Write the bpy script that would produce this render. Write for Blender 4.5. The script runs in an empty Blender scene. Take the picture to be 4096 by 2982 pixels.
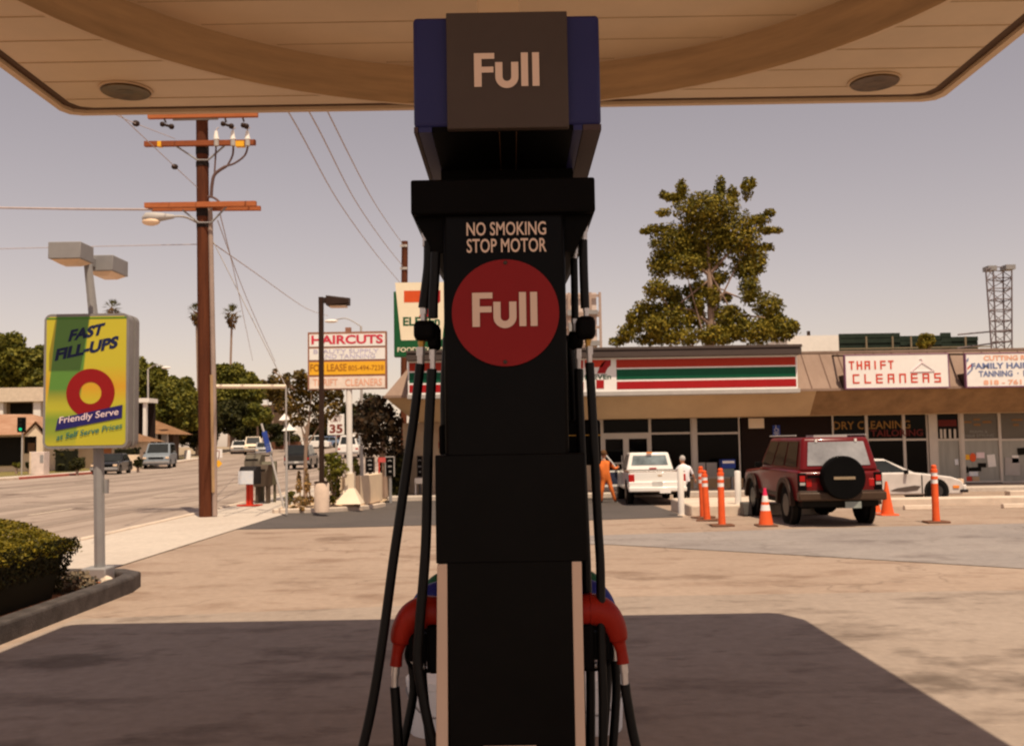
import bpy, bmesh, math, random
from mathutils import Vector, Matrix
random.seed(7)
R = math.radians
SC = bpy.context.scene
COL = SC.collection
# ------------------------------------------------------------------ camera
F, CX, CY = 3982.0, 2048.0, 1491.0          # measured in pixels of the 4096 px photograph
EYE = 1.7
PITCH, ROLL = 3.95, 0.0165
CAM = Vector((0, 0, EYE))
_t = R(PITCH)
FW = Vector((0, math.cos(_t), math.sin(_t)))
_r0, _u0 = Vector((1, 0, 0)), Vector((0, -math.sin(_t), math.cos(_t)))
UP = _u0 * math.cos(ROLL) + _r0 * math.sin(ROLL)
RT = _r0 * math.cos(ROLL) - _u0 * math.sin(ROLL)
cam = bpy.data.objects.new("camera", bpy.data.cameras.new("camera"))
COL.objects.link(cam)
cam.data.sensor_width = 36.0
cam.data.lens = 36.0 * F / 4096.0
cam.data.clip_start, cam.data.clip_end = 0.05, 6000
_m = Matrix((RT, UP, -FW)).transposed().to_4x4()
_m.translation = CAM
cam.matrix_world = _m
SC.camera = cam
cam.data.dof.use_dof = True
cam.data.dof.focus_distance = 3.6
cam.data.dof.aperture_fstop = 11.0
# ------------------------------------------------------------------ light
SUN_DIR = Vector((0.17, -0.414, 1.0)).normalized()      # towards the sun
elev = math.asin(SUN_DIR.z)
sun = bpy.data.objects.new("sun", bpy.data.lights.new("sun", 'SUN'))
COL.objects.link(sun)
sun.data.energy = 5.0
sun.data.angle = R(0.5)
sun.data.color = (1.0, 0.845, 0.635)
sun.rotation_euler = SUN_DIR.to_track_quat('Z', 'Y').to_euler()
W = bpy.data.worlds.new("World")
SC.world = W
W.use_nodes = True
nt = W.node_tree
bg = nt.nodes["Background"]
sky = nt.nodes.new("ShaderNodeTexSky")
sky.sky_type = 'NISHITA'
sky.sun_disc = False
sky.sun_elevation = elev
sky.sun_rotation = math.atan2(SUN_DIR.x, SUN_DIR.y)
sky.altitude = 100
sky.air_density, sky.dust_density, sky.ozone_density = 1.0, 0.6, 1.0
hs = nt.nodes.new("ShaderNodeHueSaturation")
hs.inputs["Saturation"].default_value = 0.60
tint = nt.nodes.new("ShaderNodeMix")
tint.data_type, tint.blend_type = 'RGBA', 'MULTIPLY'
tint.inputs[0].default_value = 1.0
tint.inputs[7].default_value = (1.36, 1.02, 0.85, 1)      # warm cast of the aged colour print
nt.links.new(sky.outputs[0], hs.inputs["Color"])
nt.links.new(hs.outputs[0], tint.inputs[6])
nt.links.new(tint.outputs[2], bg.inputs["Color"])
bg.inputs["Strength"].default_value = 0.104
SC.view_settings.view_transform = 'Standard'
SC.view_settings.look = 'None'
SC.view_settings.exposure = 0.0
SC.view_settings.gamma = 1.0
SC.render.engine = 'CYCLES'
SC.cycles.use_denoising = True
SC.cycles.filter_width = 2.2
SC.cycles.max_bounces = 8
# ------------------------------------------------------------------ ground height and pixel helpers
YT = [(-100, 0), (21, 0), (29, -0.2), (60, -0.2), (70, 0.0), (80, .107), (90, .304), (100, .558), (110, .859), (120, 1.2), (130, 1.5), (140, 1.62), (3000, 1.62)]
YS = [(-100, 0), (70, 0.0), (80, .107), (90, .304), (100, .558), (110, .859), (120, 1.2), (130, 1.5), (140, 1.62), (3000, 1.62)]
def lerp_t(T, y):
    if y <= T[0][0]: return T[0][1]
    for (a, za), (b, zb) in zip(T, T[1:]):
        if y <= b: return za + (zb - za) * (y - a) / (b - a)
    return T[-1][1]
def zg(x, y):
    k = min(1, max(0, (x + 5.73) / 1.73))
    return lerp_t(YT, y) * k + lerp_t(YS, y) * (1 - k)
def ray(px, py): return FW + RT * ((px - CX) / F) + UP * ((CY - py) / F)
def P(px, py, Y):
    d = ray(px, py)
    return CAM + d * (Y / d.y)
def G(px, py, dz=0.0):
    d = ray(px, py)
    z = dz
    for _ in range(30):
        t = (z - EYE) / d.z if d.z < -1e-5 else 150
        t = min(t, 150)
        p = CAM + d * t
        z = zg(p.x, p.y) + dz
    p.z = z
    return p
def RX(x0, y0, x1, y1, Y):
    """pixel rectangle on the plane at depth Y -> x0, x1, z0 (bottom), z1 (top)"""
    xm, ym = (x0 + x1) / 2, (y0 + y1) / 2
    return P(x0, ym, Y).x, P(x1, ym, Y).x, P(xm, y1, Y).z, P(xm, y0, Y).z
# ------------------------------------------------------------------ mesh builder
ORG = {}
class MB:
    def __init__(s): s.v, s.f, s.m = [], [], []
    def add(s, vs, fs, m=0):
        n = len(s.v)
        s.v += [Vector(p) for p in vs]
        for f in fs:
            s.f.append([i + n for i in f]); s.m.append(m)
        return s
    def poly(s, pts, m=0): return s.add(pts, [list(range(len(pts)))], m)
    def box(s, x0, x1, y0, y1, z0, z1, m=0):
        if x1 < x0: x0, x1 = x1, x0
        if y1 < y0: y0, y1 = y1, y0
        if z1 < z0: z0, z1 = z1, z0
        vs = [(x, y, z) for z in (z0, z1) for y in (y0, y1) for x in (x0, x1)]
        return s.add(vs, [(0, 2, 3, 1), (4, 5, 7, 6), (0, 1, 5, 4), (2, 6, 7, 3), (0, 4, 6, 2), (1, 3, 7, 5)], m)
    def obox(s, c, sz, M=None, m=0):
        n = len(s.v)
        a, b, d = sz[0] / 2, sz[1] / 2, sz[2] / 2
        s.box(-a, a, -b, b, -d, d, m)
        for i in range(n, len(s.v)):
            p = s.v[i]
            s.v[i] = (M @ p if M else p) + Vector(c)
        return s
    def prism(s, pts, f0, f1, m=0):
        """f0, f1 turn a 2D point into the two ends"""
        n = len(pts)
        vs = [f0(*p) for p in pts] + [f1(*p) for p in pts]
        fs = [list(range(n))[::-1], list(range(n, 2 * n))] + [(i, (i + 1) % n, n + (i + 1) % n, n + i) for i in range(n)]
        return s.add(vs, fs, m)
    def prism_yz(s, pts, x0, x1, m=0): return s.prism(pts, lambda y, z: (x0, y, z), lambda y, z: (x1, y, z), m)
    def prism_xz(s, pts, y0, y1, m=0): return s.prism(pts, lambda x, z: (x, y0, z), lambda x, z: (x, y1, z), m)
    def prism_xy(s, pts, z0, z1, m=0): return s.prism(pts, lambda x, y: (x, y, z0), lambda x, y: (x, y, z1), m)
    def tube(s, path, r, n=8, m=0, caps=True, sq=None):
        path = [Vector(p) for p in path]
        k = len(path)
        rs = r if isinstance(r, (list, tuple)) else [r] * k
        vs = []
        ref = None
        for i, p in enumerate(path):
            d = (path[min(i + 1, k - 1)] - path[max(i - 1, 0)])
            d = d.normalized() if d.length > 1e-9 else Vector((0, 0, 1))
            if ref is None:
                ref = Vector((0, 0, 1)) if abs(d.z) < .9 else Vector((0, 1, 0))
            a = d.cross(ref)
            a = a.normalized() if a.length > 1e-6 else d.orthogonal().normalized()
            b = a.cross(d).normalized()
            ref = b
            for j in range(n):
                t = 2 * math.pi * j / n
                vs.append(p + (a * math.cos(t) + b * math.sin(t)) * rs[i])
        fs = [(i * n + j, i * n + (j + 1) % n, (i + 1) * n + (j + 1) % n, (i + 1) * n + j) for i in range(k - 1) for j in range(n)]
        if caps: fs += [tuple(range(n))[::-1], tuple(range((k - 1) * n, k * n))]
        return s.add(vs, fs, m)
    def cyl(s, p0, p1, r0, r1=None, n=12, m=0): return s.tube([p0, p1], [r0, r0 if r1 is None else r1], n, m)
    def lathe(s, prof, c=(0, 0, 0), n=16, m=0):
        c = Vector(c)
        vs = [c + Vector((r * math.cos(2 * math.pi * j / n), r * math.sin(2 * math.pi * j / n), z)) for r, z in prof for j in range(n)]
        k = len(prof)
        fs = [(i * n + j, i * n + (j + 1) % n, (i + 1) * n + (j + 1) % n, (i + 1) * n + j) for i in range(k - 1) for j in range(n)]
        fs += [tuple(range(n))[::-1], tuple(range((k - 1) * n, k * n))]
        return s.add(vs, fs, m)
    def ball(s, c, r, nu=10, nv=6, m=0):
        c = Vector(c)
        rx, ry, rz = (r, r, r) if not isinstance(r, (tuple, list)) else r
        vs = [c + Vector((0, 0, -rz))]
        for i in range(1, nv):
            t = -math.pi / 2 + math.pi * i / nv
            for j in range(nu):
                a = 2 * math.pi * j / nu
                vs.append(c + Vector((rx * math.cos(t) * math.cos(a), ry * math.cos(t) * math.sin(a), rz * math.sin(t))))
        vs.append(c + Vector((0, 0, rz)))
        fs = [(0, 1 + (j + 1) % nu, 1 + j) for j in range(nu)]
        for i in range(nv - 2):
            o = 1 + i * nu
            fs += [(o + j, o + (j + 1) % nu, o + nu + (j + 1) % nu, o + nu + j) for j in range(nu)]
        o, top = 1 + (nv - 2) * nu, len(vs) - 1
        fs += [(o + j, o + (j + 1) % nu, top) for j in range(nu)]
        return s.add(vs, fs, m)
    def build(s, name, mats, parent=None, loc=None, smooth=40, bevel=0, seg=2):
        me = bpy.data.meshes.new(name)
        org = ORG[parent.name] if parent is not None else Vector(loc if loc is not None else (0, 0, 0))
        me.from_pydata([p - org for p in s.v], [], s.f)
        if not isinstance(mats, (list, tuple)): mats = [mats]
        for m in mats: me.materials.append(m)
        for p, m in zip(me.polygons, s.m): p.material_index = min(m, len(mats) - 1)
        if smooth:
            for p in me.polygons: p.use_smooth = True
            me.set_sharp_from_angle(angle=R(smooth))
        o = bpy.data.objects.new(name, me)
        COL.objects.link(o)
        ORG[o.name] = org
        if parent is not None: o.parent = parent
        else: o.location = org
        if bevel:
            b = o.modifiers.new("bevel", 'BEVEL')
            b.width, b.segments, b.limit_method, b.angle_limit = bevel, seg, 'ANGLE', R(35)
        return o
def tag(o, label=None, cat=None, group=None, kind=None):
    if label: o["label"] = label
    if cat: o["category"] = cat
    if group: o["group"] = group
    if kind: o["kind"] = kind
    return o
def thing(name, label, cat, loc=(0, 0, 0), group=None):
    o = bpy.data.objects.new(name, None)
    COL.objects.link(o)
    o.location = loc
    o.empty_display_size = .2
    ORG[o.name] = Vector(loc)
    return tag(o, label, cat, group)
def copy_tree(o, parent=None):
    c = o.copy(); COL.objects.link(c)
    c.parent = parent
    ORG[c.name] = ORG.get(o.name, Vector((0, 0, 0)))
    for ch in list(o.children): copy_tree(ch, c)
    return c
def struct(o): o["kind"] = "structure"; return o
# ------------------------------------------------------------------ materials
def mat(name, rgb, rough=.6, metal=0.0, var=.12, scale=3.0, bump=0.0, bscale=None, spec=.16, rgb2=None, coat=0, stretch=None, island=False, emit=None):
    m = bpy.data.materials.new(name)
    m.use_nodes = True
    n, l = m.node_tree.nodes, m.node_tree.links
    b = n["Principled BSDF"]
    b.inputs["Roughness"].default_value = rough
    b.inputs["Metallic"].default_value = metal
    b.inputs["Specular IOR Level"].default_value = spec
    if coat: b.inputs["Coat Weight"].default_value = coat; b.inputs["Coat Roughness"].default_value = .06
    tc = n.new("ShaderNodeTexCoord")
    vec = tc.outputs["Object"]
    if stretch:
        mp = n.new("ShaderNodeMapping"); mp.inputs["Scale"].default_value = stretch
        l.new(vec, mp.inputs["Vector"]); vec = mp.outputs[0]
    nz = n.new("ShaderNodeTexNoise")
    nz.inputs["Scale"].default_value = scale
    nz.inputs["Detail"].default_value = 6
    nz.inputs["Roughness"].default_value = .65
    l.new(vec, nz.inputs["Vector"])
    rp = n.new("ShaderNodeValToRGB")
    c2 = rgb2 or tuple(min(1, c * (1 + var)) for c in rgb)
    c1 = rgb if rgb2 else tuple(c * (1 - var) for c in rgb)
    rp.color_ramp.elements[0].position, rp.color_ramp.elements[1].position = .32, .68
    rp.color_ramp.elements[0].color = (*c1, 1)
    rp.color_ramp.elements[1].color = (*c2, 1)
    l.new(nz.outputs["Fac"], rp.inputs["Fac"])
    out = rp.outputs[0]
    if island:
        g = n.new("ShaderNodeNewGeometry")
        mx = n.new("ShaderNodeMix"); mx.data_type, mx.blend_type = 'RGBA', 'MULTIPLY'
        mx.inputs[0].default_value = 1
        r2 = n.new("ShaderNodeValToRGB")
        r2.color_ramp.elements[0].color = (.28, .36, .36, 1); r2.color_ramp.elements[1].color = (1.5, 1.35, 1.1, 1)
        l.new(g.outputs["Random Per Island"], r2.inputs[0])
        l.new(out, mx.inputs[6]); l.new(r2.outputs[0], mx.inputs[7])
        out = mx.outputs[2]
    l.new(out, b.inputs["Base Color"])
    if bump:
        bp = n.new("ShaderNodeBump"); bp.inputs["Strength"].default_value = bump; bp.inputs["Distance"].default_value = .02
        n2 = n.new("ShaderNodeTexNoise"); n2.inputs["Scale"].default_value = bscale or scale * 8; n2.inputs["Detail"].default_value = 5
        l.new(vec, n2.inputs["Vector"]); l.new(n2.outputs["Fac"], bp.inputs["Height"]); l.new(bp.outputs[0], b.inputs["Normal"])
    if emit:
        b.inputs["Emission Color"].default_value = (*emit[0], 1); b.inputs["Emission Strength"].default_value = emit[1]
    return m
def pavement(name, c1, c2, dark, big=.35, fine=9.0, stretch=(.75, 1.5, 1), stain=.5, cracks=0.0):
    """worn paving: large tone drift, drawn-out stains, fine aggregate, hairline cracks"""
    m = bpy.data.materials.new(name); m.use_nodes = True
    n, l = m.node_tree.nodes, m.node_tree.links
    b = n["Principled BSDF"]; b.inputs["Roughness"].default_value = .85; b.inputs["Specular IOR Level"].default_value = .25
    tc = n.new("ShaderNodeTexCoord")
    mp = n.new("ShaderNodeMapping"); mp.inputs["Scale"].default_value = stretch
    l.new(tc.outputs["Object"], mp.inputs["Vector"])
    def noise(scale, detail, src):
        q = n.new("ShaderNodeTexNoise"); q.inputs["Scale"].default_value = scale; q.inputs["Detail"].default_value = detail; q.inputs["Roughness"].default_value = .6
        l.new(src, q.inputs["Vector"]); return q.outputs["Fac"]
    def ramp(src, p0, p1, a, b_):
        q = n.new("ShaderNodeValToRGB"); q.color_ramp.elements[0].position, q.color_ramp.elements[1].position = p0, p1
        q.color_ramp.elements[0].color = (*a, 1); q.color_ramp.elements[1].color = (*b_, 1)
        l.new(src, q.inputs[0]); return q.outputs[0]
    def mix(kind, a, b_, fac=1.0):
        q = n.new("ShaderNodeMix"); q.data_type, q.blend_type = 'RGBA', kind
        q.inputs[0].default_value = fac
        l.new(a, q.inputs[6]); l.new(b_, q.inputs[7]); return q.outputs[2]
    base = ramp(noise(big, 5, tc.outputs["Object"]), .3, .7, c1, c2)
    st = ramp(noise(1.1, 6, mp.outputs[0]), .52, .72, (1, 1, 1), dark)
    out = mix('MULTIPLY', base, st, stain)
    sp = ramp(noise(.45, 5, tc.outputs["Object"]), .58, .66, (1, 1, 1), tuple(c * .8 for c in dark))
    out = mix('MULTIPLY', out, sp, stain * .8)
    s3 = ramp(noise(2.7, 5, mp.outputs[0]), .60, .70, (1, 1, 1), tuple(c * .9 for c in dark))
    out = mix('MULTIPLY', out, s3, stain * .5)
    gr = ramp(noise(fine, 4, tc.outputs["Object"]), .25, .75, (.86, .86, .86), (1.1, 1.1, 1.1))
    out = mix('MULTIPLY', out, gr)
    if cracks:
        vo = n.new("ShaderNodeTexVoronoi"); vo.feature = 'DISTANCE_TO_EDGE'; vo.inputs["Scale"].default_value = .22
        wv = n.new("ShaderNodeTexNoise"); wv.inputs["Scale"].default_value = 1.4
        add = n.new("ShaderNodeMix"); add.data_type, add.blend_type = 'RGBA', 'ADD'; add.inputs[0].default_value = .9
        l.new(tc.outputs["Object"], wv.inputs["Vector"]); l.new(tc.outputs["Object"], add.inputs[6]); l.new(wv.outputs["Color"], add.inputs[7])
        l.new(add.outputs[2], vo.inputs["Vector"])
        ck = ramp(vo.outputs["Distance"], .0, .006, (.45, .42, .4), (1, 1, 1))
        out = mix('MULTIPLY', out, ck, cracks)
    l.new(out, b.inputs["Base Color"])
    bp = n.new("ShaderNodeBump"); bp.inputs["Strength"].default_value = .25; bp.inputs["Distance"].default_value = .01
    l.new(noise(60, 3, tc.outputs["Object"]), bp.inputs["Height"]); l.new(bp.outputs[0], b.inputs["Normal"])
    return m
def leafmat(name, c1, c2, scale=.8):
    m = mat(name, c1, .65, 0, rgb2=c2, scale=scale, island=True, spec=.2)
    n, l = m.node_tree.nodes, m.node_tree.links
    b = n["Principled BSDF"]
    src = b.inputs["Base Color"].links[0].from_socket
    tr = n.new("ShaderNodeBsdfTranslucent"); mx = n.new("ShaderNodeMixShader"); mx.inputs[0].default_value = .25
    l.new(src, tr.inputs["Color"]); l.new(b.outputs[0], mx.inputs[1]); l.new(tr.outputs[0], mx.inputs[2])
    l.new(mx.outputs[0], n["Material Output"].inputs["Surface"])
    return m
M = {}
M['conc'] = pavement("apron concrete", (.295, .228, .182), (.365, .288, .236), (.36, .32, .30), stain=.85)
M['lot'] = pavement("worn lot paving", (.315, .228, .172), (.395, .292, .225), (.50, .39, .32), big=.25, stain=.7, cracks=.5)
M['grey'] = pavement("grey asphalt patch", (.25, .215, .20), (.32, .275, .25), (.55, .5, .5), big=.5, stain=.6, cracks=.4)
M['asph'] = pavement("new dark asphalt", (.085, .072, .066), (.108, .09, .083), (.8, .8, .8), big=.5, stain=.3)
M['road'] = pavement("sun bleached road", (.32, .245, .20), (.40, .315, .26), (.45, .4, .37), big=.2, stretch=(1.3, .02, 1), stain=1.0)
M['track'] = pavement("tyre worn road", (.245, .188, .153), (.315, .245, .20), (.7, .66, .62), big=.2, stretch=(1.3, .02, 1), stain=.6)
M['walk'] = pavement("sidewalk concrete", (.50, .42, .355), (.57, .485, .41), (.7, .65, .6), stain=.3)
M['kerbw'] = mat("pale kerb concrete", (.62, .50, .40), .85, var=.12, scale=2, bump=.2)
M['kerbd'] = mat("dark painted kerb", (.075, .062, .057), .7, var=.35, scale=5, bump=.3)
M['kerbr'] = mat("red painted kerb", (.42, .10, .07), .7)
M['mulch'] = mat("bark mulch", (.30, .085, .03), .9, scale=26, rgb2=(.50, .20, .085), bump=1, bscale=60)
M['sand'] = mat("dry planter soil", (.50, .34, .20), .9, scale=3, rgb2=(.60, .44, .29), bump=.5)
M['lawn'] = mat("dry lawn", (.13, .12, .035), .9, scale=.6, rgb2=(.27, .20, .075), bump=.4)
M['earth'] = mat("open ground", (.30, .22, .14), .9, scale=.05, rgb2=(.38, .29, .2))
M['soffit'] = mat("cream metal soffit", (.68, .505, .315), .42, var=.10, scale=.7, spec=.4)
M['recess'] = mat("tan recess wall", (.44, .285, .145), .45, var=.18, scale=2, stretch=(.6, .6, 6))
M['seam'] = mat("dark soffit seam", (.10, .055, .03), .7)
M['fascia'] = mat("cream canopy edge", (.68, .50, .32), .5, var=.05)
M['black'] = mat("satin black steel", (.0030, .0025, .0027), .34, var=.25, scale=6, spec=.08)
M['blackm'] = mat("matt black plastic", (.0030, .0026, .0026), .6, var=.2, spec=.06)
M['rubber'] = mat("black rubber hose", (.0045, .004, .0042), .45, var=.25, scale=12, spec=.2)
M['tyre'] = mat("tyre rubber", (.006, .0055, .0055), .8, var=.2, spec=.06)
M['navy'] = mat("navy blue steel", (.028, .03, .115), .4, var=.06)
M['hgrey'] = mat("charcoal brown panel", (.075, .055, .046), .45, var=.12, scale=1.5)
M['mauve'] = mat("mauve grey rim", (.07, .045, .046), .5)
M['letter'] = mat("cream vinyl letters", (.80, .60, .48), .5, var=.03)
M['redsign'] = mat("deep red enamel", (.27, .010, .011), .4, var=.06, scale=2)
M['beige'] = mat("beige trim", (.72, .52, .385), .45, var=.05)
M['chrome'] = mat("worn plated fitting", (.62, .58, .56), .3, .55, var=.12, scale=20)
M['brass'] = mat("brass fitting", (.5, .28, .06), .4, .4)
M['nred'] = mat("red nozzle rubber", (.30, .015, .006), .42, var=.12, scale=8)
M['nblue'] = mat("blue nozzle rubber", (.02, .025, .20), .4)
M['ngreen'] = mat("green nozzle rubber", (.01, .09, .035), .4)
M['bucket'] = mat("white plastic bucket", (.86, .84, .82), .45, var=.06)
M['white'] = mat("white paint", (.80, .74, .68), .5, var=.05)
M['cream'] = mat("cream paint", (.80, .66, .50), .55, var=.05)
M['greym'] = mat("grey painted metal", (.27, .255, .25), .5, var=.08)
M['greyl'] = mat("light grey metal", (.42, .385, .36), .5, var=.08)
M['lens'] = mat("warm lamp lens", (.80, .58, .40), .35)
M['wood'] = mat("creosoted pole wood", (.070, .020, .009), .8, scale=2, rgb2=(.125, .036, .014), stretch=(6, 6, .5), bump=.4)
M['arm'] = mat("orange brown crossarm", (.36, .10, .035), .75, scale=3, rgb2=(.46, .15, .055), stretch=(.6, 5, 5))
M['darkwood'] = mat("dark pole band", (.02, .013, .011), .8)
M['brown'] = mat("dark brown paint", (.032, .016, .010), .5)
M['wire'] = mat("weathered wire", (.46, .38, .37), .7)
M['stucco'] = mat("tan stucco", (.50, .345, .20), .9, var=.09, scale=.7, bump=.2)
M['stuccod'] = mat("brown pebble stucco", (.25, .145, .07), .9, var=.25, scale=1.6, bump=.5)
M['roofm'] = mat("faded brown metal roof", (.235, .155, .115), .75, scale=.6, rgb2=(.30, .205, .155), stretch=(3, 1, 1))
M['wallb'] = mat("dark brown wall", (.016, .008, .006), .8)
M['walls'] = mat("pale store wall", (.58, .44, .31), .9, var=.07)
M['glass'] = mat("dark shop glass", (.0035, .003, .003), .06, var=.3, scale=.4, spec=.07)
M['glassg'] = mat("grey curtained glass", (.33, .32, .285), .25, var=.12, scale=1.5, stretch=(4, 1, .5))
M['glassc'] = mat("tinted car glass", (.022, .024, .023), .08, var=.2, spec=.35)
M['glassl'] = mat("car glass with painted reflection", (.26, .25, .25), .12, var=.4, scale=1.2, spec=.8)  # pale reflection put into the rear glass colour
M['alu'] = mat("pale aluminium frame", (.56, .50, .44), .45, .1, var=.05)
M['cap'] = mat("brown grey sign hood", (.075, .055, .048), .55, var=.08, stretch=(.5, 1, 4))
M['swhite'] = mat("white sign face", (.84, .80, .76), .4, var=.03)
M['sred'] = mat("red sign stripe", (.36, .012, .014), .4, var=.05)
M['sorange'] = mat("orange sign stripe", (.66, .09, .022), .4, var=.05)
M['sgreen'] = mat("green sign stripe", (.004, .085, .04), .4, var=.08)
M['scream'] = mat("cream sign face", (.86, .74, .54), .4, var=.03)
M['pgreen'] = mat("dark green sign board", (.012, .09, .03), .45, var=.1)
M['rtext'] = mat("red sign letters", (.62, .065, .035), .5)
M['btext'] = mat("slate blue sign letters", (.16, .20, .36), .5)
M['gtext'] = mat("faint lilac letters", (.52, .48, .64), .5)
M['otext'] = mat("faded orange letters", (.80, .40, .26), .5)
M['dtext'] = mat("dark green sign letters", (.015, .09, .04), .5)
M['amber'] = mat("amber sign panel", (.86, .44, .03), .45, var=.04)
M['browntext'] = mat("brown sign letters", (.42, .16, .02), .5)
M['sframe'] = mat("brown sign frame", (.32, .15, .10), .6)
M['purple'] = mat("purple sign frame", (.22, .10, .17), .6)
M['pink'] = mat("faint pink line", (.80, .64, .66), .5)
M['neon'] = mat("dull gold window letters", (.27, .135, .03), .5)
M['neonr'] = mat("dull red window letters", (.12, .014, .010), .5)
M['bluesign'] = mat("blue sign enamel", (.03, .06, .28), .5)
M['cone'] = mat("orange cone plastic", (.80, .115, .03), .5, var=.12, scale=4)
M['conep'] = mat("pink red cone tip", (.72, .03, .10), .5)
M['conew'] = mat("white reflective band", (.85, .80, .76), .4)
M['conebase'] = mat("brown rubber base", (.16, .075, .045), .8)
M['suvred'] = mat("dark red car paint", (.125, .005, .006), .3, var=.06, coat=.15)
M['truckw'] = mat("white truck paint", (.82, .78, .73), .25, var=.02, coat=.4)
M['carw'] = mat("dull white car paint", (.74, .68, .63), .35, var=.05)
M['carb'] = mat("black car paint", (.018, .017, .017), .25, coat=.5)
M['carg'] = mat("blue grey car paint", (.20, .225, .25), .35)
M['carr'] = mat("maroon car paint", (.25, .03, .03), .3)
M['cars'] = mat("silver car paint", (.48, .46, .44), .3, .3)
M['tail'] = mat("red tail lamp", (.42, .012, .010), .25)
M['taila'] = mat("amber lamp", (.80, .24, .03), .3)
M['rim'] = mat("dull wheel rim", (.055, .05, .047), .4, .4)
M['plate'] = mat("pale number plate", (.55, .53, .50), .5)
M['skin'] = mat("skin", (.42, .20, .12), .6, var=.06)
M['hairb'] = mat("brown hair", (.11, .05, .02), .8)
M['hairg'] = mat("grey hair", (.45, .40, .37), .8)
M['suit'] = mat("orange coverall cloth", (.72, .17, .035), .85, var=.12, scale=8)
M['shirt'] = mat("white shirt cloth", (.78, .73, .75), .85, var=.06, scale=8)
M['trous'] = mat("dark trouser cloth", (.02, .017, .018), .85)
M['shoe'] = mat("brown shoe leather", (.06, .03, .02), .6)
M['newsr'] = mat("red newspaper box paint", (.60, .045, .02), .45)
M['newsb'] = mat("brown newspaper box paint", (.085, .06, .042), .5, var=.2)
M['newsg'] = mat("grey olive newspaper box paint", (.15, .125, .095), .5, var=.15)
M['paper'] = mat("pale blue poster", (.66, .70, .78), .5, scale=9, rgb2=(.80, .78, .76))
M['tileroof'] = mat("faded red tile roof", (.33, .17, .10), .85, scale=1.0, rgb2=(.44, .26, .17))
M['tanroof'] = mat("brown shingle roof", (.20, .10, .05), .85, scale=1.2, rgb2=(.29, .16, .085))
M['housew'] = mat("cream house wall", (.72, .57, .42), .9, var=.06)
M['houset'] = mat("orange brown house door", (.45, .17, .07), .8)
M['dark'] = mat("dark opening", (.010, .008, .006), .8)
M['stgreen'] = mat("dark green ribbed board", (.014, .022, .015), .6, scale=1.5, rgb2=(.024, .036, .024))
M['tower'] = mat("grey lattice steel", (.17, .135, .14), .6)
M['pale'] = mat("pale pink rendered wall", (.66, .54, .48), .9)
M['stone'] = mat("white stone", (.68, .56, .44), .9, bump=.4)
M['bark'] = mat("grey brown bark", (.24, .16, .115), .9, scale=4, rgb2=(.36, .25, .19), bump=.5, stretch=(3, 3, .6))
M['wallk'] = mat("cream block wall", (.82, .63, .44), .9, var=.06, scale=1.5)
L = {}
L['big'] = leafmat("yellow green leaves", (.125, .112, .012), (.27, .21, .025), .5)
L['mid'] = leafmat("mid green leaves", (.10, .105, .014), (.20, .185, .03), .3)
L['dark'] = leafmat("dark green leaves", (.022, .024, .006), (.06, .056, .012), .4)
L['rust'] = leafmat("rusty olive leaves", (.10, .06, .012), (.17, .115, .022), .6)
L['plum'] = leafmat("plum tinted leaves", (.016, .012, .006), (.062, .034, .016), .7)
L['hedge'] = leafmat("clipped hedge leaves", (.12, .105, .008), (.24, .18, .015), 1.2)
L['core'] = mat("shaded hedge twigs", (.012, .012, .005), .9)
L['palm'] = leafmat("palm fronds", (.06, .07, .012), (.14, .12, .03), .5)
L['dead'] = leafmat("dry palm skirt", (.15, .085, .035), (.22, .13, .05), .5)
L['grey'] = leafmat("grey cushion plant leaves", (.15, .115, .085), (.27, .215, .165), 3)
L['dry'] = leafmat("dry straw shrub", (.23, .135, .05), (.34, .22, .095), 3)
# ------------------------------------------------------------------ lettering
_TX = {}
def text_shape(body, bold=0.0):
    k = (body, bold)
    if k not in _TX:
        cu = bpy.data.curves.new("lettering", 'FONT')
        cu.body, cu.offset, cu.resolution_u, cu.fill_mode = body, bold, 3, 'FRONT'
        o = bpy.data.objects.new("lettering", cu)
        COL.objects.link(o)
        dg = bpy.context.evaluated_depsgraph_get()
        me = bpy.data.meshes.new_from_object(o.evaluated_get(dg))
        vs = [(v.co.x, v.co.y) for v in me.vertices]
        fs = [list(p.vertices) for p in me.polygons]
        bpy.data.objects.remove(o); bpy.data.curves.remove(cu); bpy.data.meshes.remove(me)
        xs, ys = [v[0] for v in vs], [v[1] for v in vs]
        x0, y0, w, h = min(xs), min(ys), max(xs) - min(xs), max(ys) - min(ys)
        _TX[k] = ([((x - x0) / w, (y - y0) / h) for x, y in vs], fs)
    return _TX[k]
def letters(mb, body, O, U, V, w, h, m=0, bold=.02, shear=0.0):
    """body stretched over the rectangle O + U*w + V*h"""
    vs, fs = text_shape(body, bold)
    mb.add([O + U * ((u + shear * v) * w) + V * (v * h) for u, v in vs], fs, m)
XU, ZU = Vector((1, 0, 0)), Vector((0, 0, 1))
BLOCK = {'T': 'tv', 'H': 'lrm', 'R': 'ltmr', 'I': 'v', 'F': 'ltm', 'C': 'ltb', 'L': 'lb', 'E': 'ltmb', 'A': 'lrtm', 'N': 'lrt', 'S': 'tjmkb'}
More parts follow.
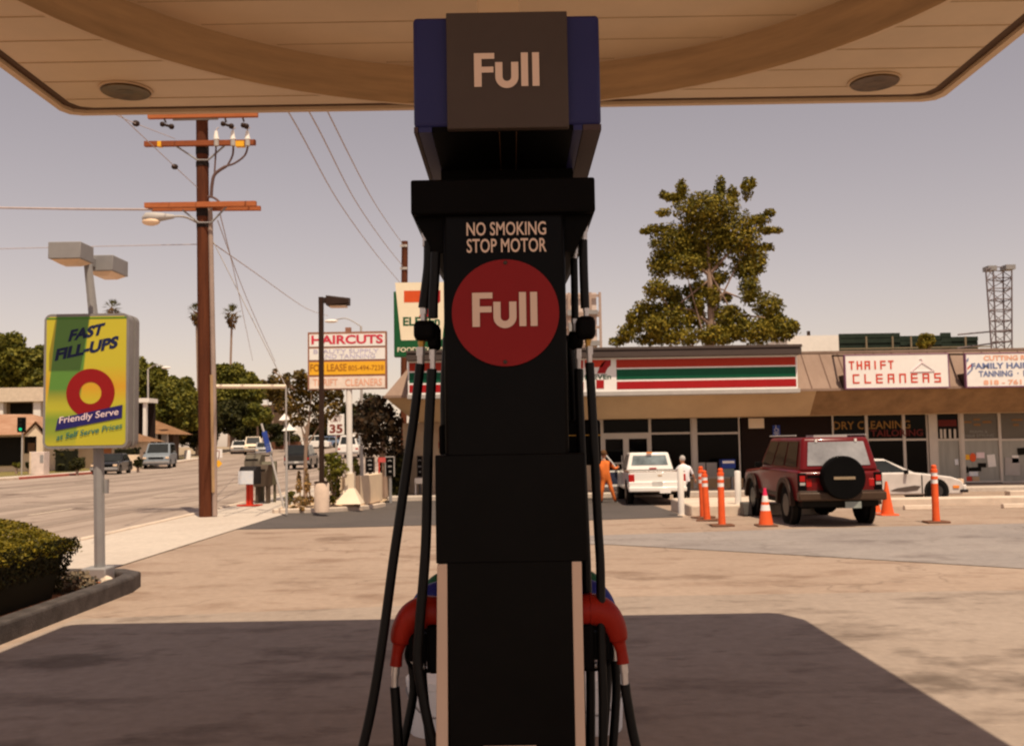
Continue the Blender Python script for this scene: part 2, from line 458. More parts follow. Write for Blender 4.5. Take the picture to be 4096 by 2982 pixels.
def block_letter(mb, ch, x0, x1, z0, z1, y, t):
    """square sign writer's capital made of straight bars"""
    zm = (z0 + z1) / 2; xm = (x0 + x1) / 2
    bars = {'t': (x0, x1, z1 - t, z1), 'b': (x0, x1, z0, z0 + t), 'm': (x0, x1, zm - t / 2, zm + t / 2), 'l': (x0, x0 + t, z0, z1), 'r': (x1 - t, x1, z0, z1), 'v': (xm - t / 2, xm + t / 2, z0, z1), 'j': (x0, x0 + t, zm, z1), 'k': (x1 - t, x1, z0, zm)}
    for i, k in enumerate(BLOCK[ch]):
        a, b, c, d = bars[k]; mb.add([(a, y - .0004 * i, c), (b, y - .0004 * i, c), (b, y - .0004 * i, d), (a, y - .0004 * i, d)], [(0, 1, 2, 3)])
def ptext(mb, body, x0, y0, x1, y1, Y, m=0, bold=.02):
    """words filling a pixel rectangle on the plane at depth Y"""
    a, b, c, d = RX(x0, y0, x1, y1, Y)
    letters(mb, body, Vector((a, Y, c)), XU, ZU, b - a, d - c, m, bold)
def full_word(mb, O, w, m=0):
    h = w * 138 / 262.0
    def q(x, v): return O + XU * (x / 262.0 * w) + ZU * (v * h)
    mb.poly([q(0, 0), q(30, 0), q(30, .42), q(78, .42), q(78, .594), q(30, .594), q(30, .826), q(82, .826), q(82, 1), q(0, 1)], m)
    cx, ro, ri = 131.5, 46.5, 17.5
    cv = (-7 + 46.5) / 138
    pts = [q(85, .725)]
    for i in range(17):
        t = math.pi + math.pi * i / 16
        pts.append(q(cx + ro * math.cos(t), cv + ro * math.sin(t) / 138))
    pts += [q(178, .725), q(149, .725)]
    for i in range(17):
        t = -math.pi * i / 16
        pts.append(q(cx + ri * math.cos(t), cv + ri * math.sin(t) / 138))
    pts.append(q(114, .725))
    mb.poly(pts, m)
    for a, b in ((189, 217), (234, 262)): mb.poly([q(a, 0), q(b, 0), q(b, 1), q(a, 1)], m)
# ------------------------------------------------------------------ foliage
def leaf_cloud(mb, blobs, size, rnd, m=0, hollow=.35):
    """many leaf sized faces through the volume of a few lumps"""
    for c, r, n in blobs:
        c = Vector(c)
        r = r if isinstance(r, (tuple, list)) else (r, r, r)
        for _ in range(n):
            d = Vector((rnd.gauss(0, 1), rnd.gauss(0, 1), rnd.gauss(0, 1))).normalized()
            k = (hollow + (1 - hollow) * rnd.random()) ** .6 * (1 + rnd.gauss(0, .06))
            p = c + Vector((d.x * r[0] * k, d.y * r[1] * k, d.z * r[2] * k))
            nrm = (d * .7 + Vector((rnd.gauss(0, .6), rnd.gauss(0, .6), rnd.gauss(.35, .6)))).normalized()
            a = nrm.orthogonal().normalized()
            a = Matrix.Rotation(rnd.random() * 6.28, 3, nrm) @ a
            b = nrm.cross(a)
            s = size * (.55 + .9 * rnd.random())
            mb.add([p - a * s * .5, p + b * s * .32, p + a * s * .5, p - b * s * .32], [(0, 1, 2, 3)], m)
def sub_blobs(c, r, k, n, rnd, flat=1.0, spread=.62, small=.45):
    """k lumps spread over an ellipsoid so a crown gets an uneven outline and gaps"""
    c = Vector(c); out = []
    for _ in range(k):
        d = Vector((rnd.gauss(0, 1), rnd.gauss(0, 1), rnd.gauss(0, 1))).normalized()
        q = spread * (.5 + .6 * rnd.random())
        s = small * (.7 + .6 * rnd.random())
        out.append((c + Vector((d.x * r[0] * q, d.y * r[1] * q, d.z * r[2] * q)), (r[0] * s, r[1] * s, r[2] * s * flat), n))
    return out
def tree(name, label, cat, base, blobs, size, leaf, trunk_r, top, seed, limbs=5, group=None, hollow=.35):
    rnd = random.Random(seed)
    t = thing(name, label, cat, base, group)
    mb = MB(); leaf_cloud(mb, blobs, size, rnd, hollow=hollow)
    mb.build('crown', leaf, t, smooth=0)
    k = MB()
    b = Vector(base); tp = Vector(top)
    mid = (b + tp) / 2 + Vector((rnd.uniform(-.1, .1), 0, 0)) * trunk_r * 4
    k.tube([b, mid, tp], [trunk_r * 1.25, trunk_r, trunk_r * .55], 8)
    for i in range(limbs):
        c = Vector(rnd.choice(blobs)[0])
        s = b.lerp(tp, .45 + .5 * rnd.random())
        k.tube([s, s.lerp(c, .55) + Vector((0, 0, .05)), c], [trunk_r * .45, trunk_r * .3, trunk_r * .1], 6)
    k.build('trunk', M['bark'], t)
    return t
# ================================================================== SETTING
def patch(name, pts, dz, m, hole=None):
    """a paved sheet that follows the ground height"""
    bm = bmesh.new()
    bm.faces.new([bm.verts.new((x, y, 0)) for x, y in pts])
    xs = [p[0] for p in pts]; ys = [p[1] for p in pts]
    cuts = [(1, v) for v in (21, 23, 25, 27, 29, 60, 70, 80, 90, 100, 110, 120, 130, 140)] + [(0, v) for v in (-5.73, -5.2, -4.6, -4.0)]
    for ax, v in cuts:
        lo, hi = (min(xs), max(xs)) if ax == 0 else (min(ys), max(ys))
        if lo < v < hi:
            co, no = [0, 0, 0], [0, 0, 0]
            co[ax], no[ax] = v, 1
            bmesh.ops.bisect_plane(bm, geom=bm.verts[:] + bm.edges[:] + bm.faces[:], plane_co=co, plane_no=no)
    for v in bm.verts: v.co.z = zg(v.co.x, v.co.y) + dz
    bmesh.ops.recalc_face_normals(bm, faces=bm.faces)
    if sum(f.normal.z for f in bm.faces) < 0: bmesh.ops.reverse_faces(bm, faces=bm.faces)
    me = bpy.data.meshes.new(name); bm.to_mesh(me); bm.free()
    me.materials.append(m)
    o = bpy.data.objects.new(name, me); COL.objects.link(o)
    return struct(o)
def kerb(name, path, w, h, m, dz=0.0, closed=False):
    """a kerb of rounded section along a ground path"""
    mb = MB()
    prof = [(-w / 2, -.05), (-w / 2, h - .02), (-w / 2 + .02, h), (w / 2 - .02, h), (w / 2, h - .02), (w / 2, -.05)]
    vs, k, n = [], len(path), len(prof)
    for i, (x, y) in enumerate(path):
        a = Vector(path[max(i - 1, 0)]); b = Vector(path[min(i + 1, k - 1)])
        d = (b - a).normalized(); nx, ny = d.y, -d.x
        z = zg(x, y) + dz
        vs += [(x + nx * u, y + ny * u, z + v) for u, v in prof]
    fs = [(i * n + j, i * n + (j + 1) % n, (i + 1) * n + (j + 1) % n, (i + 1) * n + j) for i in range(k - 1) for j in range(n)]
    fs += [tuple(range(n))[::-1], tuple(range((k - 1) * n, k * n))]
    mb.add(vs, fs)
    return mb
patch('ground', [(-900, -60), (900, -60), (900, 1600), (-900, 1600)], -.03, M['earth'])
patch('lot_pavement', [(-5.73, -30), (60, -30), (60, 33.25), (-4.2, 33.25), (-4.2, 30), (-5.73, 25)], .0, M['lot'])
patch('canopy_apron', [(-4.5, -12), (16, -12), (16, 10.75), (6, 10.95), (1.2, 10.95), (-4.4, 10.08)], .006, M['conc'])
patch('asphalt_driveway', [(-5.72, 20.55), (-3.5, 20.6), (-1.5, 20.9), (1.2, 21.5), (3.75, 22.3), (3.9, 24), (4.1, 33.2), (-4.3, 33.2), (-4.25, 28.0), (-4.9, 26.3), (-5.72, 25.2)], .008, M['asph'])
patch('asphalt_patch', [(-.6, 17.1), (1.6, 16.35), (4.2, 14.4), (6.5, 12.6), (11, 10.4), (18, 9.8), (24, 11), (24, 18.4), (13, 19.1), (8.5, 18.9), (5.2, 18.6), (3.0, 18.2), (1, 17.9)], .008, M['grey'])
patch('road', [(-28.4, -40), (-8.12, -40), (-8.12, 24), (-8.3, 60), (-8.9, 90), (-10.5, 140), (-36, 140), (-30.5, 100), (-28.6, 76)], .0, M['road'])
patch('cross_road', [(-120, -22), (-28.4, -22), (-28.4, 40), (-31, 47), (-34, 49), (-120, 50)], .0, M['road'])
walk = patch('sidewalk', [(-8.0, -30), (-5.70, -30), (-5.70, 25.2), (-6.1, 26), (-5.9, 60), (-6.4, 90), (-8.6, 90), (-8.15, 60), (-8.0, 24)], .014, M['walk'])
struct(kerb('kerb', [(-8.06, -30), (-8.06, 24), (-8.22, 60), (-8.7, 90)], .14, .05, M['kerbw']).build('kerb', M['kerbw']))
struct(kerb('kerb', [(-120, 50.4), (-34.5, 49.6), (-31.5, 47.8), (-28.7, 44), (-28.5, 55), (-28.5, 58.5)][:3] + [(-29.2, 53), (-28.55, 57.5)], .2, .14, M['kerbw']).build('kerb', M['kerbw']))
struct(kerb('kerb', [(-28.55, 57.5), (-28.5, 68)], .2, .14, M['kerbr']).build('kerb', M['kerbr']))
struct(kerb('kerb', [(-28.5, 68), (-28.7, 76), (-30.6, 100), (-36, 140)], .2, .14, M['kerbw']).build('kerb', M['kerbw']))
patch('far_sidewalk', [(-120, 50.5), (-34.5, 49.7), (-29.3, 53), (-28.6, 58), (-28.6, 76), (-30.6, 100), (-32.2, 100), (-30.4, 76), (-30.4, 59), (-120, 59)], .12, M['walk'])
lw = patch('lawn', [(-120, 59), (-30.4, 59), (-30.4, 76), (-32.2, 100), (-120, 100)], .13, M['lawn'])
for v in lw.data.vertices:
    pass
# lane markings, drawn out along the road
for i, x in enumerate((-12.6, -21.6)):
    for k in range(9):
        y = 8 + k * 9.0
        patch('lane_marking', [(x - .06, y), (x + .06, y), (x + .06, y + 2.6), (x - .06, y + 2.6)], .008, M['kerbw'])
for x, w in ((-10.7, .45), (-13.0, .75), (-14.6, .9), (-18.1, .35), (-20.6, .7), (-22.6, 1.0), (-25.2, .5)):
    bx = lambda y: x - max(0, y - 60) * .035
    patch('tyre_track', [(x - w / 2, -30)] + [(bx(y) - w / 2 * (1 + .2 * math.sin(y)), y) for y in (0, 20, 40, 60, 80, 100, 125)] + [(bx(y) + w / 2 * (1 + .2 * math.sin(y * 1.7)), y) for y in (125, 100, 80, 60, 40, 20, 0)] + [(x + w / 2, -30)], .005, M['track'])
# sign planter at the left
pl = [(-4.62, -3), (-4.62, 11.9), (-4.70, 12.35), (-4.95, 12.6), (-5.3, 12.68), (-5.74, 12.70)]
struct(kerb('planter_kerb', pl, .2, .19, M['kerbd']).build('planter_kerb', M['kerbd'], bevel=.02))
patch('planter_bed', [(-6.4, -3), (-4.7, -3), (-4.7, 11.9), (-4.8, 12.3), (-5.1, 12.6), (-6.4, 12.6)], .10, M['mulch'])
# planter island by the street
isl = [(-6.05, 25.15), (-5.4, 25.6), (-4.85, 26.5), (-4.45, 27.9), (-4.2, 29.2), (-4.0, 30.6)]
struct(kerb('kerb', isl, .16, .12, M['kerbw']).build('kerb', M['kerbw'], bevel=.02))
patch('planter_bed', [(-6.1, 25.2), (-5.45, 25.65), (-4.92, 26.55), (-4.5, 27.95), (-4.1, 30.6), (-4.1, 33), (-6.0, 33)], .09, M['sand'])
# store walkway with its kerb
struct(MB().box(-4.2, 60, 33.25, 36.2, -.6, -.05).build('store_walkway', M['walk'], bevel=.03))
# long pale kerb wall in the parking lot
struct(MB().box(5.75, 60, 25.9, 26.5, -.3, .07).build('kerb_wall', M['kerbw'], bevel=.03))
a = G(2745, 2060); b = G(3130, 2060)
struct(MB().box(4.0, 6.9, 22.65, 25.6, -.3, .2).build('raised_slab', M['kerbw'], bevel=.04))
# ================================================================== CANOPY
ZC = 4.35
X0, X1, Y0, Y1 = -3.5, 3.42, -0.9, 7.74
RC, RO, RI = Vector((-.05, 4.68, 0)), 3.0, 2.9
cp = thing('station_canopy', "wide cream station canopy with a round recess in its underside, above the pump", 'canopy', (0, 7.6, 0))
mb = MB()
N = 72
circ = [(RC.x + RO * math.cos(2 * math.pi * i / N), RC.y + RO * math.sin(2 * math.pi * i / N)) for i in range(N)]
c = .13
outer = [(X0 + c, Y1), (X1 - c, Y1), (X1 - .04, Y1 - .035), (X1, Y1 - c), (X1, Y0), (X0, Y0), (X0, Y1 - c), (X0 + .04, Y1 - .035)]
def on_rect(t):
    dx, dy = math.cos(t), math.sin(t)
    ks = []
    for e in range(len(outer)):
        (ax, ay), (bx, by) = outer[e], outer[(e + 1) % len(outer)]
        ex, ey = bx - ax, by - ay
        den = dx * ey - dy * ex
        if abs(den) < 1e-9: continue
        k = ((ax - RC.x) * ey - (ay - RC.y) * ex) / den
        u = ((ax - RC.x) * dy - (ay - RC.y) * dx) / den
        if k > 0 and -1e-6 <= u <= 1 + 1e-6: ks.append(k)
    k = min(ks)
    return (RC.x + dx * k, RC.y + dy * k)
angs = sorted([2 * math.pi * i / N for i in range(N)] + [math.atan2(y - RC.y, x - RC.x) % (2 * math.pi) for x, y in outer])
n = len(angs)
ins = [(RC.x + RO * math.cos(t), RC.y + RO * math.sin(t)) for t in angs]
ous = [on_rect(t) for t in angs]
def shrink(p, d):
    mx, my = (X0 + X1) / 2, (Y0 + Y1) / 2
    return (p[0] + (d if p[0] < mx else -d) * min(1, abs(p[0] - mx) / 3.2), p[1] + (d if p[1] < my else -d) * min(1, abs(p[1] - my) / 4.0))
mid = [shrink(p, .14) for p in ous]
mb.add([(x, y, ZC) for x, y in ins] + [(x, y, ZC) for x, y in mid], [(i, n + i, n + (i + 1) % n, (i + 1) % n) for i in range(n)])
mb.build('soffit', M['soffit'], cp, smooth=0)
# plank seams: shallow dark battens
def seam_row(y, z, inside):
    mb = MB()
    dy = abs(y - RC.y)
    if inside:
        if dy < RI - .1:
            h = math.sqrt((RI - .04) ** 2 - dy * dy); mb.box(RC.x - h, RC.x + h, y - .006, y + .006, z - .003, z + .02)
    else:
        e = X0 + .14, X1 - .14
        if dy < RO + .02:
            h = math.sqrt(max((RO + .02) ** 2 - dy * dy, 0)); mb.box(e[0], RC.x - h, y - .006, y + .006, z - .003, z + .02).box(RC.x + h, e[1], y - .006, y + .006, z - .003, z + .02)
        else: mb.box(e[0], e[1], y - .006, y + .006, z - .003, z + .02)
    return mb
sm = MB()
for k in range(-1, 22):
    y = 7.405 - .365 * k
    if Y0 + .2 < y < Y1 - .15:
        q = seam_row(y, ZC, False); sm.add(q.v, q.f)
        q = seam_row(y, ZC + .25, True); sm.add(q.v, q.f)
sm.build('plank_seam', mat("faint plank seam", (.50, .36, .215), .6), cp, smooth=0)
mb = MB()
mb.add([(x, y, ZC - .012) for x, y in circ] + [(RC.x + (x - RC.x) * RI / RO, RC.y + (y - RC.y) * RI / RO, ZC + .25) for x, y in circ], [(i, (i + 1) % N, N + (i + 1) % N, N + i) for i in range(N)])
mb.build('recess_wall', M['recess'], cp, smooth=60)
mb = MB()
mb.add([(RC.x + (x - RC.x) * (RO + .05) / RO, RC.y + (y - RC.y) * (RO + .05) / RO, ZC - .004) for x, y in circ] + [(x, y, ZC - .012) for x, y in circ], [(i, (i + 1) % N, N + (i + 1) % N, N + i) for i in range(N)])
mb.build('recess_lip', M['fascia'], cp, smooth=60)
MB().poly([(RC.x + (x - RC.x) * 1.0, RC.y + (y - RC.y) * 1.0, ZC + .25) for x, y in circ]).build('recess_ceiling', M['soffit'], cp, smooth=0)
# dark groove and pale lip round the edge, then the fascia
mb = MB()
o2 = [shrink(p, .055) for p in ous]
mb.add([(x, y, ZC - .001) for x, y in mid] + [(x, y, ZC + .012) for x, y in o2], [(i, n + i, n + (i + 1) % n, (i + 1) % n) for i in range(n)])
mb.build('edge_groove', M['seam'], cp, smooth=0)
mb = MB()
mb.add([(x, y, ZC + .012) for x, y in o2] + [(x, y, ZC - .015) for x, y in o2] + [(x, y, ZC - .015) for x, y in ous] + [(x, y, ZC + .62) for x, y in ous],
       [(k * n + i, (k + 1) * n + i, (k + 1) * n + (i + 1) % n, k * n + (i + 1) % n) for k in range(3) for i in range(n)])
mb.poly([(x, y, ZC + .60) for x, y in ous])
mb.build('fascia', M['fascia'], cp, smooth=0)
for (lx, ly) in ((-2.83, 7.22), (2.75, 7.29)):
    mb = MB()
    mb.lathe([(.182, ZC - .004), (.192, ZC - .004), (.192, ZC - .012), (.178, ZC - .012)], (lx, ly, 0), 32)
    lp = mb.build('downlight', M['fascia'], cp)
    mb = MB()
    mb.add([(lx + r * math.cos(2 * math.pi * i / 32), ly + r * math.sin(2 * math.pi * i / 32), z) for r, z in ((.178, ZC - .014), (.170, ZC - .024), (.12, ZC - .021), (.05, ZC - .017)) for i in range(32)], [(k * 32 + i, k * 32 + (i + 1) % 32, (k + 1) * 32 + (i + 1) % 32, (k + 1) * 32 + i) for k in range(3) for i in range(32)])
    mb.poly([(lx + .06 * math.cos(2 * math.pi * i / 16), ly + .06 * math.sin(2 * math.pi * i / 16), ZC - .019) for i in range(16)])
    mb.build('reflector', mat("bronze lamp reflector", (.10, .055, .02), .35, 0, var=.5, scale=9), lp)
cx = P(1994, 30, 4.05).x
MB().box(cx - .087, cx + .087, 3.98, 4.15, .15, ZC + .26).build('column', M['fascia'], cp, bevel=.008)
# pump island (below the frame)
struct(MB().box(-.75, .75, 2.0, 5.0, -.02, .15).build('pump_island', M['kerbw'], bevel=.04))
# ================================================================== STORE BUILDING
YE, YB, YW, YR = 33.0, 33.9, 35.5, 34.2       # eave, bottom of the sloped band, wall, top of roof slope
ze = P(2600, 1568, YE).z; zb = P(2600, 1671, YB).z; zt = P(3300, 1410, YR).z
xl = P(1535, 1570, YE).x
XR = 46.0
st = thing('store_building', "long low store building with a tan overhanging band, shop windows and a brown metal roof", 'building', (8, YW, -.05))
xa, xb = xl, xl + .95
xsplit = P(3255, 1620, 33.4).x
mb = MB()
mb.poly([(xa, YE, ze), (xsplit, YE, ze), (xsplit, YB, zb), (xb, YB, zb)])
mb.poly([(xa, YE, ze), (xb, YB, zb), (xb, 47, zb), (xa, 47, ze)])
mb.build('overhang', M['stucco'], st, smooth=0)
MB().poly([(xsplit, YE, ze), (XR, YE, ze), (XR, YB, zb), (xsplit, YB, zb)]).build('overhang', M['stuccod'], st, smooth=0)["label"] = "darker brown pebble stretch of the overhanging band"
MB().poly([(xb, YB, zb), (XR, YB, zb), (XR, YW, zb), (xb, YW, zb)]).build('overhang_underside', M['stucco'], st, smooth=0)
mb = MB()
xt = xa + .95
mb.poly([(xa, YE, ze), (XR, YE, ze), (XR, YR, zt), (xt, YR, zt)])
mb.poly([(xa, YE, ze), (xt, YR, zt), (xt, 47, zt), (xa, 47, ze)])
mb.poly([(xt, YR, zt - .02), (XR, YR, zt - .02), (XR, 47, zt - .3), (xt, 47, zt - .3)])
rf = mb.build('roof', M['roofm'], st, smooth=0)
mb = MB()      # standing seams on the slope
x = xa + 1.2
dx, dy, dz = 0, YR - YE, zt - ze
while x < XR:
    mb.add([(x - .018, YE - .004, ze + .01), (x + .018, YE - .004, ze + .01), (x + .018, YR - .004, zt + .01), (x - .018, YR - .004, zt + .01)], [(0, 1, 2, 3)])
    x += .62
mb.build('roof_seam', mat("dark roof rib", (.13, .075, .055), .8), rf, smooth=0)
mb = MB()
mb.box(xa - .01, XR, YE - .05, YE - .003, ze - .05, ze + .03).box(xt, XR, YR - .06, YR + .02, zt - .03, zt + .05)
mb.build('roof_edge', M['roofm'], rf, smooth=0)
# walls
wl = P(1613, 1900, YW).x
zw0 = -.05
def wx(px): return P(px, 1800, YW).x
xd = wx(2968)
mb = MB(); mb.box(wl, wx(2385), YW, YW + .2, zw0, zb).box(wl, wl + .2, YW + .2, 47, zw0, zb)
mb.build('wall', M['walls'], st, smooth=0)
MB().box(xd, wx(3330), YW, YW + .2, zw0, zb).build('wall', M['wallb'], st, smooth=0)["label"] = "dark brown wall beside the dry cleaner window"
MB().box(wl, XR, YW + .9, YW + 1.1, zw0, zb).build('back_partition', M['dark'], st, smooth=0)
def bay(x0, x1, ymid, glass_hi, glass_lo, sill_px, name='window'):
    """one glazed bay: frame, transom bar, two panes, bulkhead below"""
    a, b = wx(x0), wx(x1)
    zs = P((x0 + x1) / 2, sill_px, YW).z; zm = P((x0 + x1) / 2, ymid, YW).z
    mb = MB()
    mb.box(a, a + .05, YW - .06, YW + .06, zs, zb).box(b - .05, b, YW - .06, YW + .06, zs, zb)
    mb.box(a + .05, b - .05, YW - .05, YW + .05, zm - .035, zm + .035).box(a + .05, b - .05, YW - .05, YW + .05, zs, zs + .06)
    w = mb.build(name, M['alu'], st)
    mb = MB(); mb.poly([(a + .05, YW, zm + .035), (b - .05, YW, zm + .035), (b - .05, YW, zb), (a + .05, YW, zb)])
    mb.build('pane', glass_hi, w, smooth=0)
    mb = MB(); mb.poly([(a + .05, YW, zs + .06), (b - .05, YW, zs + .06), (b - .05, YW, zm - .035), (a + .05, YW, zm - .035)])
    mb.build('pane', glass_lo, w, smooth=0)
    return w
def bulk(x0, x1, sill_px, m):
    zs = P((x0 + x1) / 2, sill_px, YW).z
    MB().box(wx(x0), wx(x1), YW - .09, YW + .1, zw0, zs).build('bulkhead', m, st, smooth=0)
g = M['glass']
# doors of the convenience shop
a, b, c = wx(2410), wx(2504), wx(2600)
zd = P(2500, 1735, YW).z
mb = MB(); mb.box(a, a + .04, YW - .05, YW + .05, zd + .04, zb).box(c - .04, c, YW - .05, YW + .05, zd + .04, zb).box(a, c, YW - .07, YW + .07, zd - .07, zd + .04)
w = mb.build('window', M['alu'], st); MB().poly([(a + .04, YW, zd + .04), (c - .04, YW, zd + .04), (c - .04, YW, zb), (a + .04, YW, zb)]).build('pane', g, w, smooth=0)
MB().box(wx(2385), a, YW - .1, YW + .1, zw0, zb).build('post', M['alu'], st)
for p, q in ((a, b), (b, c)):
    mb = MB(); mb.box(p, p + .1, YW - .05, YW + .04, zw0, zd - .07).box(q - .1, q, YW - .05, YW + .04, zw0, zd - .07).box(p + .1, q - .1, YW - .05, YW + .04, zd - .17, zd - .07).box(p + .1, q - .1, YW - .05, YW + .04, zw0, zw0 + .2).box(p + .1, q - .1, YW - .06, YW - .03, .85, .91)
    d = mb.build('door', M['alu'], st); MB().poly([(p + .1, YW, zw0 + .2), (q - .1, YW, zw0 + .2), (q - .1, YW, zd - .17), (p + .1, YW, zd - .17)]).build('pane', g, d, smooth=0)
    MB().tube([(q - .16 if p == a else p + .16, YW - .1, .75), (q - .16 if p == a else p + .16, YW - .1, 1.15)], .015).build('handle', M['chrome'], d)
bay(2600, 2769, 1732, g, g, 1912); bay(2784, 2960, 1732, g, g, 1912)
MB().box(wx(2769), wx(2784), YW - .1, YW + .1, zw0, zb).build('post', M['alu'], st)
bulk(2600, 2966, 1914, M['stucco'])
bay(3330, 3468, 1757, g, g, 1950); bay(3468, 3617, 1757, g, g, 1950); bay(3617, 3712, 1757, g, g, 1950)
bulk(3330, 3712, 1952, M['wallb'])
MB().box(wx(3714), wx(3744), YW - .12, YW + .12, zw0, zb).build('post', M['alu'], st)
gg = M['glassg']
w = bay(3746, 3842, 1757, g, gg, 1985, 'door')
MB().box(wx(3842), wx(3852), YW - .08, YW + .08, zw0, zb).build('post', M['alu'], st)
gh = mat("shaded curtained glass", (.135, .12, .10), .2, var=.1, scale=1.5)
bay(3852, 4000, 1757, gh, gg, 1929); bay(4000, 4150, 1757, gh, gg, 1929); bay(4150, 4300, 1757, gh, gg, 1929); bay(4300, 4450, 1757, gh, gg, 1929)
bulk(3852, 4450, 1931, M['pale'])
MB().box(wx(4450), XR, YW, YW + .2, zw0, zb).build('wall', M['walls'], st, smooth=0)
# window lettering
mb = MB()
ptext(mb, "DRY CLEANING", 3333, 1683, 3641, 1715, YW - .012, 0, .01)
mb.build('window_lettering', M['neon'], st, smooth=0)
mb = MB(); ptext(mb, "TAILORING", 3482, 1717, 3692, 1744, YW - .07, 0, .02); mb.build('window_lettering', M['neonr'], st, smooth=0)
mb = MB(); ptext(mb, "PERMS &", 3880, 1720, 3950, 1731, YW - .012, 0, .0); ptext(mb, "HAIR STYLING", 3862, 1736, 3975, 1748, YW - .012, 0, .0); mb.build('window_lettering', mat("faint grey window letters", (.30, .29, .27), .5), st, smooth=0)
mb = MB()
for x0, y0, x1, y1 in ((3855, 1683, 3886, 1691), (3893, 1673, 3920, 1681), (3930, 1682, 3966, 1692), (3895, 1693, 3922, 1702), (4046, 1675, 4090, 1682), (4053, 1694, 4075, 1703)):
    p, q, r, s = RX(x0, y0, x1, y1, YW - .012); mb.box(p, q, YW - .014, YW - .010, r, s)
mb.build('window_sticker', mat("dull orange stickers", (.26, .14, .055), .6), st, smooth=0)
# posters in the salon windows and door: each a flat paper
for i, (x0, y0, x1, y1, m, lab) in enumerate(((3852, 1817, 3878, 1838, 'amber', "pale yellow paper"), (3879, 1811, 3904, 1846, 'cone', "orange oval paper"), (3905, 1808, 3938, 1831, 'pink', "pink paper"), (3950, 1817, 3982, 1866, 'swhite', "white notice"), (3912, 1851, 3945, 1868, 'dark', "black card"), (3876, 1868, 3925, 1884, 'dark', "long black card"), (3853, 1865, 3874, 1890, 'dark', "small black card"), (3877, 1885, 3912, 1903, 'paper', "pale blue paper"), (3857, 1905, 3888, 1930, 'rtext', "red poster"), (3890, 1905, 3918, 1927, 'sand', "tan poster"), (3819, 1835, 3833, 1858, 'paper', "blue and white card"), (4070, 1790, 4110, 1818, 'dark', "dark card"), (4048, 1820, 4075, 1850, 'swhite', "white card"), (4020, 1830, 4080, 1900, 'greyl', "grey poster"))):
    p, q, r, s = RX(x0, y0, x1, y1, YW - .02)
    mb = MB(); cxp, czp, an = (p + q) / 2, (r + s) / 2, R(random.uniform(-5, 5))
    if 'oval' in lab: mb.prism_xz([(cxp + (q - p) / 2 * math.cos(t_ * .3142), czp + (s - r) / 2 * math.sin(t_ * .3142)) for t_ in range(20)], YW - .026, YW - .018)
    else: mb.obox((cxp, YW - .022, czp), (q - p, .008, s - r), Matrix.Rotation(an, 3, 'Y'))
    o = mb.build('window_poster', M[m], st, smooth=0)
    o["label"] = lab
mb = MB()
for px in (3760, 3775, 3795, 3815): p, q, r, s = RX(px, 1715, px + 9, 1752, YW - .02); mb.box(p, q, YW - .03, YW - .02, r, s)
p, q, r, s = RX(3752, 1678, 3826, 1704, YW - .02); mb.box(p, q, YW - .03, YW - .02, r, s, 1)
mb.build('door_sticker', [M['alu'], M['neonr']], st, smooth=0)
# lower window boards inside the shop windows
for x0, x1 in ((2787, 2822), (2826, 2868)):
    p, q, r, s = RX(x0, 1849, x1, 1908, YW - .015); MB().box(p, q, YW - .02, YW - .012, r, s).build('window_board', M['greyl'], st, smooth=0)
# paper and access signs on the brown wall
p, q, r, s = RX(2994, 1672, 3056, 1712, YW - .02)
tag(MB().box(p, q, YW - .03, YW - .001, r, s).build('notice_board', M['cream'], loc=((p + q) / 2, YW, r)), "small beige notice board high on the dark brown wall", 'notice')
p, q, r, s = RX(3091, 1700, 3120, 1743, YW - .02)
t = thing('access_sign', "small blue disabled parking sign on the dark brown wall above the red vehicle", 'sign', ((p + q) / 2, YW, r))
MB().box(p, q, YW - .03, YW - .001, r, s).build('panel', M['bluesign'], t, smooth=0)
mb = MB(); cxx, czz = (p + q) / 2, r + (s - r) * .68
y = YW - .034
mb.tube([(cxx - .02, y, czz + .08), (cxx - .02, y, czz), (cxx + .05, y, czz), (cxx + .08, y, czz - .07)], .011, 6)
mb.tube([(cxx + .07 * math.cos(t_), y, czz - .03 + .07 * math.sin(t_)) for t_ in [R(150 + 20 * i) for i in range(10)]], .009, 6)
mb.ball((cxx - .02, y, czz + .11), .018)
letters(mb, "PARKING", Vector((p + .03, y, r + .08)), XU, ZU, q - p - .06, .05, 0, .01); letters(mb, "ONLY", Vector((p + .07, y, r + .02)), XU, ZU, q - p - .14, .04, 0, .01)
mb.build('pictogram', M['swhite'], t)
# ---------------------------------------------------------------- striped fascia sign
YS_ = 32.55
sg = thing('striped_shop_sign', "long white store sign with red and green stripes and a big 7", 'sign', (2, YS_, ze))
x0 = P(1631, 1500, YS_).x; x1 = P(3190, 1480, YS_).x
def sz(py): return P(2750, py, YS_).z
MB().box(x0, x1, YS_, YS_ + .5, sz(1563), sz(1418)).build('box', M['swhite'], sg, bevel=.01)
mb = MB(); mb.box(x0 - .02, x1 + .05, YS_ - .07, YS_ + .75, sz(1577), sz(1560)); mb.build('bottom_trim', M['greyl'], sg, bevel=.01)
mb = MB(); mb.box(x0 - .02, x1 + .08, YS_ - .27, YS_ + 1.2, sz(1426), sz(1400)).box(x0 - .02, x1 + .1, YS_ - .30, YS_ + 1.2, sz(1398), sz(1386)); mb.build('hood', M['cap'], sg, bevel=.015)
mb = MB()
yf = YS_ - .006
def stripe(pa, pb, ya, yb, m):
    p, q = P(pa, 1500, YS_).x, P(pb, 1500, YS_).x
    mb.box(p, q, yf, YS_ + .01, sz(yb), sz(ya), m)
for pa, pb in ((2466, 3184), (1637, 2334)):
    stripe(pa, pb, 1433, 1466, 0); stripe(pa, pb, 1472, 1513, 1); stripe(pa, pb, 1521, 1552, 2)
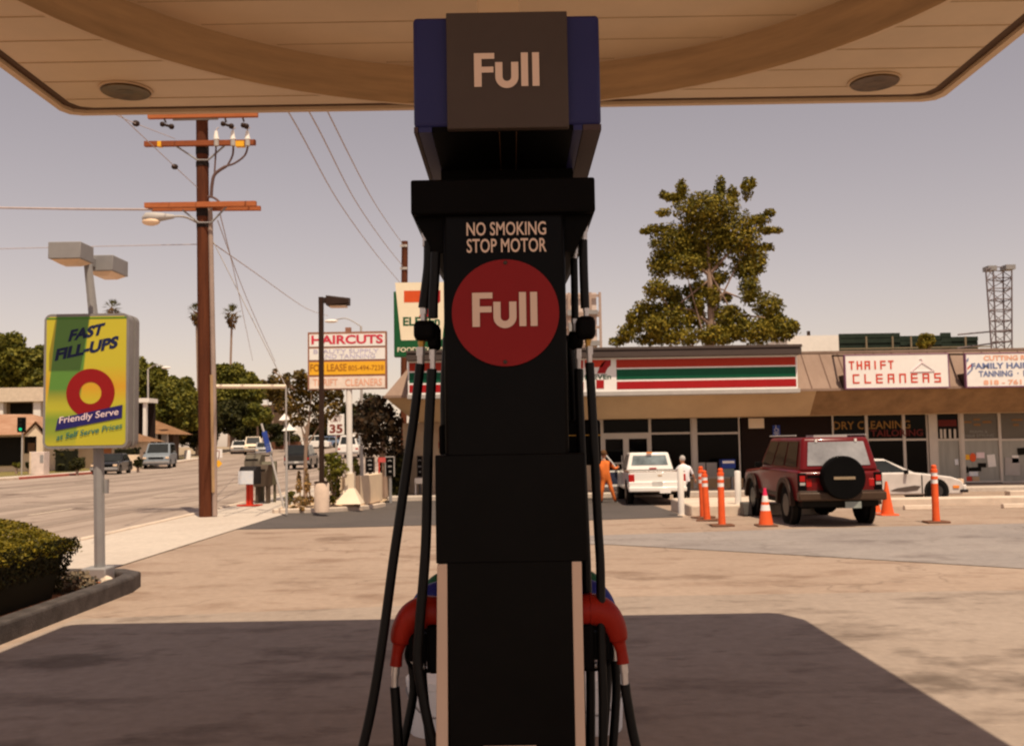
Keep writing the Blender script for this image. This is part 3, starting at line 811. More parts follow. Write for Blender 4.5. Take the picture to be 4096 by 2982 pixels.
mb.build('stripes', [mat("orange red stripe", (.40, .03, .012), .4, var=.05), M['sgreen'], M['sred']], sg, smooth=0)
mb = MB()
y2 = YS_ - .01
def fp(px, py): v = P(px, py, YS_); return (v.x, y2, v.z)
mb.poly([fp(2338, 1439), (fp(2338, 1468)), fp(2408, 1468), fp(2425, 1439)], 1)
arc1 = [fp(2425, 1439), fp(2408, 1452), fp(2398, 1468), fp(2391, 1486), fp(2388, 1493)]
arc2 = [fp(2421, 1493), fp(2425, 1481), fp(2432, 1470), fp(2443, 1461), fp(2443, 1439)]
mb.poly(arc1 + arc2, 0)
mb.poly([fp(2385, 1519), fp(2416, 1519), fp(2416, 1553), fp(2385, 1553)], 0)
mb.build('big_numeral', [M['sred'], mat("orange red stripe", (.55, .045, .018), .4)], sg, smooth=0)
mb = MB()
a_, b_, c_, d_ = RX(2340, 1497, 2444, 1516, YS_)
letters(mb, "ELEVEn", Vector((a_, y2, c_)), XU, ZU, b_ - a_, d_ - c_, 0, .02)
mb.build('lettering', M['dtext'], sg, smooth=0)
# ---------------------------------------------------------------- box signs at the right
def box_sign(name, label, px0, px1, py0, py1, frame):
    Y = 32.75
    p, q, r, s = RX(px0, py0, px1, py1, Y)
    t = thing(name, label, 'sign', ((p + q) / 2, Y, r))
    MB().box(p + .03, q - .03, Y, Y + .12, r + .03, s - .03).build('face', M['swhite'], t, smooth=0)
    mb = MB(); mb.box(p, p + .035, Y - .01, Y + .14, r, s).box(q - .035, q, Y - .01, Y + .14, r, s).box(p + .035, q - .035, Y - .01, Y + .14, r, r + .035).box(p + .035, q - .035, Y - .01, Y + .14, s - .035, s)
    mb.build('frame', frame, t, smooth=0)
    for x in (p + .05, q - .05):
        MB().box(x - .05, x + .05, Y + .14, Y + .95, r + .02, r + .48).build('bracket', M['brown'], t, smooth=0)
        MB().tube([(x, Y + .1, s - .03), (x, Y + 1.35, s + .08)], .035, 6).build('stay_rod', M['brown'], t)
    return t, p, q, r, s, Y
t, p, q, r, s, Y = box_sign('cleaners_sign', "white box sign reading THRIFT CLEANERS in square red letters with a hanger", 3379, 3797, 1414, 1553, M['purple'])
mb = MB(); yy = Y - .008
def zoom7(x, y): return (3096 + x / 2.213, 900 + y / 2.213)
def ztext(mb, body, x0, y0, x1, y1, bold):
    a, b = zoom7(x0, y0); c_, d = zoom7(x1, y1); ptext(mb, body, a, b, c_, d, yy, 0, bold)
xs = 660
def zblock(ch, x0, y0, x1, y1):
    a, b = zoom7(x0, y0); c_, d = zoom7(x1, y1); e, f, g_, h = RX(a, b, c_, d, yy); block_letter(mb, ch, e, f, g_, h, yy, .052)
for i, ch in enumerate("THRIFT"): zblock(ch, 662 + i * 69.5, 1203 - i * 1.2, 662 + i * 69.5 + 50, 1280 - i * 1.2)
for i, ch in enumerate("CLEANERS"): zblock(ch, 697 + i * 103, 1319 - i * 1.6, 697 + i * 103 + 60, 1402 - i * 1.6)
mb.build('lettering', M['rtext'], t, smooth=0)
mb = MB()
def z7(x, y): a, b = zoom7(x, y); v = P(a, b, yy); return (v.x, yy, v.z)
mb.tube([z7(1212, 1296), z7(1308, 1215), z7(1418, 1290), z7(1212, 1298)], .022, 6)
mb.tube([z7(1308, 1215), z7(1312, 1195), z7(1300, 1180), z7(1288, 1186)], .018, 6)
mb.build('hanger_drawing', M['pink'], t)
t, p, q, r, s, Y = box_sign('salon_sign', "white box sign for a family hair salon with a barber pole drawing", 3862, 4330, 1408, 1546, M['purple'])
mb = MB()
ztext(mb, "CUTTING ROOM", 1855, 1150, 2390, 1195, .035); ztext(mb, "818 - 761 - 7320", 1855, 1365, 2470, 1410, .03)
mb.build('lettering', M['otext'], t, smooth=0)
mb = MB()
ztext(mb, "FAMILY HAIRCUTS", 1745, 1215, 2470, 1268, .035); ztext(mb, "TANNING  \u00b7  BAR", 1812, 1285, 2330, 1338, .035)
mb.build('lettering', M['btext'], t, smooth=0)
mb = MB(); mb.poly([z7(1712, 1262), z7(1748, 1228), z7(1748, 1244), z7(1712, 1280)], 0); mb.poly([z7(1712, 1310), z7(1760, 1262), z7(1760, 1278), z7(1712, 1330)], 1); mb.poly([z7(1706, 1190), z7(1722, 1170), z7(1722, 1200), z7(1706, 1215)], 1)
mb.build('barber_pole_drawing', [M['rtext'], M['btext']], t, smooth=0)
# pipe running along the roof edge
mb = MB(); pa, pb = P(3200, 1412, 34.3), P(4300, 1394, 34.3)
mb.tube([pa + Vector((0, 0, .0)), pb], .05, 8)
tag(mb.build('roof_pipe', mat("rusty brown pipe", (.30, .14, .085), .7), loc=pa), "rusty pipe lying along the top of the store roof", 'pipe')
# ================================================================== FUEL PUMP
YP = 2.9
pm = thing('fuel_pump', "tall black fuel pump with a red disc reading Full and a blue topped head", 'fuel pump', (P(2022, 2000, YP).x, YP + .4, .15))
# lower cabinet and its pale corner trims
a, b, c_, d_ = RX(1760, 2240, 2314, 2982, YP + .02)
zl = P(2022, 2240, YP).z
MB().box(a + .012, b - .012, YP + .022, 3.9, .15, zl).build('lower_cabinet', M['blackm'], pm, bevel=.01)
p0, p1 = P(1789, 2254, YP), P(2287, 2243, YP)
q0, q1 = P(1792, 2982, YP), P(2303, 2982, YP)
MB().box(p0.x, p1.x + .004, YP, YP + .022, .15, zl + .01).build('lower_front_panel', M['black'], pm, bevel=.004)
def strip(xa, xb, xc, xd, zt):
    """a trim from zt down to the island, splayed a little outwards like the cabinet"""
    k = (zt - .15) / (zt - .82)
    e, f = xa + (xc - xa) * k, xb + (xd - xb) * k
    mb = MB(); y0, y1 = YP - .004, YP + .03
    mb.add([(xa, y0, zt), (xb, y0, zt), (f, y0, .15), (e, y0, .15), (xa, y1, zt), (xb, y1, zt), (f, y1, .15), (e, y1, .15)], [(0, 3, 2, 1), (4, 5, 6, 7), (0, 1, 5, 4), (0, 4, 7, 3), (1, 2, 6, 5), (2, 3, 7, 6)])
    mb.build('corner_trim', M['beige'], pm, bevel=.003)
pl_, pr_ = P(1749, 2254, YP), P(2326, 2243, YP)
strip(pl_.x, p0.x, P(1744, 2982, YP).x, q0.x, pl_.z); strip(p1.x, pr_.x, P(2302, 2982, YP).x, P(2342, 2982, YP).x, pr_.z)
# middle box
a, b, c_, d_ = RX(1742, 1815, 2345, 2248, YP - .005)
MB().box(a, b, YP - .005, 3.85, c_, d_).build('middle_housing', M['black'], pm, bevel=.003)
# upper cabinet
a, b, c_, d_ = RX(1776, 900, 2268, 1830, YP)
zu0, zu1 = c_, P(2022, 960, YP).z
MB().box(a, b, YP, 3.8, c_, P(2022, 850, YP).z).build('upper_cabinet', M['black'], pm, bevel=.01)
# hood with canted lower part
h0 = P(1641, 719, YP - .03); h1 = P(2379, 709, YP - .03); h2 = P(1644, 857, YP - .03); h3 = P(2382, 854, YP - .03)
zt_, zm_ = h0.z, h2.z
zn_ = P(1700, 1010, YP).z
mb = MB()
y0, y1 = YP - .03, 3.78
xs_ = ((h0.x + h2.x) / 2, (h1.x + h3.x) / 2)
xn = (P(1735, 1000, YP).x, P(2300, 1000, YP).x)
mb.box(xs_[0], xs_[1], y0, y1, zm_, zt_)
hood = mb.build('hood', M['blackm'], pm, bevel=.006)
MB().prism_xz([(xs_[0] + .004, zm_), (xs_[1] - .004, zm_), (xn[1], zn_), (xn[0], zn_)], YP + .02, y1 - .01).build('hood_gusset', M['blackm'], hood, smooth=0)
# warning words, disc
mb = MB(); yt_ = YP - .034
ptext(mb, "NO SMOKING", 1866, 887, 2184, 941, YP - .006, 0, .012)
ptext(mb, "STOP MOTOR", 1867, 953, 2186, 1009, YP - .006, 0, .012)
mb.build('warning_lettering', M['letter'], pm, smooth=0)
dc = P(2022, 1250, YP - .01); rd = 216 / F * (YP - .01)
mb = MB(); mb.tube([(dc.x, YP + .002, dc.z), (dc.x, YP - .012, dc.z)], rd, 64)
disc = mb.build('red_disc', M['redsign'], pm)
mb = MB(); o = P(1890, 1307, YP - .016); full_word(mb, Vector((o.x, YP - .016, o.z)), 262 / F * (YP - .016)); mb.build('disc_lettering', M['letter'], disc, smooth=0)
mb = MB()
for py in (1050, 1447): v = P(2021, py, YP - .014); mb.ball((v.x, YP - .013, v.z), .006)
mb.build('screw', M['hgrey'], disc)
# head: blue wings, grey face, dark underside
YH = YP
b0 = P(1647, 67, YH); b1 = P(2395, 60, YH); b2 = P(1659, 524, YH); b3 = P(2406, 513, YH)
xa, xb = (b0.x + b2.x) / 2, (b1.x + b3.x) / 2
zh1, zh0 = (b0.z + b1.z) / 2, (b2.z + b3.z) / 2
YH2 = YP + .565
hd = MB().box(xa, xb, YH, YH2, zh0 + .012, zh1).build('head_box', M['navy'], pm, bevel=.012)
g0 = P(1781, 53, YH - .02); g1 = P(2266, 53, YH - .02); g2 = P(1792, 522, YH - .02); g3 = P(2278, 522, YH - .02)
MB().box((g0.x + g2.x) / 2, (g1.x + g3.x) / 2, YH - .022, YH + .01, zh0 - .002, g0.z).build('head_face', M['hgrey'], hd, bevel=.003)
mb = MB(); o = P(1897, 346, YH - .03); full_word(mb, Vector((o.x, YH - .026, o.z)), 267 / F * (YH - .026)); mb.build('head_lettering', M['letter'], hd, smooth=0)
MB().box(xa + .055, xb - .085, YH + .004, YH2 - .01, zh0 - .004, zh0 + .013).build('head_underside', M['blackm'], hd, smooth=0)
for u, v in ((xa + .014, xa + .053), (xb - .083, xb - .056)): MB().box(u, v, YH + .004, YH2 - .01, zh0 - .003, zh0 + .0125).build('underside_strip', M['navy'], hd, smooth=0)
for u, v in ((xa, xa + .012), (xb - .054, xb)): MB().box(u, v, YH + .002, YH2, zh0 - .004, zh0 + .0125).build('underside_rim', M['mauve'], hd, smooth=0)
mb = MB()
for px in (1998, 2066): x = P(px, 550, YH).x; mb.box(x - .0015, x + .0015, YH + .006, YH2 - .02, zh0 - .007, zh0 - .003)
mb.build('underside_seam', M['seam'], hd, smooth=0)
MB().box(xa + .05, xb - .06, YH + .42, YH2 - .03, zt_ - .01, zh0 + .01).build('head_neck', M['blackm'], pm, smooth=0)
# boxes on the flanks
a, b, c_, d_ = RX(2262, 1682, 2388, 1856, 3.25)
MB().box(P(2262, 1700, 3.0).x - .02, b, 3.1, 3.4, c_, d_).build('side_box', M['blackm'], pm, bevel=.01)
mb = MB(); mb.box(P(2262, 1700, 3.0).x, b, 3.094, 3.099, P(2330, 1742, 3.1).z, P(2330, 1738, 3.1).z); mb.build('box_seam', M['brass'], pm, smooth=0)
for sgn, px in ((-1, 1770), (1, 2312)):
    for k, yy in enumerate((2.99, 3.3, 3.58)):
        x = P(px, 2500, 2.98).x
        mb = MB(); mb.box(x - .045 if sgn < 0 else x, x if sgn < 0 else x + .045, yy - .045, yy + .05, 1.03, 1.17); mb.build('nozzle_boot', M['blackm'], pm, bevel=.012)
a = P(2045, 2975, YP)
MB().box(P(1933, 2978, YP).x, P(2145, 2978, YP).x, YP - .006, YP, a.z - .05, P(2045, 2979, YP).z).build('rating_plate', M['beige'], pm, smooth=0)
# ------------------------------------------------------------------ hoses with their nozzles
def PX(l, Y): return [P(x, y, Y if not isinstance(Y, (list, tuple)) else Y[i]) for i, (x, y) in enumerate(l)]
def smooth_path(pts, k=6):
    out = []
    n = len(pts)
    for i in range(n - 1):
        p0, p1, p2, p3 = pts[max(i - 1, 0)], pts[i], pts[i + 1], pts[min(i + 2, n - 1)]
        for j in range(k):
            t = j / k
            out.append(.5 * ((2 * p1) + (p2 - p0) * t + (2 * p0 - 5 * p1 + 4 * p2 - p3) * t * t + (3 * p1 - p0 - 3 * p2 + p3) * t ** 3))
    out.append(pts[-1]); return out
def nozzle(t, colour, Y, sgn, x0, zoff=0, spout=True):
    """hand cover that leaves the pump flank, bends over and runs down to a plated swivel; x0 = flank x"""
    s = sgn
    def q(dx, z): return Vector((x0 + s * dx, Y, z + zoff))
    path = smooth_path([q(-.01, 1.198), q(.04, 1.203), q(.078, 1.186), q(.101, 1.152), q(.111, 1.118), q(.113, 1.108), q(.120, 1.08), q(.124, 1.046)], 5)
    n = len(path)
    keyr = [.046, .046, .042, .035, .029, .0205, .0165, .0185]
    rs = []
    for i in range(n):
        u = i / (n - 1) * (len(keyr) - 1); k = min(int(u), len(keyr) - 2); rs.append(keyr[k] + (keyr[k + 1] - keyr[k]) * (u - k))
    mb = MB(); mb.tube(path, rs, 14); mb.tube([q(.03, 1.203), q(.036, 1.203)], .049, 18)
    nz = mb.build('nozzle', colour, t, smooth=60)
    mb = MB(); mb.tube([q(.124, 1.049), q(.127, 1.018)], .0125, 12).tube([q(.127, 1.02), q(.128, .985)], .0105, 10); mb.build('swivel', M['chrome'], nz)
    mb = MB()
    mb.box(min(x0 + s * .0, x0 + s * .085), max(x0, x0 + s * .085), Y - .018, Y + .018, 1.06 + zoff, 1.14 + zoff)
    mb.tube(smooth_path([q(.08, 1.12), q(.092, 1.08), q(.08, 1.045), q(.04, 1.03), q(.0, 1.035)], 4), .007, 8)
    mb.build('lever_guard', M['blackm'], nz, bevel=.004)
    mb = MB(); mb.tube(smooth_path([q(.055, 1.09), q(.065, 1.06), q(.045, 1.04)], 3), .006, 8).ball(q(.044, 1.042), .010); mb.build('lever', M['chrome'], nz)
    return q(.128, .985)
xL, xR_ = P(1748, 2500, 2.98).x, P(2326, 2500, 2.98).x
HG = "hoses hanging at the flanks of the pump"
def breakaway(t, box, Y, m='blackm', bev=.016):
    a, b, c_, d_ = RX(*box, Y)
    MB().box(a, b, Y - .035, Y + .035, c_, d_).build('breakaway', M[m], t, bevel=bev)
def fitting(t, x0, y0, x1, y1, Y, m='chrome', steps=2):
    a, b = P(x0, y0, Y), P(x1, y1, Y)
    r = 0
    mb = MB()
    return a, b
def plated(t, cx_, y0, y1, w, Y, m='chrome'):
    a, b = P(cx_, y0, Y), P(cx_, y1, Y); r = w / 2 / F * Y
    mb = MB(); mb.tube([a, a.lerp(b, .45)], r, 6).tube([a.lerp(b, .42), b], r * .8, 14); mb.build('coupling', M[m], t)
def hose(name, label, base, segs): pass
def mk(label, pt): return thing('fuel_hose', label, 'fuel hose', pt, HG)
# left outer
Y = 2.96
t = mk("outermost hose on the left flank, swinging out from the pump to the ground", P(1480, 2890, Y))
MB().tube(smooth_path(PX([(1719, 965), (1718, 1060), (1708, 1150), (1697, 1232)], Y), 5), 25 / F * Y, 12).build('upper_hose', M['rubber'], t)
plated(t, 1704, 912, 985, 36, Y); plated(t, 1695, 1228, 1290, 32, Y)
breakaway(t, (1657, 1284, 1745, 1364), Y); plated(t, 1686, 1363, 1395, 30, Y, 'brass'); plated(t, 1683, 1388, 1464, 36, Y)
MB().tube(smooth_path(PX([(1681, 1455), (1660, 1640), (1634, 1824), (1603, 2040), (1571, 2258), (1535, 2528), (1492, 2800), (1448, 3000), (1410, 3130)], Y), 5), .0143, 12).build('hose', M['rubber'], t)
# left inner: ends in the red nozzle
Y = 2.925
t = mk("inner hose on the left flank, ending in the front red nozzle", P(1700, 2200, Y))
MB().tube(smooth_path(PX([(1742, 1010), (1738, 1120), (1733, 1200), (1732, 1272)], Y), 5), 20 / F * Y, 12).build('upper_hose', M['rubber'], t)
plated(t, 1752, 985, 1040, 24, 3.05); breakaway(t, (1712, 1296, 1763, 1402), Y + .05); plated(t, 1731, 1398, 1482, 28, Y)
MB().tube(smooth_path(PX([(1728, 1475), (1716, 1700), (1711, 1850), (1703, 2182), (1680, 2480), (1671, 2640), (1688, 2764), (1714, 2896), (1745, 3010)], Y), 5), .0148, 12).build('hose', M['rubber'], t)
e = nozzle(t, M['nred'], 2.995, -1, xL)
MB().tube(smooth_path([e, e + Vector((.004, 0, -.06)), e + Vector((.008, .0, -.14)), e + Vector((.012, .01, -.25)), e + Vector((.02, .03, -.45))], 5), .0145, 12).build('nozzle_hose', M['rubber'], t)
# second and third grades further along the flanks
def rear(label, col, Y, sgn, x0, hx):
    kx = .07 if Y < 3.4 and sgn < 0 else -.03
    t = mk(label, Vector((x0, Y, .8)))
    MB().tube(smooth_path([Vector((x0 + sgn * .0, Y, 2.05)), Vector((x0 + sgn * .01, Y, 1.9)), Vector((x0 + sgn * .012, Y, 1.75))], 4), .015, 10).build('upper_hose', M['rubber'], t)
    MB().box(x0 - .02 + sgn * .01, x0 + .02 + sgn * .01, Y - .03, Y + .03, 1.66, 1.76).build('breakaway', M['blackm'], t, bevel=.01)
    MB().tube([(x0 + sgn * .01, Y, 1.67), (x0 + sgn * .01, Y, 1.58)], .011, 12).build('coupling', M['chrome'], t)
    MB().tube(smooth_path([Vector((x0 + sgn * .012, Y, 1.58)), Vector((x0 + sgn * .014, Y, 1.2)), Vector((x0 + sgn * hx * .5, Y, .7)), Vector((x0 + sgn * hx, Y, .25))], 6), .0145, 10).build('hose', M['rubber'], t)
    e = nozzle(t, col, Y, sgn, x0)
    MB().tube(smooth_path([e, e + Vector((0, 0, -.12)), e + Vector((sgn * kx, -.02, -.4)), e + Vector((sgn * kx * 2.4, -.03, -.7))], 6), .0145, 10).build('nozzle_hose', M['rubber'], t)
rear("middle hose on the left flank, with a blue nozzle", M['nblue'], 3.3, -1, xL + .02, .02)
rear("rear hose on the left flank, with a green nozzle", M['ngreen'], 3.58, -1, xL + .03, .02)
rear("middle hose on the right flank, with a blue nozzle", M['nblue'], 3.3, 1, xR_ - .0, .03)
rear("rear hose on the right flank, with a green nozzle", M['ngreen'], 3.58, 1, xR_ - .0, .02)
# right outer
Y = 2.96
t = mk("outermost hose on the right flank, with the front red nozzle", P(2400, 2200, Y))
MB().tube(smooth_path(PX([(2332, 960), (2334, 1060), (2337, 1150), (2340, 1232)], Y), 5), 18 / F * Y, 12).build('upper_hose', M['rubber'], t)
plated(t, 2334, 886, 972, 38, Y); plated(t, 2344, 1224, 1270, 26, Y); breakaway(t, (2304, 1266, 2380, 1358), Y); plated(t, 2352, 1356, 1388, 26, Y, 'brass'); plated(t, 2358, 1384, 1456, 28, Y)
MB().tube(smooth_path(PX([(2358, 1450), (2368, 1620), (2379, 1834), (2392, 2100), (2401, 2250), (2404, 2420), (2408, 2650), (2412, 2800), (2412, 3060)], Y), 5), .0135, 12).build('hose', M['rubber'], t)
e = nozzle(t, M['nred'], Y + .02, 1, xR_ - .004)
MB().tube(smooth_path([e, e + Vector((.006, 0, -.05)), e + Vector((.02, 0, -.14)), e + Vector((.036, 0, -.22)), e + Vector((.05, 0, -.36))], 5), .0145, 12).build('nozzle_hose', M['rubber'], t)
# right inner
Y = 3.02
t = mk("inner hose on the right flank, close beside the red disc", P(2340, 2200, Y))
MB().tube(smooth_path(PX([(2296, 1035), (2298, 1150), (2300, 1275)], Y), 5), 15 / F * Y, 12).build('upper_hose', M['rubber'], t)
plated(t, 2298, 990, 1045, 26, Y); breakaway(t, (2272, 1322, 2332, 1398), Y + .04); plated(t, 2298, 1270, 1325, 26, Y); plated(t, 2313, 1395, 1482, 26, Y)
MB().tube(smooth_path(PX([(2314, 1475), (2318, 1620), (2330, 1900), (2343, 2182), (2352, 2450), (2362, 2700), (2362, 3060)], Y), 5), .0138, 12).build('hose', M['rubber'], t)
# buckets on the ground behind the pump
def bucket(label, x):
    t = thing('washing_bucket', label, 'bucket', (x, 6.0, .006), "white buckets behind the pump")
    MB().lathe([(.155, 0), (.162, .02), (.175, .27), (.18, .275), (.18, .30)], (x, 6.0, .006), 28).build('tub', M['bucket'], t)
    MB().lathe([(.183, .296), (.184, .318), (.165, .335), (.11, .36), (.05, .365)], (x, 6.0, .006), 28).build('lid', M['bucket'], t)
    MB().tube([(x + .181 * math.cos(R(a)), 6.0 + .181 * math.sin(R(a)), .13 + .13 * abs(math.sin(R(a + 90))) ** 2) for a in range(-180, 1, 15)], .005, 6).build('handle', M['greym'], t)
bucket("white lidded bucket behind the hoses at the left of the pump", -.475)
bucket("white lidded bucket behind the hoses at the right of the pump", .455)
# ================================================================== STATION POLE SIGN
YQ = 12.3
ps = thing('station_pole_sign', "green and yellow fast fill-ups sign on a grey pole with two box lamps", 'sign', (P(400, 2290, YQ).x, YQ, .1))
px_ = P(400, 2200, YQ).x
MB().box(px_ - .17, px_ + .13, YQ - .15, YQ + .15, .08, .26).build('footing', M['greym'], ps, bevel=.02)
mb = MB(); tp = P(347, 1035, YQ)
xt = (P(380, 1780, YQ).x + px_) / 2
mb.tube([(px_, YQ, .25), (px_ - .03, YQ, 1.6)], .068, 8); mb.tube([(px_ - .03, YQ, 1.6), (px_ - .1, YQ, 3.2), (tp.x, YQ, tp.z + .06)], [.066, .062, .05], 8)
mb.build('pole', M['greym'], ps)
MB().box(px_ + .06, px_ + .09, YQ - .03, YQ + .03, 1.15, 1.32).build('switch_box', M['greym'], ps)
a, b, c_, d_ = RX(174, 1254, 514, 1792, YQ - .16)
ya, yb = YQ - .16, YQ + .18
def rrect(x0, x1, z0, z1, r, n=6):
    out = []
    for cx_, cz_, s0 in ((x1 - r, z1 - r, 0), (x0 + r, z1 - r, 90), (x0 + r, z0 + r, 180), (x1 - r, z0 + r, 270)):
        out += [(cx_ + r * math.cos(R(s0 + 90 * i / n)), cz_ + r * math.sin(R(s0 + 90 * i / n))) for i in range(n + 1)]
    return out
mb = MB()
mb.prism_xz(rrect(a, b, c_, d_, .085), ya, ya + .13).prism_xz(rrect(a + .02, b - .02, c_ + .02, d_ - .02, .07), ya + .13, yb - .13).prism_xz(rrect(a, b, c_, d_, .085), yb - .13, yb)
cab = mb.build('cabinet', mat("mid grey sign frame", (.235, .215, .205), .5), ps)
# printed face, with the lamp heads' shadow painted in as the upper green band
fm = bpy.data.materials.new("sign face print and shadow"); fm.use_nodes = True
n_, l_ = fm.node_tree.nodes, fm.node_tree.links
bs = n_["Principled BSDF"]; bs.inputs["Roughness"].default_value = .35
tc = n_.new("ShaderNodeTexCoord"); sp = n_.new("ShaderNodeSeparateXYZ"); l_.new(tc.outputs["Generated"], sp.inputs[0])
def ramp_(src, els):
    q = n_.new("ShaderNodeValToRGB")
    q.color_ramp.elements[0].position, q.color_ramp.elements[0].color = els[0][0], (*els[0][1], 1)
    q.color_ramp.elements[1].position, q.color_ramp.elements[1].color = els[-1][0], (*els[-1][1], 1)
    for p_, c__ in els[1:-1]: e_ = q.color_ramp.elements.new(p_); e_.color = (*c__, 1)
    l_.new(src, q.inputs[0]); return q.outputs[0]
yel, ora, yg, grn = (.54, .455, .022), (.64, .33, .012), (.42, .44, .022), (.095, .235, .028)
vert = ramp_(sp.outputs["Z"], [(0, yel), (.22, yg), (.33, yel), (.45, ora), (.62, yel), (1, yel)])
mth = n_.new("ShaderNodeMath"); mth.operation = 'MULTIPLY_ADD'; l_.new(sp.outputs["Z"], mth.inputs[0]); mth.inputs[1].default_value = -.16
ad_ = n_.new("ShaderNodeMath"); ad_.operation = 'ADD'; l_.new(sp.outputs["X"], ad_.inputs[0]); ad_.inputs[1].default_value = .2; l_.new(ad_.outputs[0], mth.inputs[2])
band = ramp_(mth.outputs[0], [(0.0, (0, 0, 0)), (.16, (0, 0, 0)), (.175, (1, 1, 1)), (.565, (1, 1, 1)), (.585, (0, 0, 0)), (1, (0, 0, 0))])  # green band: shadow of the lamp heads put into the colour
fade = ramp_(sp.outputs["Z"], [(0.0, (.1, .1, .1)), (.10, (.6, .6, .6)), (.2, (.7, .7, .7)), (.28, (.05, .05, .05)), (.33, (.25, .25, .25)), (.44, (1, 1, 1)), (1, (1, 1, 1))])  # lower left green is print, the full strength part above is painted shadow
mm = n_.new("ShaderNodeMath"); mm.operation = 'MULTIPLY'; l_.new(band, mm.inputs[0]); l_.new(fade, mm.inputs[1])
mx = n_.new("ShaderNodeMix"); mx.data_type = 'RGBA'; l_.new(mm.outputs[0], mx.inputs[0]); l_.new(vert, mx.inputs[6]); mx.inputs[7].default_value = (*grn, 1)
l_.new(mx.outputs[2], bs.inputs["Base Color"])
fa, fb, fc, fd = a + .03, b - .03, c_ + .035, d_ - .035
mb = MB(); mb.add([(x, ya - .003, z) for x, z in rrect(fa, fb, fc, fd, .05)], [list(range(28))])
mb.build('face_print_and_shadow', fm, cab, smooth=0)
MB().box(fa + .0, fb, ya - .006, ya, fd - .03, fd - .012).build('face_edge', mat("green printed edge", (.07, .22, .03), .4), cab, smooth=0)
yo = ya - .007
def zs3(x, y): v = P(x / 2.213, 1400 + y / 2.213, yo); return Vector((v.x, yo, v.z))
def zs2(x, y): v = P(x / 2.213, 746 + y / 2.213, yo); return Vector((v.x, yo, v.z))
navy = mat("dark navy print", (.014, .02, .07), .4)
def tilt_text(mb, body, p0, p1, ptop, bold, m=0):
    """p0 baseline left, p1 baseline right, ptop above p0"""
    U, V = p1 - p0, ptop - p0
    vs, fs = text_shape(body, bold)
    mb.add([p0 + U * u + V * v for u, v in vs], fs, m)
mb = MB()
tilt_text(mb, "FAST", zs2(600, 1375), zs2(905, 1308), zs2(630, 1268), .05)
tilt_text(mb, "FILL-UPS", zs2(482, 1545), zs2(1035, 1425), zs2(505, 1435), .05)
mb.build('headline', navy, cab, smooth=0)
mb = MB(); cc = zs3(800, 378); ro_, ri_ = 215 / 2.213 / F * yo, 97 / 2.213 / F * yo
ring = [(cc.x + r_ * math.cos(2 * math.pi * i / 48), yo + .001, cc.z + r_ * math.sin(2 * math.pi * i / 48)) for r_ in (ro_, ri_) for i in range(48)]
mb.add(ring, [(i, (i + 1) % 48, 48 + (i + 1) % 48, 48 + i) for i in range(48)])
mb.build('red_ring', M['redsign'], cab, smooth=0)
mb = MB(); yo -= .003
mb.poly([zs3(488, 712), zs3(1080, 598), zs3(1085, 482), zs3(512, 605)]); mb.build('banner', mat("navy print banner", (.022, .018, .12), .4), cab, smooth=0)
yo -= .003
mb = MB(); tilt_text(mb, "Friendly Serve", zs3(520, 668), zs3(1045, 588), zs3(528, 590), .012); mb.build('banner_lettering', mat("pale pink print", (.78, .60, .62), .4), cab, smooth=0)
mb = MB(); tilt_text(mb, "at Self Serve Prices", zs3(495, 800), zs3(1078, 690), zs3(505, 745), .012); mb.build('small_lettering', mat("blue green print", (.02, .15, .14), .4), cab, smooth=0)
# lamps on top
zc_ = 4.04
for x0, x1, y0, y1 in ((-5.446, -5.06, 11.6, 11.97), (-5.38, -5.02, 12.45, 12.95)):
    lh = MB().box(x0, x1, y0, y1, zc_ - .1, zc_ + .1).build('lamp_head', M['greym'], ps, bevel=.008)
    mb = MB(); mb.add([(x0 + .02, y0 + .02, zc_ - .102), (x1 - .02, y0 + .02, zc_ - .102), (x1 - .02, y1 - .02, zc_ - .102), (x0 + .02, y1 - .02, zc_ - .102), (x0 + .1, y0 + .1, zc_ - .15), (x1 - .1, y0 + .1, zc_ - .15), (x1 - .1, y1 - .1, zc_ - .15), (x0 + .1, y1 - .1, zc_ - .15)], [(0, 1, 5, 4), (1, 2, 6, 5), (2, 3, 7, 6), (3, 0, 4, 7), (4, 5, 6, 7)])
    mb.build('lens', M['lens'], lh, smooth=0)
MB().box(tp.x - .05, tp.x + .05, 11.96, 12.46, zc_ - .06, zc_ + .05).build('lamp_bracket', M['greym'], ps, bevel=.006)
# ================================================================== UTILITY POLE
YU = 24.26
base = G(822, 2065)
up = thing('utility_pole', "tall brown wooden utility pole with three crossarms and a street lamp arm", 'utility pole', (base.x, YU, .03))
def U(px, py, dy=0): return P(px, py, YU + dy)
ptop = U(805, 380)
def pole_x(py):
    return 808 + (py - 453) * (824 - 808) / (2065 - 453)
mb = MB(); mb.tube([(U(824, 2065).x, YU, .0), U(pole_x(1300), 1300), U(pole_x(400), 400)], [.165, .158, .145], 14)
mb.build('pole', M['wood'], up)
for y0, y1 in ((472, 480), (586, 620), (650, 668), (832, 868), (896, 912)): MB().tube([U(pole_x(y0), y0), U(pole_x(y1), y1)], .16, 14).build('dark_band', M['darkwood'], up)  # dark bands round the pole below crossarms and braces
def arm(x0, y0, x1, y1, th, dy):
    a, b = U(x0, y0, dy), U(x1, y1, dy)
    d = (b - a).normalized(); n = Vector((-d.z, 0, d.x)); h = th / 2 / F * YU
    mb = MB(); q = Vector((0, .06, 0))
    mb.add([a - n * h - q, b - n * h - q, b + n * h - q, a + n * h - q, a - n * h + q, b - n * h + q, b + n * h + q, a + n * h + q], [(0, 1, 2, 3), (4, 7, 6, 5), (0, 4, 5, 1), (3, 2, 6, 7), (0, 3, 7, 4), (1, 5, 6, 2)])
    return mb
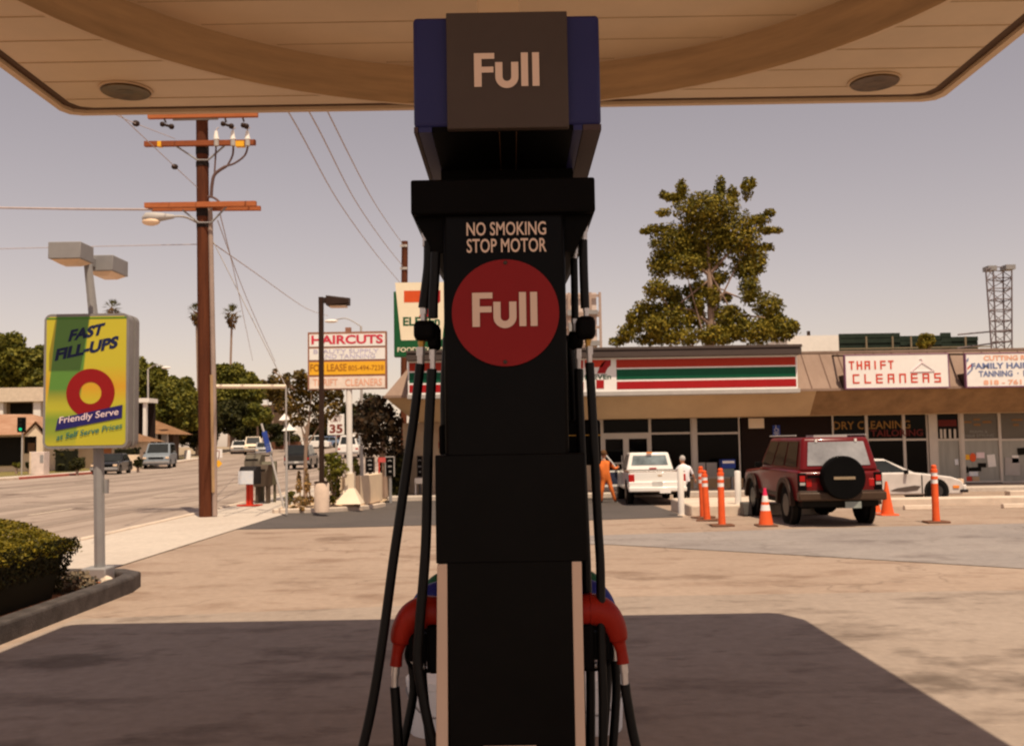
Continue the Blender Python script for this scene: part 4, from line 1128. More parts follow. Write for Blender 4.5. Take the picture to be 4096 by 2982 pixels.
arm(593, 466, 1031, 458, 20, -.21).build('crossarm', M['arm'], up)
arm(579, 577, 1022, 570, 20, -.21).build('crossarm', mat("redder crossarm", (.27, .075, .028), .75, var=.2), up)
arm(580, 822, 1025, 815, 20, -.21).build('crossarm', M['arm'], up)
arm(606, 836, 1042, 833, 17, .21).build('crossarm', M['arm'], up)
mb = MB()
for x0, x1 in ((629, 644), (942, 976)): p, q, r, s = RX(x0, 564, x1, 584, YU - .275); mb.box(p, q, YU - .276, YU - .13, r - .002, s + .002)
mb.build('yellow_marker', M['amber'], up, smooth=0)
mb = MB()
for pts in (((702, 583), (790, 640), (832, 640), (898, 583)), ((730, 840), (795, 890), (845, 890), (905, 828))): mb.tube([U(x, y, -.17) for x, y in pts], .024, 6)
mb.tube([U(692, 478, -.17), U(872, 474, -.17)], .035, 6)
mb.build('brace', M['greym'], up)
def z31(x, y): return (560 + x / 3.174, 420 + y / 3.174)
def Z(x, y, dy=0): a, b = z31(x, y); return U(a, b, dy)
mb = MB()      # hanging strain insulators
for (a, b, c__) in (((305, 170), (330, 225), ((285, 245), (400, 275))), ((1080, 170), (1095, 220), ((1055, 240), (1160, 270))), ((1305, 165), (1320, 210), ((1310, 258), (1350, 270)))):
    mb.tube([Z(*a, -.3), Z(*b, -.3)], .022, 6); mb.tube([Z(*c__[0], -.32), Z(*c__[1], -.32)], .034, 8)
    mb.ball(Z(*c__[0], -.33), .065); mb.ball(Z(*c__[1], -.33), .07)
mb.build('strain_insulator', M['brown'], up)
for x in (970, 1180, 1365):
    mb = MB(); mb.tube([Z(x, 440, -.24), Z(x - 5, 400, -.24), Z(x - 2, 330, -.24)], [.075, .06, .035], 10); ins_ = mb.build('bushing', M['white'], up)
    MB().tube([Z(x, 520, -.29), Z(x, 445, -.29)], .062, 10).build('clamp', M['greyl'], ins_)
    MB().tube(smooth_path([Z(x - 2, 335, -.24), Z(x + 5, 300, -.24), Z(x + 30, 290, -.2)], 3), .014, 6).build('jumper', M['wire'], ins_)
mb = MB()
mb.tube(smooth_path([Z(965, 520, -.2), Z(960, 640, -.2), Z(945, 880, -.2)], 4), .022, 6)
mb.tube(smooth_path([Z(1185, 520, -.2), Z(1175, 640, -.2), Z(1110, 770, -.2)], 4), .026, 6)
mb.tube(smooth_path([Z(1370, 520, -.2), Z(1330, 640, -.2), Z(1200, 740, -.2), Z(1080, 785, -.2), Z(950, 880, -.2), Z(915, 1010, -.18), Z(905, 1160, -.15)], 4), [.026] * 12 + [.042] * 13, 8)
mb.tube(smooth_path([Z(860, 1165, -.1), Z(920, 1170, -.2), Z(975, 1200, -.2), Z(1000, 1225, -.2)], 3), .03, 6)
mb.build('cable_riser', mat("brown grey cable", (.14, .085, .075), .6), up)
MB().tube([Z(880, 1230, -.02), Z(893, 1420, -.02), (U(858, 1560).x, YU - .05, U(858, 1560).z)] + [(U(862, 2065).x, YU - .05, .03)], .062, 10).build('conduit', mat("pale brown conduit", (.34, .25, .21), .6), up)
MB().tube([(U(851, 1500).x, YU - .09, U(851, 1500).z), (U(858, 2060).x, YU - .09, .6)], .045, 8).build('conduit', mat("tan conduit", (.40, .25, .13), .6), up)
# street lamp arm and head
mb = MB(); mb.tube(smooth_path([Z(720, 1490, -.1), Z(600, 1430, -.3), Z(500, 1412, -.5), Z(415, 1418, -.6)], 4), .028, 8); sl = mb.build('lamp_arm', M['greyl'], up)
mb = MB()
path = [Z(432, 1415, -.6), Z(390, 1418, -.62), Z(280, 1420, -.66), Z(180, 1425, -.7), Z(80, 1428, -.72), Z(25, 1440, -.74)]
mb.tube(path, [.05, .06, .10, .13, .12, .03], 12)
mb.build('lamp_head', M['greyl'], up)
mb = MB(); c_ = Z(140, 1480, -.7); mb.ball(c_, (.22, .14, .10), 14, 8); mb.build('lamp_globe', M['lens'], up)
# sidewalk strut and guy wire of the pole
e = U(1144, 1545)
mb = MB(); mb.tube([U(840, 1545), e], .05, 8); mb.build('guy_strut', M['cream'], up)
mb = MB(); mb.tube([e, (e.x + .01, YU, .04)], .02, 6); mb.tube([(e.x + .01, YU, .04), (e.x + .012, YU, 1.8)], .03, 6); mb.tube([U(845, 950), e], .011, 5); mb.build('guy_wire', M['greyl'], up)
# ------------------------------------------------------------------ overhead wires
WG = "overhead wires"
def wire(label, pts, r=.013, beads=()):
    mb = MB(); pts = [P(*p) for p in pts]
    pts = smooth_path(pts, 8) if len(pts) > 2 else pts
    mb.tube(pts, r, 5, caps=True)
    o = mb.build('overhead_wire', M['wire'], loc=pts[0])
    tag(o, label, 'wire', WG)
    for b in beads:
        v = P(*b); MB().ball(v, (.075, .075, .06), 8, 6).build('bead', M['brown'], o)
    return o
cab_l = wire("thick twisted cable running left from the lowest crossarm of the utility pole", [(-300, 826, 30), (0, 831, 27.5), (300, 836, 26), (608, 838, 24.1)], .03)
wire("faint level wire left of the utility pole behind the box lamps", [(-200, 1000, 30), (400, 985, 27), (800, 977, 24.26)], .011)
wire("leftmost of three parallel wires dropping towards the seven sign", [(900, 100, 20), (1158, 455, 28), (1350, 800, 44), (1500, 1010, 60), (1600, 1130, 80)], .022)
wire("middle one of three parallel wires dropping towards the seven sign", [(1000, 100, 20), (1241, 455, 28), (1420, 800, 44), (1540, 975, 62), (1612, 1065, 80)], .022)
wire("rightmost of three parallel wires, ending at the thin brown pole", [(1150, 100, 20), (1315, 455, 28), (1480, 780, 46), (1560, 905, 64), (1618, 985, 80)], .022)
wire("upper bead strung wire between canopy edge and crossarm at the left", [(380, 380, 15), (450, 450, 17), (545, 495, 19), (700, 555, 24)], .009, [(544, 494, 19)])
wire("lower bead strung wire slanting down to the utility pole", [(400, 380, 15), (470, 450, 17), (700, 667, 21), (790, 750, 24)], .009, [(699, 667, 21)])
wire("steep wire right of the utility pole, dropping to the treetops", [(880, 855, 24.4), (950, 1150, 40), (1010, 1440, 75)], .014)
wire("slanting wire passing behind the brown lamp post", [(848, 970, 24.4), (1020, 1090, 35), (1220, 1230, 52), (1310, 1262, 60)], .016)
wire("long drooping wire from the pole to the bare treetop", [(870, 880, 24.4), (990, 1200, 35), (1100, 1445, 50)], .012)
# distant utility pole carrying the three wires
Y = 80
bp = P(1612, 1700, Y)
t = thing('utility_pole', "thin distant brown pole rising above the seven sign", 'utility pole', (bp.x, Y, zg(bp.x, Y)))
MB().tube([(bp.x, Y, zg(bp.x, Y)), P(1619, 965, Y)], .26, 8).build('pole', M['wood'], t)
mb = MB()
for y in (985, 1075): a = P(1616, y, Y); mb.box(a.x - .3, a.x + .3, Y - .3, Y - .26, a.z - .1, a.z + .1)
mb.build('pole_band', M['greyl'], t)
# ================================================================== BROWN LAMP POST
bl = G(1287, 2032); YL = 24.8
t = thing('parking_lamp_post', "dark brown lamp post with a square hooded head on a concrete pedestal", 'lamp post', (P(1287, 2030, YL).x, YL, .09))
xx = P(1287, 1950, YL).x
MB().lathe([(.185, .05), (.185, .74), (.17, .76)], (xx, YL, 0), 24).build('pedestal', mat("beige pedestal concrete", (.66, .50, .39), .9, bump=.2), t)
MB().box(xx - .16, xx + .16, YL - .16, YL + .16, .76, .80).build('base_plate', M['brown'], t)
zt2 = P(1288, 1188, YL).z
MB().box(xx - .056, xx + .056, YL - .056, YL + .056, .8, zt2).build('post', M['brown'], t)
p, q, r, s = RX(1300, 1180, 1396, 1228, YL)
mb = MB(); mb.add([(p + .06, YL - .25, s - .03), (q, YL - .15, s - .1), (q, YL - .15, r + .06), (p + .06, YL - .25, r + .02), (p + .06, YL + .25, s - .0), (q, YL + .25, s - .04), (q, YL + .25, r + .06), (p + .06, YL + .25, r + .03)], [(0, 3, 2, 1), (4, 5, 6, 7), (0, 1, 5, 4), (1, 2, 6, 5), (2, 3, 7, 6), (0, 4, 7, 3)])
lh = mb.build('lamp_head', M['brown'], t, bevel=.02)
MB().box(p - .02, p + .08, YL - .06, YL + .06, s - .2, s - .06).build('lamp_bracket', M['brown'], t)
MB().box(p + .12, q - .06, YL - .12, YL + .18, r + .0, r + .03).build('lens', M['lens'], lh)
# ================================================================== HAIRCUTS SIGN
YT_ = 27.5
x0, x1, z0, z1 = RX(1231, 1326, 1546, 1556, YT_)
xp = P(1395, 1750, YT_).x
t = thing('tenant_pylon_sign', "white and yellow tenant sign headed HAIRCUTS on a white pole", 'sign', (xp, YT_, .09))
MB().tube([(xp, YT_ + .1, .5), (xp + .0, YT_ + .1, z0 + .02)], .085, 16).build('pole', M['white'], t)
mb = MB(); mb.add([(xp - .36, YT_ - .25, .08), (xp + .36, YT_ - .25, .08), (xp + .36, YT_ + .45, .08), (xp - .36, YT_ + .45, .08), (xp - .12, YT_ - .02, .5), (xp + .14, YT_ - .02, .5), (xp + .14, YT_ + .22, .5), (xp - .12, YT_ + .22, .5), (xp - .12, YT_ - .02, .9), (xp + .14, YT_ - .02, .9), (xp + .14, YT_ + .22, .9), (xp - .12, YT_ + .22, .9)], [(k + i, k + (i + 1) % 4, k + 4 + (i + 1) % 4, k + 4 + i) for k in (0, 4) for i in range(4)] + [(8, 9, 10, 11)])
mb.build('footing', M['cream'], t, smooth=0)
fr = MB().box(x0, x1, YT_, YT_ + .2, z0, z1).build('frame', M['sframe'], t)
def zz5(x, y): return (800 + x / 2.2129, 1100 + y / 2.2129)
rows = ((520, 628, 'swhite'), (646, 746, 'swhite'), (766, 878, 'amber'), (897, 1000, 'scream'))
for ya_, yb_, m in rows:
    a, b = zz5(968, ya_); c__, d = zz5(1638, yb_)
    p, q, r, s = RX(a, b, c__, d, YT_ - .01)
    MB().box(p, q, YT_ - .012, YT_ + .01, r, s).build('panel', M[m] if m != 'scream' else mat("pinkish cream panel", (.82, .68, .58), .45), fr, smooth=0)
def t5(mb, body, xa_, ya_, xb_, yb_, bold): a, b = zz5(xa_, ya_); c__, d = zz5(xb_, yb_); ptext(mb, body, a, b, c__, d, YT_ - .018, 0, bold)
mb = MB(); t5(mb, "HAIRCUTS", 985, 528, 1620, 608, .035); mb.build('headline', mat("cherry red letters", (.62, .05, .08), .5), fr, smooth=0)
mb = MB(); t5(mb, "BEAUTY SUPPLY", 1005, 654, 1582, 690, .005); t5(mb, "AND TANNING", 1060, 698, 1550, 736, .005); mb.build('lettering', M['gtext'], fr, smooth=0)
mb = MB(); t5(mb, "FOR LEASE", 975, 785, 1298, 850, .02); t5(mb, "805-494-7238", 1312, 795, 1625, 842, .005); mb.build('lettering', M['browntext'], fr, smooth=0)
mb = MB(); t5(mb, "THRIFT", 1000, 918, 1218, 978, .012); t5(mb, "CLEANERS", 1285, 915, 1610, 978, .012); mb.build('lettering', M['otext'], fr, smooth=0)
p, q, r, s = RX(1380, 1308, 1402, 1327, YT_); MB().box(p, q, YT_ + .04, YT_ + .16, r, s).build('photocell_box', M['sframe'], t)
# ================================================================== SEVEN PYLON SIGN
Y7 = 36.2
x0, x1, z0, z1 = RX(1575, 1129, 1799, 1425, Y7)
t = thing('seven_pylon_sign', "green and cream pylon sign with an orange and red 7, above the roof corner", 'sign', ((x0 + x1) / 2, Y7 + .2, 4.2))
def zq(x, y): return (1560 + x / 3.669, 1050 + y / 3.669)
def Q7(x, y, k=0): a, b = zq(x, y); v = P(a, b, Y7); return (v.x, Y7 - .006 - .004 * k, v.z)
zgrn = P(1600, 1165, Y7).z
bd = MB().box(x0, x1, Y7, Y7 + .35, z0, zgrn).build('board', M['pgreen'], t, bevel=.02)
mb = MB(); xr = 878
cr = [Q7(75, 295), Q7(160, 1125), Q7(172, 1140), Q7(758, 1128), Q7(770, 1110), Q7(xr - 25, 285)]
mb.poly(cr[::-1]); mb.add([Vector(c__) + Vector((0, .34, 0)) for c__ in cr] + cr, [(i, (i + 1) % 6, 6 + (i + 1) % 6, 6 + i) for i in range(6)]); mb.build('cream_face', M['scream'], bd, smooth=0)
mb = MB()
mb.poly([Q7(205, 412, 1), Q7(205, 585, 1), Q7(560, 580, 1), Q7(640, 408, 1)], 0)
mb.poly([Q7(640, 408, 1), Q7(560, 580, 1), Q7(470, 700, 1), Q7(425, 800, 1), Q7(560, 798, 1), Q7(610, 680, 1), Q7(740, 570, 1), Q7(740, 406, 1)], 1)
mb.poly([Q7(405, 960, 1), Q7(405, 1100, 1), Q7(545, 1097, 1), Q7(545, 957, 1)], 1)
mb.build('big_numeral', [M['sorange'], M['sred']], bd, smooth=0)
mb = MB(); a = Vector(Q7(192, 930, 1)); b = Vector(Q7(735, 920, 1)); c__ = Vector(Q7(192, 800, 1)); letters(mb, "ELEVEn", a, XU, ZU, b.x - a.x, c__.z - a.z, 0, .035); mb.build('lettering', M['dtext'], bd, smooth=0)
mb = MB(); a = Vector(Q7(110, 1312, 1)); b = Vector(Q7(790, 1300, 1)); c__ = Vector(Q7(110, 1245, 1)); letters(mb, "FOOD STORES", a, XU, ZU, b.x - a.x, c__.z - a.z, 0, .02); mb.build('lettering', M['scream'], bd, smooth=0)
mb = MB(); mb.tube([((x0 + x1) / 2 - .3, Y7 + .18, 3.9), ((x0 + x1) / 2 - .3, Y7 + .18, z0 + .05)], .1, 10).tube([((x0 + x1) / 2 + .3, Y7 + .18, 3.9), ((x0 + x1) / 2 + .3, Y7 + .18, z0 + .05)], .1, 10); mb.build('pole', M['greym'], t)
# ================================================================== SPEED LIMIT SIGN
YV = 38
p, q, r, s = RX(1310, 1655, 1377, 1738, YV)
t = thing('speed_limit_sign', "white speed limit 35 sign beyond the brown lamp post", 'road sign', ((p + q) / 2, YV, zg(-6, YV)))
MB().tube([((p + q) / 2, YV + .04, zg(-6, YV)), ((p + q) / 2, YV + .04, s)], .03, 8).build('post', M['greyl'], t)
pn = MB().box(p, q, YV, YV + .01, r, s).build('panel', M['swhite'], t)
mb = MB(); w_ = q - p; yv = YV - .005
letters(mb, "SPEED", Vector((p + .1, yv, s - .16)), XU, ZU, w_ - .2, .1, 0, .01); letters(mb, "LIMIT", Vector((p + .12, yv, s - .3)), XU, ZU, w_ - .24, .1, 0, .01); letters(mb, "35", Vector((p + .08, yv, r + .06)), XU, ZU, w_ - .14, .34, 0, .04)
mb.build('lettering', mat("dark red brown letters", (.22, .045, .03), .5), pn, smooth=0)
# turn sign and yellow diamond across the street
p, q, r, s = RX(858, 1795, 889, 1829, 74)
gz = zg(-22, 74)
t = thing('turn_lane_sign', "white turn arrow sign over a small yellow diamond, right of the wooden pole", 'road sign', ((p + q) / 2, 74, gz))
MB().tube([((p + q) / 2, 74.03, gz), ((p + q) / 2, 74.03, s)], .025, 6).build('post', M['greyl'], t)
MB().box(p, q, 74, 74.01, r, s).build('panel', M['swhite'], t)
mb = MB(); yv = 73.98; cx_ = (p + q) / 2
mb.tube([(cx_ + .02, yv, r + .02), (cx_ + .07, yv, r + .15), (cx_ + .06, yv, s - .08)], .03, 6).ball((cx_ - .07, yv, s - .12), (.05, .01, .05))
mb.build('arrow', mat("dark red brown letters", (.22, .045, .03), .5), t)
c__ = P(874, 1853, 74); h = .29
MB().prism_xz([(c__.x - h, c__.z), (c__.x, c__.z - h), (c__.x + h, c__.z), (c__.x, c__.z + h)], 74, 74.01).build('diamond_panel', M['amber'], t)
# ================================================================== VEHICLES
def vehicle(name, label, cat, loc, heading, paint, W, L, H, zb, zbelt, lower, cabin, wheels, wr, group=None, glass=None, roofin=.11, trim=None, bevel=.05, split=2, rearglass=None, rw=(.09, .91, .16, .86), inset=.05):
    """lower: side outline of the body (y, z); cabin: (rear base y, front base y, rear roof y, front roof y); local y runs forward"""
    glass = glass or M['glassc']
    t = thing(name, label, cat, (0, 0, 0), group)
    mb = MB(); mb.prism_yz(lower, -W / 2, W / 2)
    body = mb.build('body', paint, t, bevel=bevel, seg=3)
    yb0, yb1, yr0, yr1 = cabin
    wb, wt = W / 2 - inset, W / 2 - inset - roofin
    B = [Vector((-wb, yb0, zbelt - .02)), Vector((wb, yb0, zbelt - .02)), Vector((wb, yb1, zbelt - .02)), Vector((-wb, yb1, zbelt - .02))]
    T = [Vector((-wt, yr0, H)), Vector((wt, yr0, H)), Vector((wt, yr1, H)), Vector((-wt, yr1, H))]
    mb = MB(); mb.add(B + T, [(4, 5, 6, 7), (0, 1, 5, 4), (1, 2, 6, 5), (2, 3, 7, 6), (3, 0, 4, 7), (3, 2, 1, 0)])
    mb.build('cab', paint, t, bevel=bevel, seg=3)
    def quad(a, b, c, d, u0, u1, v0, v1, off=.008):
        def f(u, v): return (a * (1 - u) + b * u) * (1 - v) + (d * (1 - u) + c * u) * v
        n = (b - a).cross(d - a).normalized() * off
        return [f(u0, v0) + n, f(u1, v0) + n, f(u1, v1) + n, f(u0, v1) + n]
    MB().poly(quad(B[0], B[1], T[1], T[0], *rw, .014)).build('rear_window', rearglass or glass, t, smooth=0)
    MB().poly(quad(B[2], B[3], T[3], T[2], .07, .93, .08, .92, .014)).build('windshield', glass, t, smooth=0)
    for a, b, c, d in ((B[1], B[2], T[2], T[1]), (B[3], B[0], T[0], T[3])):
        for k in range(split):
            MB().poly(quad(a, b, c, d, .06 + .88 * k / split + .015, .06 + .88 * (k + 1) / split - .015, .12, .88, .014)).build('side_window', glass, t, smooth=0)
    for y in wheels:
        for s in (-1, 1): MB().tube([(s * (W / 2 - .1), y, wr * 1.02), (s * (W / 2 + .004), y, wr * 1.02)], wr * 1.17, 22).build('wheel_arch', M['dark'], t)
    for y in wheels:
        for s in (-1, 1):
            mb = MB(); x0, x1 = s * (W / 2 - .2), s * (W / 2 + .012)
            mb.tube([(x0, y, wr), (x0 + s * .02, y, wr), (x1 - s * .03, y, wr), (x1, y, wr)], [wr * .9, wr, wr, wr * .9], 22)
            w = mb.build('wheel', M['tyre'], t)
            MB().tube([(x1 - s * .01, y, wr), (x1 + s * .006, y, wr)], wr * .58, 16).build('rim', M['rim'], w)
    ys = [p[0] for p in lower]; y0, y1 = min(ys), max(ys)
    tr = trim or M['greym']
    for y, o in ((y0, -1), (y1, 1)):
        mb = MB(); mb.box(-W / 2 - .01, W / 2 + .01, y - .07 if o < 0 else y - .03, y + .03 if o < 0 else y + .07, zb + .1, zb + .27); mb.build('bumper', tr, t, bevel=.025)
    zl = zb + (zbelt - zb) * .62
    for s in (-1, 1):
        MB().box(s * (W / 2 - .03), s * (W / 2 - .28), y1 - .06, y1 + .012, zl - .07, zl + .06).build('headlight', M['lens'], t, bevel=.01)
        MB().box(s * (W / 2 - .03), s * (W / 2 - .26), y0 - .012, y0 + .05, zl - .07, zl + .08).build('tail_light', M['tail'], t, bevel=.01)
        MB().box(s * (W / 2 - .03), s * (W / 2 + .12), yb1 - .42, yb1 - .34, zbelt + .0, zbelt + .11).build('wing_mirror', M['blackm'], t, bevel=.01)
    MB().box(-.55, .55, y1 - .04, y1 + .008, zl - .08, zl + .05).build('grille', M['blackm'], t)
    MB().box(-.15, .15, y0 - .08, y0 - .074, zb + .14, zb + .27).build('number_plate', M['plate'], t)
    t.location = loc; t.rotation_euler.z = heading
    return t
def sedan_lower(L, zb, zbelt, hood=None):
    h = hood or zbelt - .12
    return [(-L / 2, zb), (-L / 2 - .03, zb + .3), (-L / 2 + .02, zbelt - .07), (-L / 2 + .5, zbelt), (L * .12, zbelt), (L * .2, zbelt - .03), (L / 2 - .25, h), (L / 2, h - .18), (L / 2 + .03, zb + .25), (L / 2 - .02, zb)]
def van_lower(L, zb, zbelt): return [(-L / 2, zb), (-L / 2, zbelt), (L * .34, zbelt), (L / 2 - .08, zbelt - .16), (L / 2, zbelt - .3), (L / 2 + .02, zb)]
def flat(px, py): return G(px, py)
ROADG = "cars on the far street"
p = G(446, 1894)
def at(X, Y): return (X, Y, zg(X, Y))
def pxat(px, Y): return at((px - CX) / F * Y, Y)
vehicle('parked_car', "black hatchback car parked by the red kerb, left of the blue van", 'car', pxat(448, 67), R(188), M['carb'], 1.7, 4.1, 1.36, .2, .86, sedan_lower(4.1, .2, .86), (-1.75, .75, -1.15, .05), (-1.25, 1.25), .31, ROADG)
vehicle('delivery_van', "blue grey van with a dark windscreen facing us on the far street", 'van', pxat(640, 79), R(192), M['carg'], 1.95, 4.9, 1.95, .3, 1.15, van_lower(4.9, .3, 1.15), (-2.4, 1.6, -2.3, .75), (-1.5, 1.55), .34, ROADG, split=1, roofin=.12)
vehicle('parked_car', "small white car furthest up the left side of the street", 'car', pxat(955, 112), R(193), M['carw'], 1.7, 4.4, 1.4, .2, .86, sedan_lower(4.4, .2, .86), (-1.7, .8, -1.1, .1), (-1.3, 1.3), .31, ROADG)
vehicle('pickup_truck', "pale truck beside the leaning blue street sign on the far street", 'truck', pxat(1010, 108), R(195), M['cream'], 1.8, 4.6, 1.9, .35, 1.1, van_lower(4.6, .35, 1.1), (-.3, 1.6, -.2, 1.0), (-1.4, 1.45), .36, ROADG)
vehicle('parked_car', "silver car just behind the leaning blue street sign", 'car', pxat(1052, 104), R(195), M['cars'], 1.7, 4.4, 1.4, .2, .86, sedan_lower(4.4, .2, .86), (-1.7, .8, -1.1, .1), (-1.3, 1.3), .31, ROADG)
vehicle('moving_car', "black sport utility car driving away past the thin tree trunk", 'car', pxat(1205, 72), R(2), M['carb'], 1.75, 4.3, 1.7, .3, 1.0, van_lower(4.3, .3, 1.0), (-2.1, 1.0, -1.95, .3), (-1.3, 1.3), .36, ROADG, split=2)
vehicle('moving_van', "white van beyond the white sign pole, driving away", 'van', pxat(1405, 96), R(0), M['truckw'], 1.95, 4.9, 2.1, .3, 1.15, van_lower(4.9, .3, 1.15), (-2.4, 1.6, -2.3, .75), (-1.5, 1.55), .34, ROADG, roofin=.25)
vehicle('parked_car', "blue car far behind the speed limit sign post", 'car', pxat(1303, 125), R(90), mat("pale blue car paint", (.18, .24, .36), .3), 1.7, 4.2, 1.4, .2, .86, sedan_lower(4.2, .2, .86), (-1.7, .8, -1.1, .1), (-1.3, 1.3), .31, ROADG)
vehicle('parked_car', "maroon car far behind the speed limit sign post", 'car', pxat(1334, 127), R(90), M['carr'], 1.7, 4.2, 1.4, .2, .86, sedan_lower(4.2, .2, .86), (-1.7, .8, -1.1, .1), (-1.3, 1.3), .31, ROADG)
vehicle('parked_car', "white car far behind the thin tree trunk", 'car', pxat(1246, 122), R(90), M['truckw'], 1.75, 4.4, 1.6, .2, .9, sedan_lower(4.4, .2, .9), (-1.7, .8, -1.1, .1), (-1.3, 1.3), .31, ROADG)
# ------------------------------------------------------------------ red off-road vehicle
Ls, Ws = 4.3, 1.60
lw_ = [(-Ls / 2, .48), (-Ls / 2, 1.03), (-Ls / 2 + .1, 1.07), (.75, 1.07), (.85, 1.05), (Ls / 2 - .1, .98), (Ls / 2, .85), (Ls / 2, .48)]
loc = Vector((6.17, 18.95 + Ls / 2, 0)); loc.z = zg(loc.x, loc.y) - .0
suv = vehicle('off_road_vehicle', "dark red off road vehicle with a covered spare wheel on its back, among the cones", 'car', loc, R(0.2), M['suvred'], Ws, Ls, 1.69, .42, 1.07, lw_, (-Ls / 2 + .02, 1.0, -Ls / 2 + .22, .35), (-1.32, 1.35), .38, trim=M['brown'], split=3, roofin=.12, rearglass=M['glassl'], bevel=.06)
yb = -Ls / 2
def sp(mb, name, m, parent=suv, **k): return mb.build(name, m, parent, **k)
ORG[suv.name] = Vector((0, 0, 0))
mb = MB(); sx, szz = -.0, .93
mb.tube([(sx, yb - .03, szz), (sx, yb - .06, szz), (sx, yb - .22, szz), (sx, yb - .26, szz)], [.36, .41, .41, .385], 36)
spw = sp(mb, 'spare_wheel', M['blackm'])
mb = MB(); mb.box(sx - .2, sx + .2, yb - .266, yb - .258, szz - .03, szz + .022); sp(mb, 'cover_band', mat("tan band", (.30, .22, .14), .6), spw)
mb = MB(); mb.tube([(-.3, yb - .05, .98), (-.1, yb - .12, .93)], .035, 8).tube([(sx, yb - .05, szz - .35), (sx, yb - .05, .55)], .04, 8).box(-.62, -.2, yb - .045, yb - .01, .93, .98); sp(mb, 'wheel_carrier', M['blackm'])
for s in (-1, 1):
    mb = MB(); mb.box(s * (Ws / 2 - .005), s * (Ws / 2 - .16), yb - .018, yb + .06, .66, 1.02); tl = sp(mb, 'tail_light', M['blackm'], bevel=.012)
    mb = MB(); mb.box(s * (Ws / 2 - .03), s * (Ws / 2 - .13), yb - .026, yb - .014, .86, .97); sp(mb, 'lens', M['tail'], tl)
    mb = MB(); mb.box(s * (Ws / 2 - .03), s * (Ws / 2 - .13), yb - .026, yb - .014, .79, .84); sp(mb, 'lens', M['greyl'], tl)
    for y in (-1.32, 1.35):
        mb = MB(); pts = [(y + .56 * math.cos(R(a)), .40 + .52 * math.sin(R(a))) for a in range(0, 181, 15)] + [(y + .44 * math.cos(R(a)), .38 + .44 * math.sin(R(a))) for a in range(180, -1, -15)]
        mb.prism_yz(pts, s * (Ws / 2 - .02), s * (Ws / 2 + .075))
        sp(mb, 'fender_flare', M['brown'], bevel=.01)
    mb = MB(); mb.box(s * (Ws / 2), s * (Ws / 2 + .02), -.75, .8, .52, .60); sp(mb, 'side_sill', M['brown'])
    mb = MB(); mb.tube([(s * (Ws / 2 - .12), yb + .45, 1.73), (s * (Ws / 2 - .12), .2, 1.73)], .015, 6); sp(mb, 'roof_rail', M['greyl'])
    mb = MB(); mb.box(s * .36, s * .40, yb + .16, yb + .22, 1.60, 1.66); sp(mb, 'window_hinge', M['white'])
mb = MB(); mb.box(-.35, .3, yb + .4, yb + .9, 1.69, 1.735); sp(mb, 'roof_bar', M['greyl'])
mb = MB(); mb.box(-Ws / 2 - .03, Ws / 2 + .03, yb - .14, yb + .02, .50, .66); sp(mb, 'rear_bumper', mat("brown metal bumper", (.065, .038, .024), .4), bevel=.03)
mb = MB(); mb.box(-.62, .62, yb - .008, yb + .01, .68, .90); mb.box(-.62, -.25, yb - .012, yb + .01, .9, 1.0); sp(mb, 'tailgate_panel', M['suvred'])
mb = MB(); mb.box(.03, .33, yb - .16, yb - .15, .36, .48); sp(mb, 'number_plate', mat("grey green plate", (.30, .32, .29), .5))
mb = MB(); mb.box(-.7, .7, yb + .3, yb + .36, .33, .42).ball((.0, -1.32, .36), (.2, .18, .16)).tube([(-.7, -1.32, .38), (.7, -1.32, .38)], .05, 8); sp(mb, 'rear_axle', M['blackm'])
mb = MB(); mb.box(-.72, .72, yb + .02, Ls / 2 - .1, .38, .5); sp(mb, 'underbody', M['dark'])
# ------------------------------------------------------------------ white pickup
Lp, Wp = 4.5, 1.63
lw_ = [(-Lp / 2, .46), (-Lp / 2, .62), (-.6, .62), (-.6, .93), (1.2, .93), (Lp / 2 - .1, .86), (Lp / 2, .7), (Lp / 2, .4), (-.6, .4)]
loc = Vector((4.18, 28.9 + Lp / 2, 0)); loc.z = zg(loc.x, loc.y - 1)
tk = vehicle('pickup_truck', "white pickup truck parked nose in to the store with its driver door open", 'truck', loc, R(-1.0), M['truckw'], Wp, Lp, 1.50, .42, .93, lw_, (-.58, 1.15, -.42, .45), (-1.35, 1.4), .34, trim=M['truckw'], split=1, roofin=.15, inset=.08, rw=(.09, .91, .36, .85), bevel=.04, rearglass=mat("blue grey cab glass", (.16, .19, .20), .15, var=.5, scale=2.5))
ORG[tk.name] = Vector((0, 0, 0))
yb = -Lp / 2
mb = MB()
for s in (-1, 1): mb.box(s * (Wp / 2 - .06), s * (Wp / 2), yb + .05, -.6, .6, .95)
mb.box(-Wp / 2 + .06, Wp / 2 - .06, -.66, -.6, .62, .95)
mb.build('cargo_bed', M['truckw'], tk, bevel=.015)
MB().box(-Wp / 2 + .03, Wp / 2 - .03, yb - .015, yb + .05, .55, .96).build('tailgate', M['truckw'], tk, bevel=.012)
for s in (-1, 1): MB().box(s * (Wp / 2 - .065), s * (Wp / 2 + .004), yb + .05, -.62, .95, .972).build('bed_shade_strip', M['conebase'], tk)  # brown strips added as the shade line between tailgate and cab
MB().box(-Wp / 2 + .03, Wp / 2 - .03, yb + .052, yb + .075, .945, .985).build('bed_shade_strip', M['conebase'], tk)
MB().box(-Wp / 2 + .07, Wp / 2 - .07, -.595, -.575, .63, .99).build('bed_shade_panel', mat("shaded grey bed panel", (.20, .17, .15), .6), tk)  # panel darkened with the shade between bed and cab
MB().box(.02, .14, yb - .022, yb - .012, .84, .88).build('tailgate_handle', M['sand'], tk)
